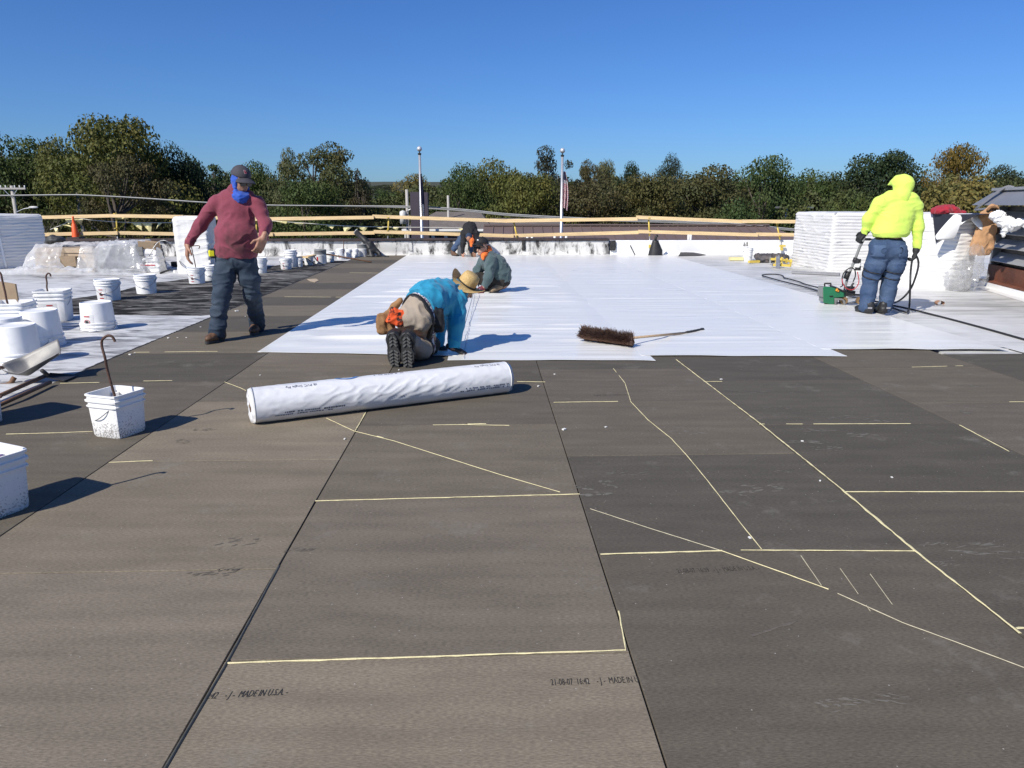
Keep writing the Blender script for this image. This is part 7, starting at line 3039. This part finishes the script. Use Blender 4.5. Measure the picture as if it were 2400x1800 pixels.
# ------------------------------------------------------------------ 2: kneeling man in turquoise shirt and straw hat
g3 = lambda x, y: (840 + x / 4.1475, 500 + y / 4.1475)
q2 = lambda x, y, Y: at(*g3(x, y), Y)
t2 = thing('person', P(955, 850), 'kneeling man in turquoise shirt, khaki trousers and straw hat, leaning on his hands', 'person')
rs, re, rw = q2(955, 850, 6.80), q2(955, 1070, 6.76), q2(925, 1310, 6.70)
ls, le, lw = q2(850, 790, 7.10), q2(800, 1050, 7.02), q2(785, 1290, 6.92)
hc = q2(1040, 720, 7.02)
hf = unit((.62, .35, -.72))
hu = unit((.60, .22, .76))
rh, lh = q2(635, 1050, 6.50), q2(480, 1040, 6.55)
rk_, lk_ = q2(690, 1330, 6.70), q2(480, 1330, 6.72)
rk_[2] = max(rk_[2], .085)
lk_[2] = max(lk_[2], .085)
ftR, ftL = q2(482, 1500, 6.13), q2(352, 1500, 6.15)
ftR[2] = ftL[2] = .012
S = SDF(*bbox([hc, rs, rw, lw, ls, rh, lh, rk_, lk_, ftR, ftL], .2), .006)
put_head(S, hc, hf, hu, 1.0)
S.chain([hc - hu * .05 - [.03, 0, 0], q2(930, 790, 6.98)], [.056, .062], .03)
S.chain([q2(570, 960, 6.5), q2(740, 850, 6.70), q2(900, 800, 6.92)], [.13, .13, .13], .05)
S.chain([rs, re, rw], [.060, .046, .030], .03)
S.chain([ls, le, lw], [.060, .046, .030], .03)
for h_, k_, f_ in ((rh, rk_, ftR), (lh, lk_, ftL)):
    S.chain([h_, k_], [.10, .07], .03)
    S.chain([k_, f_ + [.0, .06, .22]], [.06, .042], .03)
put_hand(S, rw, unit((.85, -.15, -.35)), np.array([0, 0, -1]), np.array([-.2, 1, 0]), .25, 1.0)
put_hand(S, lw, unit((.55, -.5, -.4)), np.array([0, 0, -1]), np.array([1, .3, 0]), .25, 1.0)
sdf_part('body', S, m_skin, t2)
m_turq = mat('turquoise jersey', (.012, .26, .43), .8, .08, 4, bump=.2, bscale=240, bdist=.002, sheen=.15)
S = SDF(*bbox([hc, rs, rw, lw, ls, q2(540, 960, 6.5)], .2), .009)
S.chain([q2(575, 925, 6.50), q2(680, 850, 6.62), q2(790, 815, 6.76), q2(900, 790, 6.90)], [.165, .168, .162, .135], .06)
S.chain([rs + [-.03, .02, .0], q2(925, 770, 6.95), ls], [.085, .100, .085], .06)
S.chain([q2(880, 790, 6.9), q2(985, 735, 7.0)], [.10, .070], .05)
S.chain([rs, re, rw], [.092, .074, .050], .05)
S.chain([ls, le, lw], [.085, .070, .050], .04)
wa = unit(np.array(q2(740, 850, 6.70)) - q2(540, 960, 6.48))
S.plane_cut(q2(612, 862, 6.50), -wa)
S.plane_cut(rw, rw - re)
S.plane_cut(hc - hu * .06, unit(hu * .9 + np.array([.4, .1, 0]))) if False else None
sdf_part('shirt', S, m_turq, t2, dict(amp=.014, scale=(10, 10, 5), seed=12, amp2=.006, scale2=22))
m_khaki = mat('dusty khaki twill', (.300, .245, .185), .9, .12, 5, bump=.25, bscale=220, bdist=.002, col2=(.40, .335, .265), lo=.35, hi=.7)
S = SDF(*bbox([rh, lh, rk_, lk_, ftR + [0, 0, .1], ftL + [0, 0, .1], q2(560, 880, 6.5)], .2), .009)
S.ell(q2(560, 985, 6.49), (.165, .145, .115), .05)
S.ell(q2(490, 1010, 6.42), (.088, .088, .090), .04).ell(q2(622, 1045, 6.41), (.088, .088, .095), .04)
S.chain([q2(585, 925, 6.52), q2(560, 985, 6.49)], [.140, .135], .05)
S.chain([rh, rk_ + [0, 0, .03]], [.108, .082], .03)
S.chain([lh, lk_ + [0, 0, .03]], [.108, .082], .03)
S.chain([rk_ + [0, 0, .015], q2(600, 1330, 6.42), ftR + [.015, .10, .20]], [.090, .085, .072], .03)
S.chain([lk_ + [0, 0, .015], q2(420, 1320, 6.42), ftL + [.015, .10, .20]], [.088, .083, .070], .03)
S.plane_cut(q2(625, 840, 6.52), wa)
Sk = S
sdf_part('trousers', S, m_khaki, t2, dict(amp=.012, scale=(8, 8, 8), seed=15, amp2=.006, scale2=20))


def along(p, n, lo_, hi_):
    n = unit(n)
    return lambda X, Y, Z: np.maximum(((X - p[0]) * n[0] + (Y - p[1]) * n[1] + (Z - p[2]) * n[2]) - hi_, lo_ - ((X - p[0]) * n[0] + (Y - p[1]) * n[1] + (Z - p[2]) * n[2]))


pw = q2(590, 868, 6.49)
m_belt = mat('black nylon belt', (.012, .012, .013), .6, .15, 20)
sdf_part('belt', band(Sk, .012, along(pw, wa, -.050, -.006)), m_belt, t2)
sdf_part('boxer_waistband', band(Sk, .008, along(pw, wa, -.004, .030)), mat('plaid boxer cotton', (.62, .62, .64), .9, .1, 30, col2=(.10, .05, .10), lo=.48, hi=.54, stretch=(1, 1, 1)), t2)
# pouches
m_suede = mat('tan suede leather', (.27, .145, .060), .85, .15, 10, bump=.3, bscale=90)
cc = q2(262, 1080, 6.42)
S = SDF(cc - .26, cc + .26, .009)
S.box(q2(230, 1090, 6.42), (.042, .055, .075), .025, .02).box(q2(300, 1060, 6.45), (.045, .06, .095), .025, .02)
S.chain([q2(300, 1000, 6.46), q2(350, 900, 6.47), q2(400, 850, 6.47)], [.035, .03, .028], .03)
S.box(q2(225, 1000, 6.42), (.035, .04, .03), .015, .02, cut=False)
sdf_part('tool_pouch', S, m_suede, t2, dict(amp=.008, scale=(12, 12, 12), seed=4))
S = SDF(cc - .1, cc + .34, .008)
S.box(q2(370, 1010, 6.36), (.075, .025, .075), .02, .02, np.array(Euler((.1, .35, .2)).to_matrix()))
sdf_part('bandana', S, mat('orange and red printed cloth', (.78, .10, .02), .8, .1, 16, col2=(.05, .025, .02), lo=.50, hi=.56), t2, dict(amp=.008, scale=(12, 12, 12), seed=9))
cc = q2(780, 1050, 6.52)
S = SDF(cc - .26, cc + .26, .009)
S.box(q2(775, 1010, 6.50), (.050, .05, .085), .03, .02).box(q2(782, 1090, 6.52), (.048, .055, .06), .03, .02).box(q2(725, 930, 6.48), (.035, .035, .04), .02, .02)
sdf_part('black_pouch', S, m_belt, t2, dict(amp=.006, scale=(14, 14, 14), seed=5))
# knee pads, gloves, shoes
for k_, nm in ((rk_, 'knee_pad'), (lk_, 'knee_pad')):
    S = SDF(k_ - .2, k_ + .2, .009)
    S.ell(k_ + [.0, .02, .01], (.098, .10, .088), .02).cone(k_ + [0, -.02, .01], k_ + [-.02, -.12, .03], .094, .085, .03)
    S.plane_cut((0, 0, .012), (0, 0, -1))
    sdf_part(nm, S, mat('black knee pad', (.020, .019, .018), .7, .2, 14), t2, dict(amp=.006, scale=(14, 14, 14)))
for w, dr, th in ((rw, unit((.85, -.15, -.35)), np.array([-.2, 1, 0])), (lw, unit((.55, -.5, -.4)), np.array([1, .3, 0]))):
    S = SDF(w - .2, w + .22, .005)
    put_hand(S, w, dr, np.array([0, 0, -1]), th, .25, 1.0, .0035)
    S.plane_cut((0, 0, .016), (0, 0, -1))
    sdf_part('glove', S, m_glove, t2)
for ft in (ftR, ftL):
    boot(t2, ft + [0, -.035, .283], unit((0, .13, -1)), unit((0, 1, .13)), m_bkleath, shaft=.12, lugs=True, name='shoe', k=1.2)
# straw hat
m_straw = mat('woven straw', (.62, .44, .19), .8, .18, 60, bump=.8, bscale=140, bdist=.004, col2=(.46, .30, .11))
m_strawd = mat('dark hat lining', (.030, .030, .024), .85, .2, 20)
ha = unit((.60, .12, .78))
hcn = q2(1050, 690, 6.98)
_, hr_, hu_ = frame((.2, 1, 0), ha)
hfw = np.cross(hu_, hr_)
nb2, nr2 = 48, 9
prof = [(.001, .128), (.05, .126), (.078, .115), (.092, .085), (.098, .04), (.100, 0)]
mb = MB()
vs = [hcn + hr_ * r * math.cos(a) * .92 + hfw * r * math.sin(a) * 1.06 + hu_ * z for r, z in prof for a in np.linspace(0, 2 * math.pi, nb2, endpoint=False)]
mb.add(vs, [(i * nb2 + k, i * nb2 + (k + 1) % nb2, (i + 1) * nb2 + (k + 1) % nb2, (i + 1) * nb2 + k) for i in range(len(prof) - 1) for k in range(nb2)])
ho = mb.build('straw_hat', m_straw, t2, True)


def brim_pts(lift):
    vs = []
    for j in range(nr2):
        q = j / (nr2 - 1)
        for a in np.linspace(0, 2 * math.pi, nb2, endpoint=False):
            r = .099 + q * .095
            side = abs(math.cos(a - .0))
            z = .002 + q * q * (.055 * side ** 2 - .035 * (1 - side ** 2)) + lift
            vs.append(hcn + hr_ * r * math.cos(a) * .92 + hfw * r * math.sin(a) * 1.06 + hu_ * z)
    return vs


fq = [(i * nb2 + k, i * nb2 + (k + 1) % nb2, (i + 1) * nb2 + (k + 1) % nb2, (i + 1) * nb2 + k) for i in range(nr2 - 1) for k in range(nb2)]
part('brim', brim_pts(0), fq, m_straw, ho, True)
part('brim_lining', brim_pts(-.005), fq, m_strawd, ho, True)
mb = MB()
mb.tube([hcn + hr_ * .101 * math.cos(a) * .92 + hfw * .101 * math.sin(a) * 1.06 + hu_ * .012 for a in np.linspace(0, 2 * math.pi, 32, endpoint=False)], .008, 6, closed=True)
mb.build('hat_band', m_strawd, ho, True)

# ------------------------------------------------------------------ 3: crouching man in grey green sweater
Y3 = 11.6
q3 = lambda x, y, dy=0.0: at(*g3(x, y), Y3 + dy)
t3 = thing('person', P(1160, 688), 'crouching man in grey green sweater, black cap and orange scarf', 'person')
hc = q3(1200, 338, -.10)
hf = unit((-.62, -.78, -.06))
rs, re, rw = q3(1285, 470, -.17), q3(1268, 615, -.26), q3(1218, 712, -.26)
ls, le, lw = q3(1215, 480, .08), q3(1160, 560, -.05), q3(1140, 650, -.12)
hp = q3(1390, 660, .05)
rkn, lkn = q3(1165, 625, -.10), q3(1190, 640, .15)
ran, lan = q3(1345, 740, -.08), q3(1330, 745, .15)
S = SDF(*bbox([hc, rs, rw, lw, hp, ran, rkn, lan, q3(1430, 600)], .2), .0065)
put_head(S, hc, hf, (0, 0, 1), 1.0)
S.chain([hc - [-.02, -.02, .06], q3(1255, 430, -.03)], [.055, .06], .03)
S.chain([q3(1270, 450, -.03), q3(1350, 560, .0), hp], [.12, .13, .13], .05)
S.chain([rs, re, rw], [.058, .044, .030], .03)
S.chain([ls, le, lw], [.058, .044, .030], .03)
S.chain([hp + [0, -.1, 0], rkn, ran], [.09, .065, .042], .03)
S.chain([hp + [0, .1, 0], lkn, lan], [.09, .065, .042], .03)
put_hand(S, rw, unit((-.35, -.2, -.9)), np.array([-.3, .9, 0]), np.array([-1, 0, 0]), .25, 1.0)
put_hand(S, lw, unit((-.25, -.2, -.9)), np.array([.6, .6, 0]), np.array([0, -1, 0]), .5, 1.0)
sdf_part('body', S, m_skin2, t3)
m_teal = mat('grey green fleece', (.060, .096, .100), .9, .10, 4, bump=.2, bscale=200, bdist=.003, sheen=.2)
S = SDF(*bbox([hc, rs, rw, lw, hp, q3(1440, 600)], .2), .010)
S.chain([q3(1265, 445, -.03), q3(1330, 510, .0), q3(1370, 590, .02), q3(1375, 650, .04)], [.135, .165, .175, .165], .07)
S.chain([rs, q3(1250, 440, -.05), ls], [.085, .09, .085], .05)
S.chain([rs, re, rw], [.092, .070, .052], .05)
S.chain([ls, le, lw], [.085, .066, .050], .04)
S.plane_cut(q3(1390, 682, .05), unit((.25, 0, -1)))
S.plane_cut(rw, rw - re)
sdf_part('sweater', S, m_teal, t3, dict(amp=.014, scale=(8, 8, 8), seed=22, amp2=.006, scale2=20))
m_dkbr = mat('dark brown work trousers', (.024, .020, .017), .9, .2, 6, fine=.1)
S = SDF(*bbox([hp, ran, rkn, lan, lkn], .2), .010)
S.ell(hp + [.0, 0, .0], (.14, .17, .10), .05)
S.chain([hp + [-.02, -.1, 0], rkn, ran + [-.02, 0, .03]], [.105, .084, .062], .03)
S.chain([hp + [-.02, .1, 0], lkn, lan + [-.02, 0, .03]], [.105, .084, .062], .03)
sdf_part('trousers', S, m_dkbr, t3, dict(amp=.012, scale=(9, 9, 9), seed=25))
m_tanb = mat('tan suede boot', (.24, .17, .105), .85, .15, 14)
gz = P(1160, 690)
boot(t3, np.array([q3(1405, 730, -.05)[0], Y3 - .02, .075]), unit((-.68, -.72, -.24)), unit((-.18, -.18, 1)), m_tanb)
boot(t3, np.array([q3(1370, 745, .15)[0], Y3 + .16, .055]), unit((-.75, -.6, -.16)), unit((-.16, 0, 1)), m_bkleath)
for w, dr, n_, th, mm in ((rw, unit((-.35, -.2, -.9)), np.array([-.3, .9, 0]), np.array([-1, 0, 0]), mat('maroon coated glove', (.13, .018, .03), .7, .2, 20)), (lw, unit((-.25, -.2, -.9)), np.array([.6, .6, 0]), np.array([0, -1, 0]), m_glove)):
    S = SDF(w - .2, w + .2, .0055)
    put_hand(S, w, dr, n_, th, .25 if mm is not m_glove else .5, 1.0, .004)
    S.plane_cut((0, 0, .018), (0, 0, -1))
    sdf_part('glove', S, mm, t3)
m_blkcap = mat('black cap cotton', (.012, .012, .014), .8, .15, 16)
o, cf, crr, cu = cap_part(t3, hc + [0, 0, .034], hf + [0, 0, .16], (0.10, .14, 1), m_blkcap, k=1.06)
mb = MB()
lc = hc + [0, 0, .034] + cu * .085 + cf * .098
mb.box(lc, (.030, .012, .016), R=Matrix((tuple(crr), tuple(cf), tuple(cu))).transposed())
mb.build('cap_badge', fw, o)
m_hor = mat('orange scarf cotton', (.82, .16, .02), .8, .10, 14, sheen=.2)
S = SDF(hc - .28, hc + .26, .008)
S.cone(q3(1240, 345, -.03), q3(1250, 405, -.05), .070, .088, .03).cone(q3(1228, 390, -.12), q3(1215, 440, -.20), .05, .03, .04).ell(q3(1258, 352, .0), (.06, .07, .05), .03)
sdf_part('scarf', S, m_hor, t3, dict(amp=.012, scale=(14, 14, 18), seed=7))
f_, r_h, u_h = frame(hf, (0, 0, 1))
mb = MB()
for s in (-1, 1):
    mb.box(hc + f_ * .097 + u_h * .014 + r_h * s * .033, (.054, .012, .034), R=Matrix((tuple(r_h), tuple(f_), tuple(u_h))).transposed())
    mb.beam(hc + f_ * .09 + u_h * .02 + r_h * s * .060, hc + r_h * s * .082 + u_h * .02, .005, .008)
mb.build('sunglasses', m_lens, t3)
S = SDF(hc - .2, hc + .2, .008)
S.ell(hc + u_h * .01 - f_ * .03, (.079, .075, .06), .01, np.stack([r_h, f_, u_h], 1))
sdf_part('hair', S, m_hair, t3)

# ------------------------------------------------------------------ 4: man in black bending over at the parapet
Y4 = YP - .75
q4 = lambda x, y, dy=0.0: at(*g3(x, y), Y4 + dy)
t4 = thing('person', P(1100, 600), 'man in black sweater and jeans bent double at the far parapet', 'person')
hc = q4(1075, 238, -.28)
hf = unit((0, -.25, -1))
rs, re, rw = q4(1030, 195, -.15), q4(1018, 300, -.22), q4(1014, 380, -.22)
ls, le, lw = q4(1140, 195, -.15), q4(1150, 290, -.2), q4(1135, 370, -.15)
hp = q4(1085, 150, .20)
S = SDF(*bbox([hc, rs, rw, lw, hp, q4(900, 390, .1), q4(1180, 400, .1)], .22), .009)
put_head(S, hc, hf, unit((0, -1, .1)), 1.0)
S.chain([hc + [0, .06, .07], q4(1085, 180, -.15)], [.055, .07], .03)
S.chain([hp, q4(1085, 140, 0), q4(1085, 185, -.15)], [.13, .13, .12], .05)
S.chain([rs, re, rw], [.058, .044, .030], .03)
S.chain([ls, le, lw], [.058, .044, .030], .03)
S.chain([q4(1055, 180, .2), q4(990, 275, .12), q4(925, 352, .12)], [.09, .06, .045], .03)
S.chain([q4(1115, 180, .2), q4(1118, 290, .12), q4(1112, 370, .1)], [.09, .06, .045], .03)
put_hand(S, rw, unit((.1, -.3, -1)), np.array([.3, 1, 0]), np.array([1, 0, 0]), .3)
put_hand(S, lw, unit((-.1, -.3, -1)), np.array([-.3, 1, 0]), np.array([-1, 0, 0]), .3)
sdf_part('body', S, m_skin, t4)
m_blks = mat('black sweater', (.012, .012, .014), .9, .15, 8)
S = SDF(*bbox([rs, rw, lw, ls, hp, q4(1085, 90, 0)], .22), .011)
S.chain([hp + [0, -.03, -.01], q4(1085, 150, 0), q4(1085, 190, -.15)], [.165, .18, .15], .07)
S.chain([rs, ls], [.09, .09], .05)
S.chain([rs, re, rw], [.088, .066, .050], .05)
S.chain([ls, le, lw], [.088, .066, .050], .05)
sdf_part('sweater', S, m_blks, t4, dict(amp=.012, scale=(9, 9, 9), seed=33))
S = SDF(*bbox([hp, q4(900, 370, .1), q4(1150, 400, .1), q4(1150, 150, .4)], .2), .011)
S.ell(hp + [0, .06, -.06], (.18, .15, .16), .05)
S.chain([q4(1055, 185, .2), q4(985, 275, .12), q4(930, 345, .12)], [.12, .09, .078], .04)
S.chain([q4(1110, 185, .2), q4(1112, 290, .12), q4(1108, 365, .1)], [.12, .09, .078], .04)
sdf_part('jeans', S, m_jean, t4, dict(amp=.010, scale=(8, 8, 8), seed=35))
S = SDF(*bbox([q4(990, 270, .05), q4(995, 400, .05)], .2), .011)
S.chain([q4(995, 330, .1), q4(990, 395, .1)], [.085, .08], .03)
sdf_part('leg_pouch', S, mat('grey canvas leg pouch', (.10, .105, .11), .9, .1, 8), t4)
e_ = q4(918, 360, .1)
boot(t4, np.array([e_[0] - .02, Y4 + .18, .02]), unit((.55, -1, -.02)), (0, 0, 1), m_leath)
e_ = q4(1110, 385, .05)
boot(t4, np.array([e_[0], Y4 + .18, .0]), unit((.05, -1, 0)), (0, 0, 1), m_leath, shaft=.2)
S = SDF(hc - .22, hc + .22, .009)
f_, r_h, u_h = frame(hf, unit((0, -1, .1)))
S.ell(hc + u_h * .03 - f_ * .035, (.088, .092, .09), .01, np.stack([r_h, f_, u_h], 1))
sdf_part('beanie', S, mat('navy knit cap', (.02, .035, .07), .9, .1, 30), t4)
S = SDF(hc - .35, hc + .3, .010)
S.chain([q4(1100, 215, -.25), q4(1102, 260, -.32), q4(1098, 315, -.33)], [.035, .055, .03], .03)
sdf_part('scarf', S, m_hor, t4, dict(amp=.010, scale=(14, 14, 14), seed=8))

# ------------------------------------------------------------------ 5: man in hi-vis hood, seen from behind
Y5 = P(2040, 737)[1]
q5 = lambda x, y, dy=0.0: at(*z4(x, y), Y5 + dy)
t5 = thing('person', (q5(950, 1300)[0], Y5, 0), 'man in hi-vis yellow hooded sweatshirt and blue jeans, seen from behind', 'person')
hc = q5(1160, 205, .04)
hf = unit((-.62, .72, -.30))
ls, le, lw = q5(965, 355, .0), q5(872, 490, .05), q5(836, 608, .10)
rs, re, rw = q5(1275, 385, .0), q5(1298, 560, -.02), q5(1284, 745, -.02)
lk_, rk_ = q5(895, 990, .02), q5(1062, 990, .02)
la_, ra_ = q5(848, 1245, .02), q5(1012, 1245, .0)
S = SDF(*bbox([hc, ls, le, lw, rs, re, rw, la_, ra_, q5(1000, 1310)], .22), .0065)
put_head(S, hc, hf, (0, 0, 1), 1.0)
S.chain([hc - [0, 0, .07], q5(1140, 330, .0)], [.056, .065], .03)
S.chain([q5(1120, 400), q5(1075, 560), q5(1040, 740)], [.11, .11, .12], .05)
S.chain([ls, le, lw], [.06, .045, .03], .03)
S.chain([rs, re, rw], [.06, .045, .03], .03)
S.chain([q5(960, 800), lk_, la_], [.09, .065, .045], .03)
S.chain([q5(1105, 800), rk_, ra_], [.09, .065, .045], .03)
hdL, hdR = unit((-.35, .15, -.55)), unit((-.12, -.05, -1))
put_hand(S, lw, hdL, np.array([0.2, .4, -.6]), np.array([1, .2, .4]), .95, 1.05)
put_hand(S, rw + hdR * .02, hdR, np.array([-.8, .5, 0]), np.array([-.3, 1, 0]), .95, 1.05)
sdf_part('body', S, m_skin, t5)
m_hiv = mat('hi-vis lime fabric', (.60, .79, .12), .9, .04, 5, bump=.15, bscale=220, bdist=.002, sheen=.1)
S = SDF(*bbox([hc, ls, le, lw, rs, re, rw, q5(1060, 660)], .22), .009)
S.ell(q5(1120, 420, .0), (.225, .15, .17), .08)
S.ell(q5(1085, 520, .0), (.222, .16, .17), .08)
S.ell(q5(1060, 605, -.01), (.222, .165, .13), .07)
S.chain([ls + [.02, 0, 0], q5(1060, 310, .0), q5(1150, 285, .0), q5(1230, 325, 0), rs + [-.02, 0, 0]], [.080, .078, .078, .080, .080], .06)
S.chain([ls, le, lw], [.080, .064, .046], .05)
S.chain([rs, re, rw + [0, 0, .02]], [.080, .064, .050], .05)
hem = q5(1060, 648)[2]
Hcut = S.F.copy()
ax = [S.lo[k] + S.h * np.arange(S.n[k]) for k in range(3)]
xm_ = (ax[0] > q5(880, 650)[0]) & (ax[0] < q5(1232, 650)[0])
S.F = np.where(xm_[:, None, None], np.maximum(Hcut, (hem - ax[2])[None, None, :].astype(np.float32)), Hcut).astype(np.float32)
S.plane_cut(lw, lw - le) if False else None
sdf_part('sweatshirt', S, m_hiv, t5, dict(amp=.0065, scale=(4, 4, 13), seed=42, amp2=.004, scale2=10))
S = SDF(hc - .3, hc + .26, .008)
f_, r_h, u_h = frame(hf, (0, 0, 1))
R3 = np.stack([r_h, f_, u_h], 1)
S.ell(hc + [.012, 0, .012], (.105, .125, .128), .03, R3)
S.cone(hc + u_h * .085 + f_ * .05, hc + f_ * .155 + u_h * .055, .055, .02, .05)
S.cone(hc - [0.01, 0, .06], q5(1150, 300, .0), .088, .115, .05)
S.ell(hc + f_ * .16 - u_h * .03, (.07, .10, .085), .02, R3, cut=True)
sdf_part('hood', S, m_hiv, t5, dict(amp=.005, scale=(7, 7, 9), seed=44))
S = SDF(*bbox([q5(1030, 650), la_, ra_, q5(860, 760), q5(1200, 760)], .18), .009)
S.ell(q5(1030, 735, .0), (.225, .155, .15), .06)
S.ell(q5(960, 765, -.07), (.11, .10, .11), .05).ell(q5(1105, 765, -.07), (.11, .10, .11), .05)
S.chain([q5(958, 810, .0), q5(925, 900, .0), lk_, q5(872, 1110, .02), la_], [.132, .118, .098, .090, .088], .035)
S.chain([q5(1112, 810, .0), q5(1090, 900, .0), rk_, q5(1040, 1110, .02), ra_], [.132, .118, .098, .090, .088], .035)
S.plane_cut((0, 0, q5(1000, 640)[2]), (0, 0, 1))
Sj = S
sdf_part('jeans', S, m_jean, t5, dict(amp=.009, scale=(5, 5, 12), seed=46, amp2=.006, scale2=14))
zb_ = q5(1000, 655)[2]
sdf_part('belt', band(Sj, .008, lambda X, Y, Z: np.abs(Z - zb_) - .017 + 0 * X + 0 * Y), mat('black leather belt', (.014, .012, .012), .35, .1, 12), t5)
m_seam = mat('pocket denim', (.058, .098, .175), .85, .15, 8, bump=.3, bscale=200, bdist=.002)
for x0_, x1_ in ((880, 970), (1085, 1170)):
    xa, xb = q5(x0_, 700)[0], q5(x1_, 700)[0]
    za_, zc_ = q5(1000, 812)[2], q5(1000, 712)[2]
    T = band(Sj, .013, lambda X, Y, Z: np.maximum(np.maximum(np.maximum(xa - X, X - xb), np.maximum(za_ - Z - .0 * X, Z - zc_)), Y - (Y5 - .03)))
    sdf_part('pocket', T, m_seam, t5)
for k_, leg in ((lk_, 'l'), (rk_, 'r')):
    for dz in (.075, -.01):
        zc_ = k_[2] + dz
        T = band(Sj, .010, lambda X, Y, Z: np.maximum(np.abs(Z - zc_ + (X - k_[0]) * .12 - .25 * (Y - Y5)) - .008, np.abs(X - k_[0]) - .125))
        sdf_part('knee_strap', T, m_belt, t5)
    S = SDF(k_ - .22, k_ + .22, .010)
    S.ell(k_ + [0, .085, .03], (.085, .05, .11), .02)
    sdf_part('knee_pad', S, m_belt, t5)
for an, hx in ((la_, -.10), (ra_, .12)):
    boot(t5, np.array([an[0] - hx * .3, Y5 - .07, .012]), unit((hx * 1.2 - .1, 1, 0)), (0, 0, 1), m_bkleath, shaft=.12, name='shoe', k=1.08)
    mb = MB()
    mb.box(np.array([an[0], Y5 - .085, .095]), (.05, .012, .022))
    mb.build('heel_tab', mat('grey reflective tab', (.30, .30, .31), .4, .1, 9), t5)
for w, dr, n_, th in ((lw, hdL, np.array([0.2, .4, -.6]), np.array([1, .2, .4])), (rw + hdR * .02, hdR, np.array([-.8, .5, 0]), np.array([-.3, 1, 0]))):
    S = SDF(w - .22, w + .22, .0055)
    put_hand(S, w, dr, n_, th, .95, 1.08, .006)
    S.cone(w - dr * .03, w + dr * .01, .044, .038, .02)
    sdf_part('glove', S, m_glove, t5)
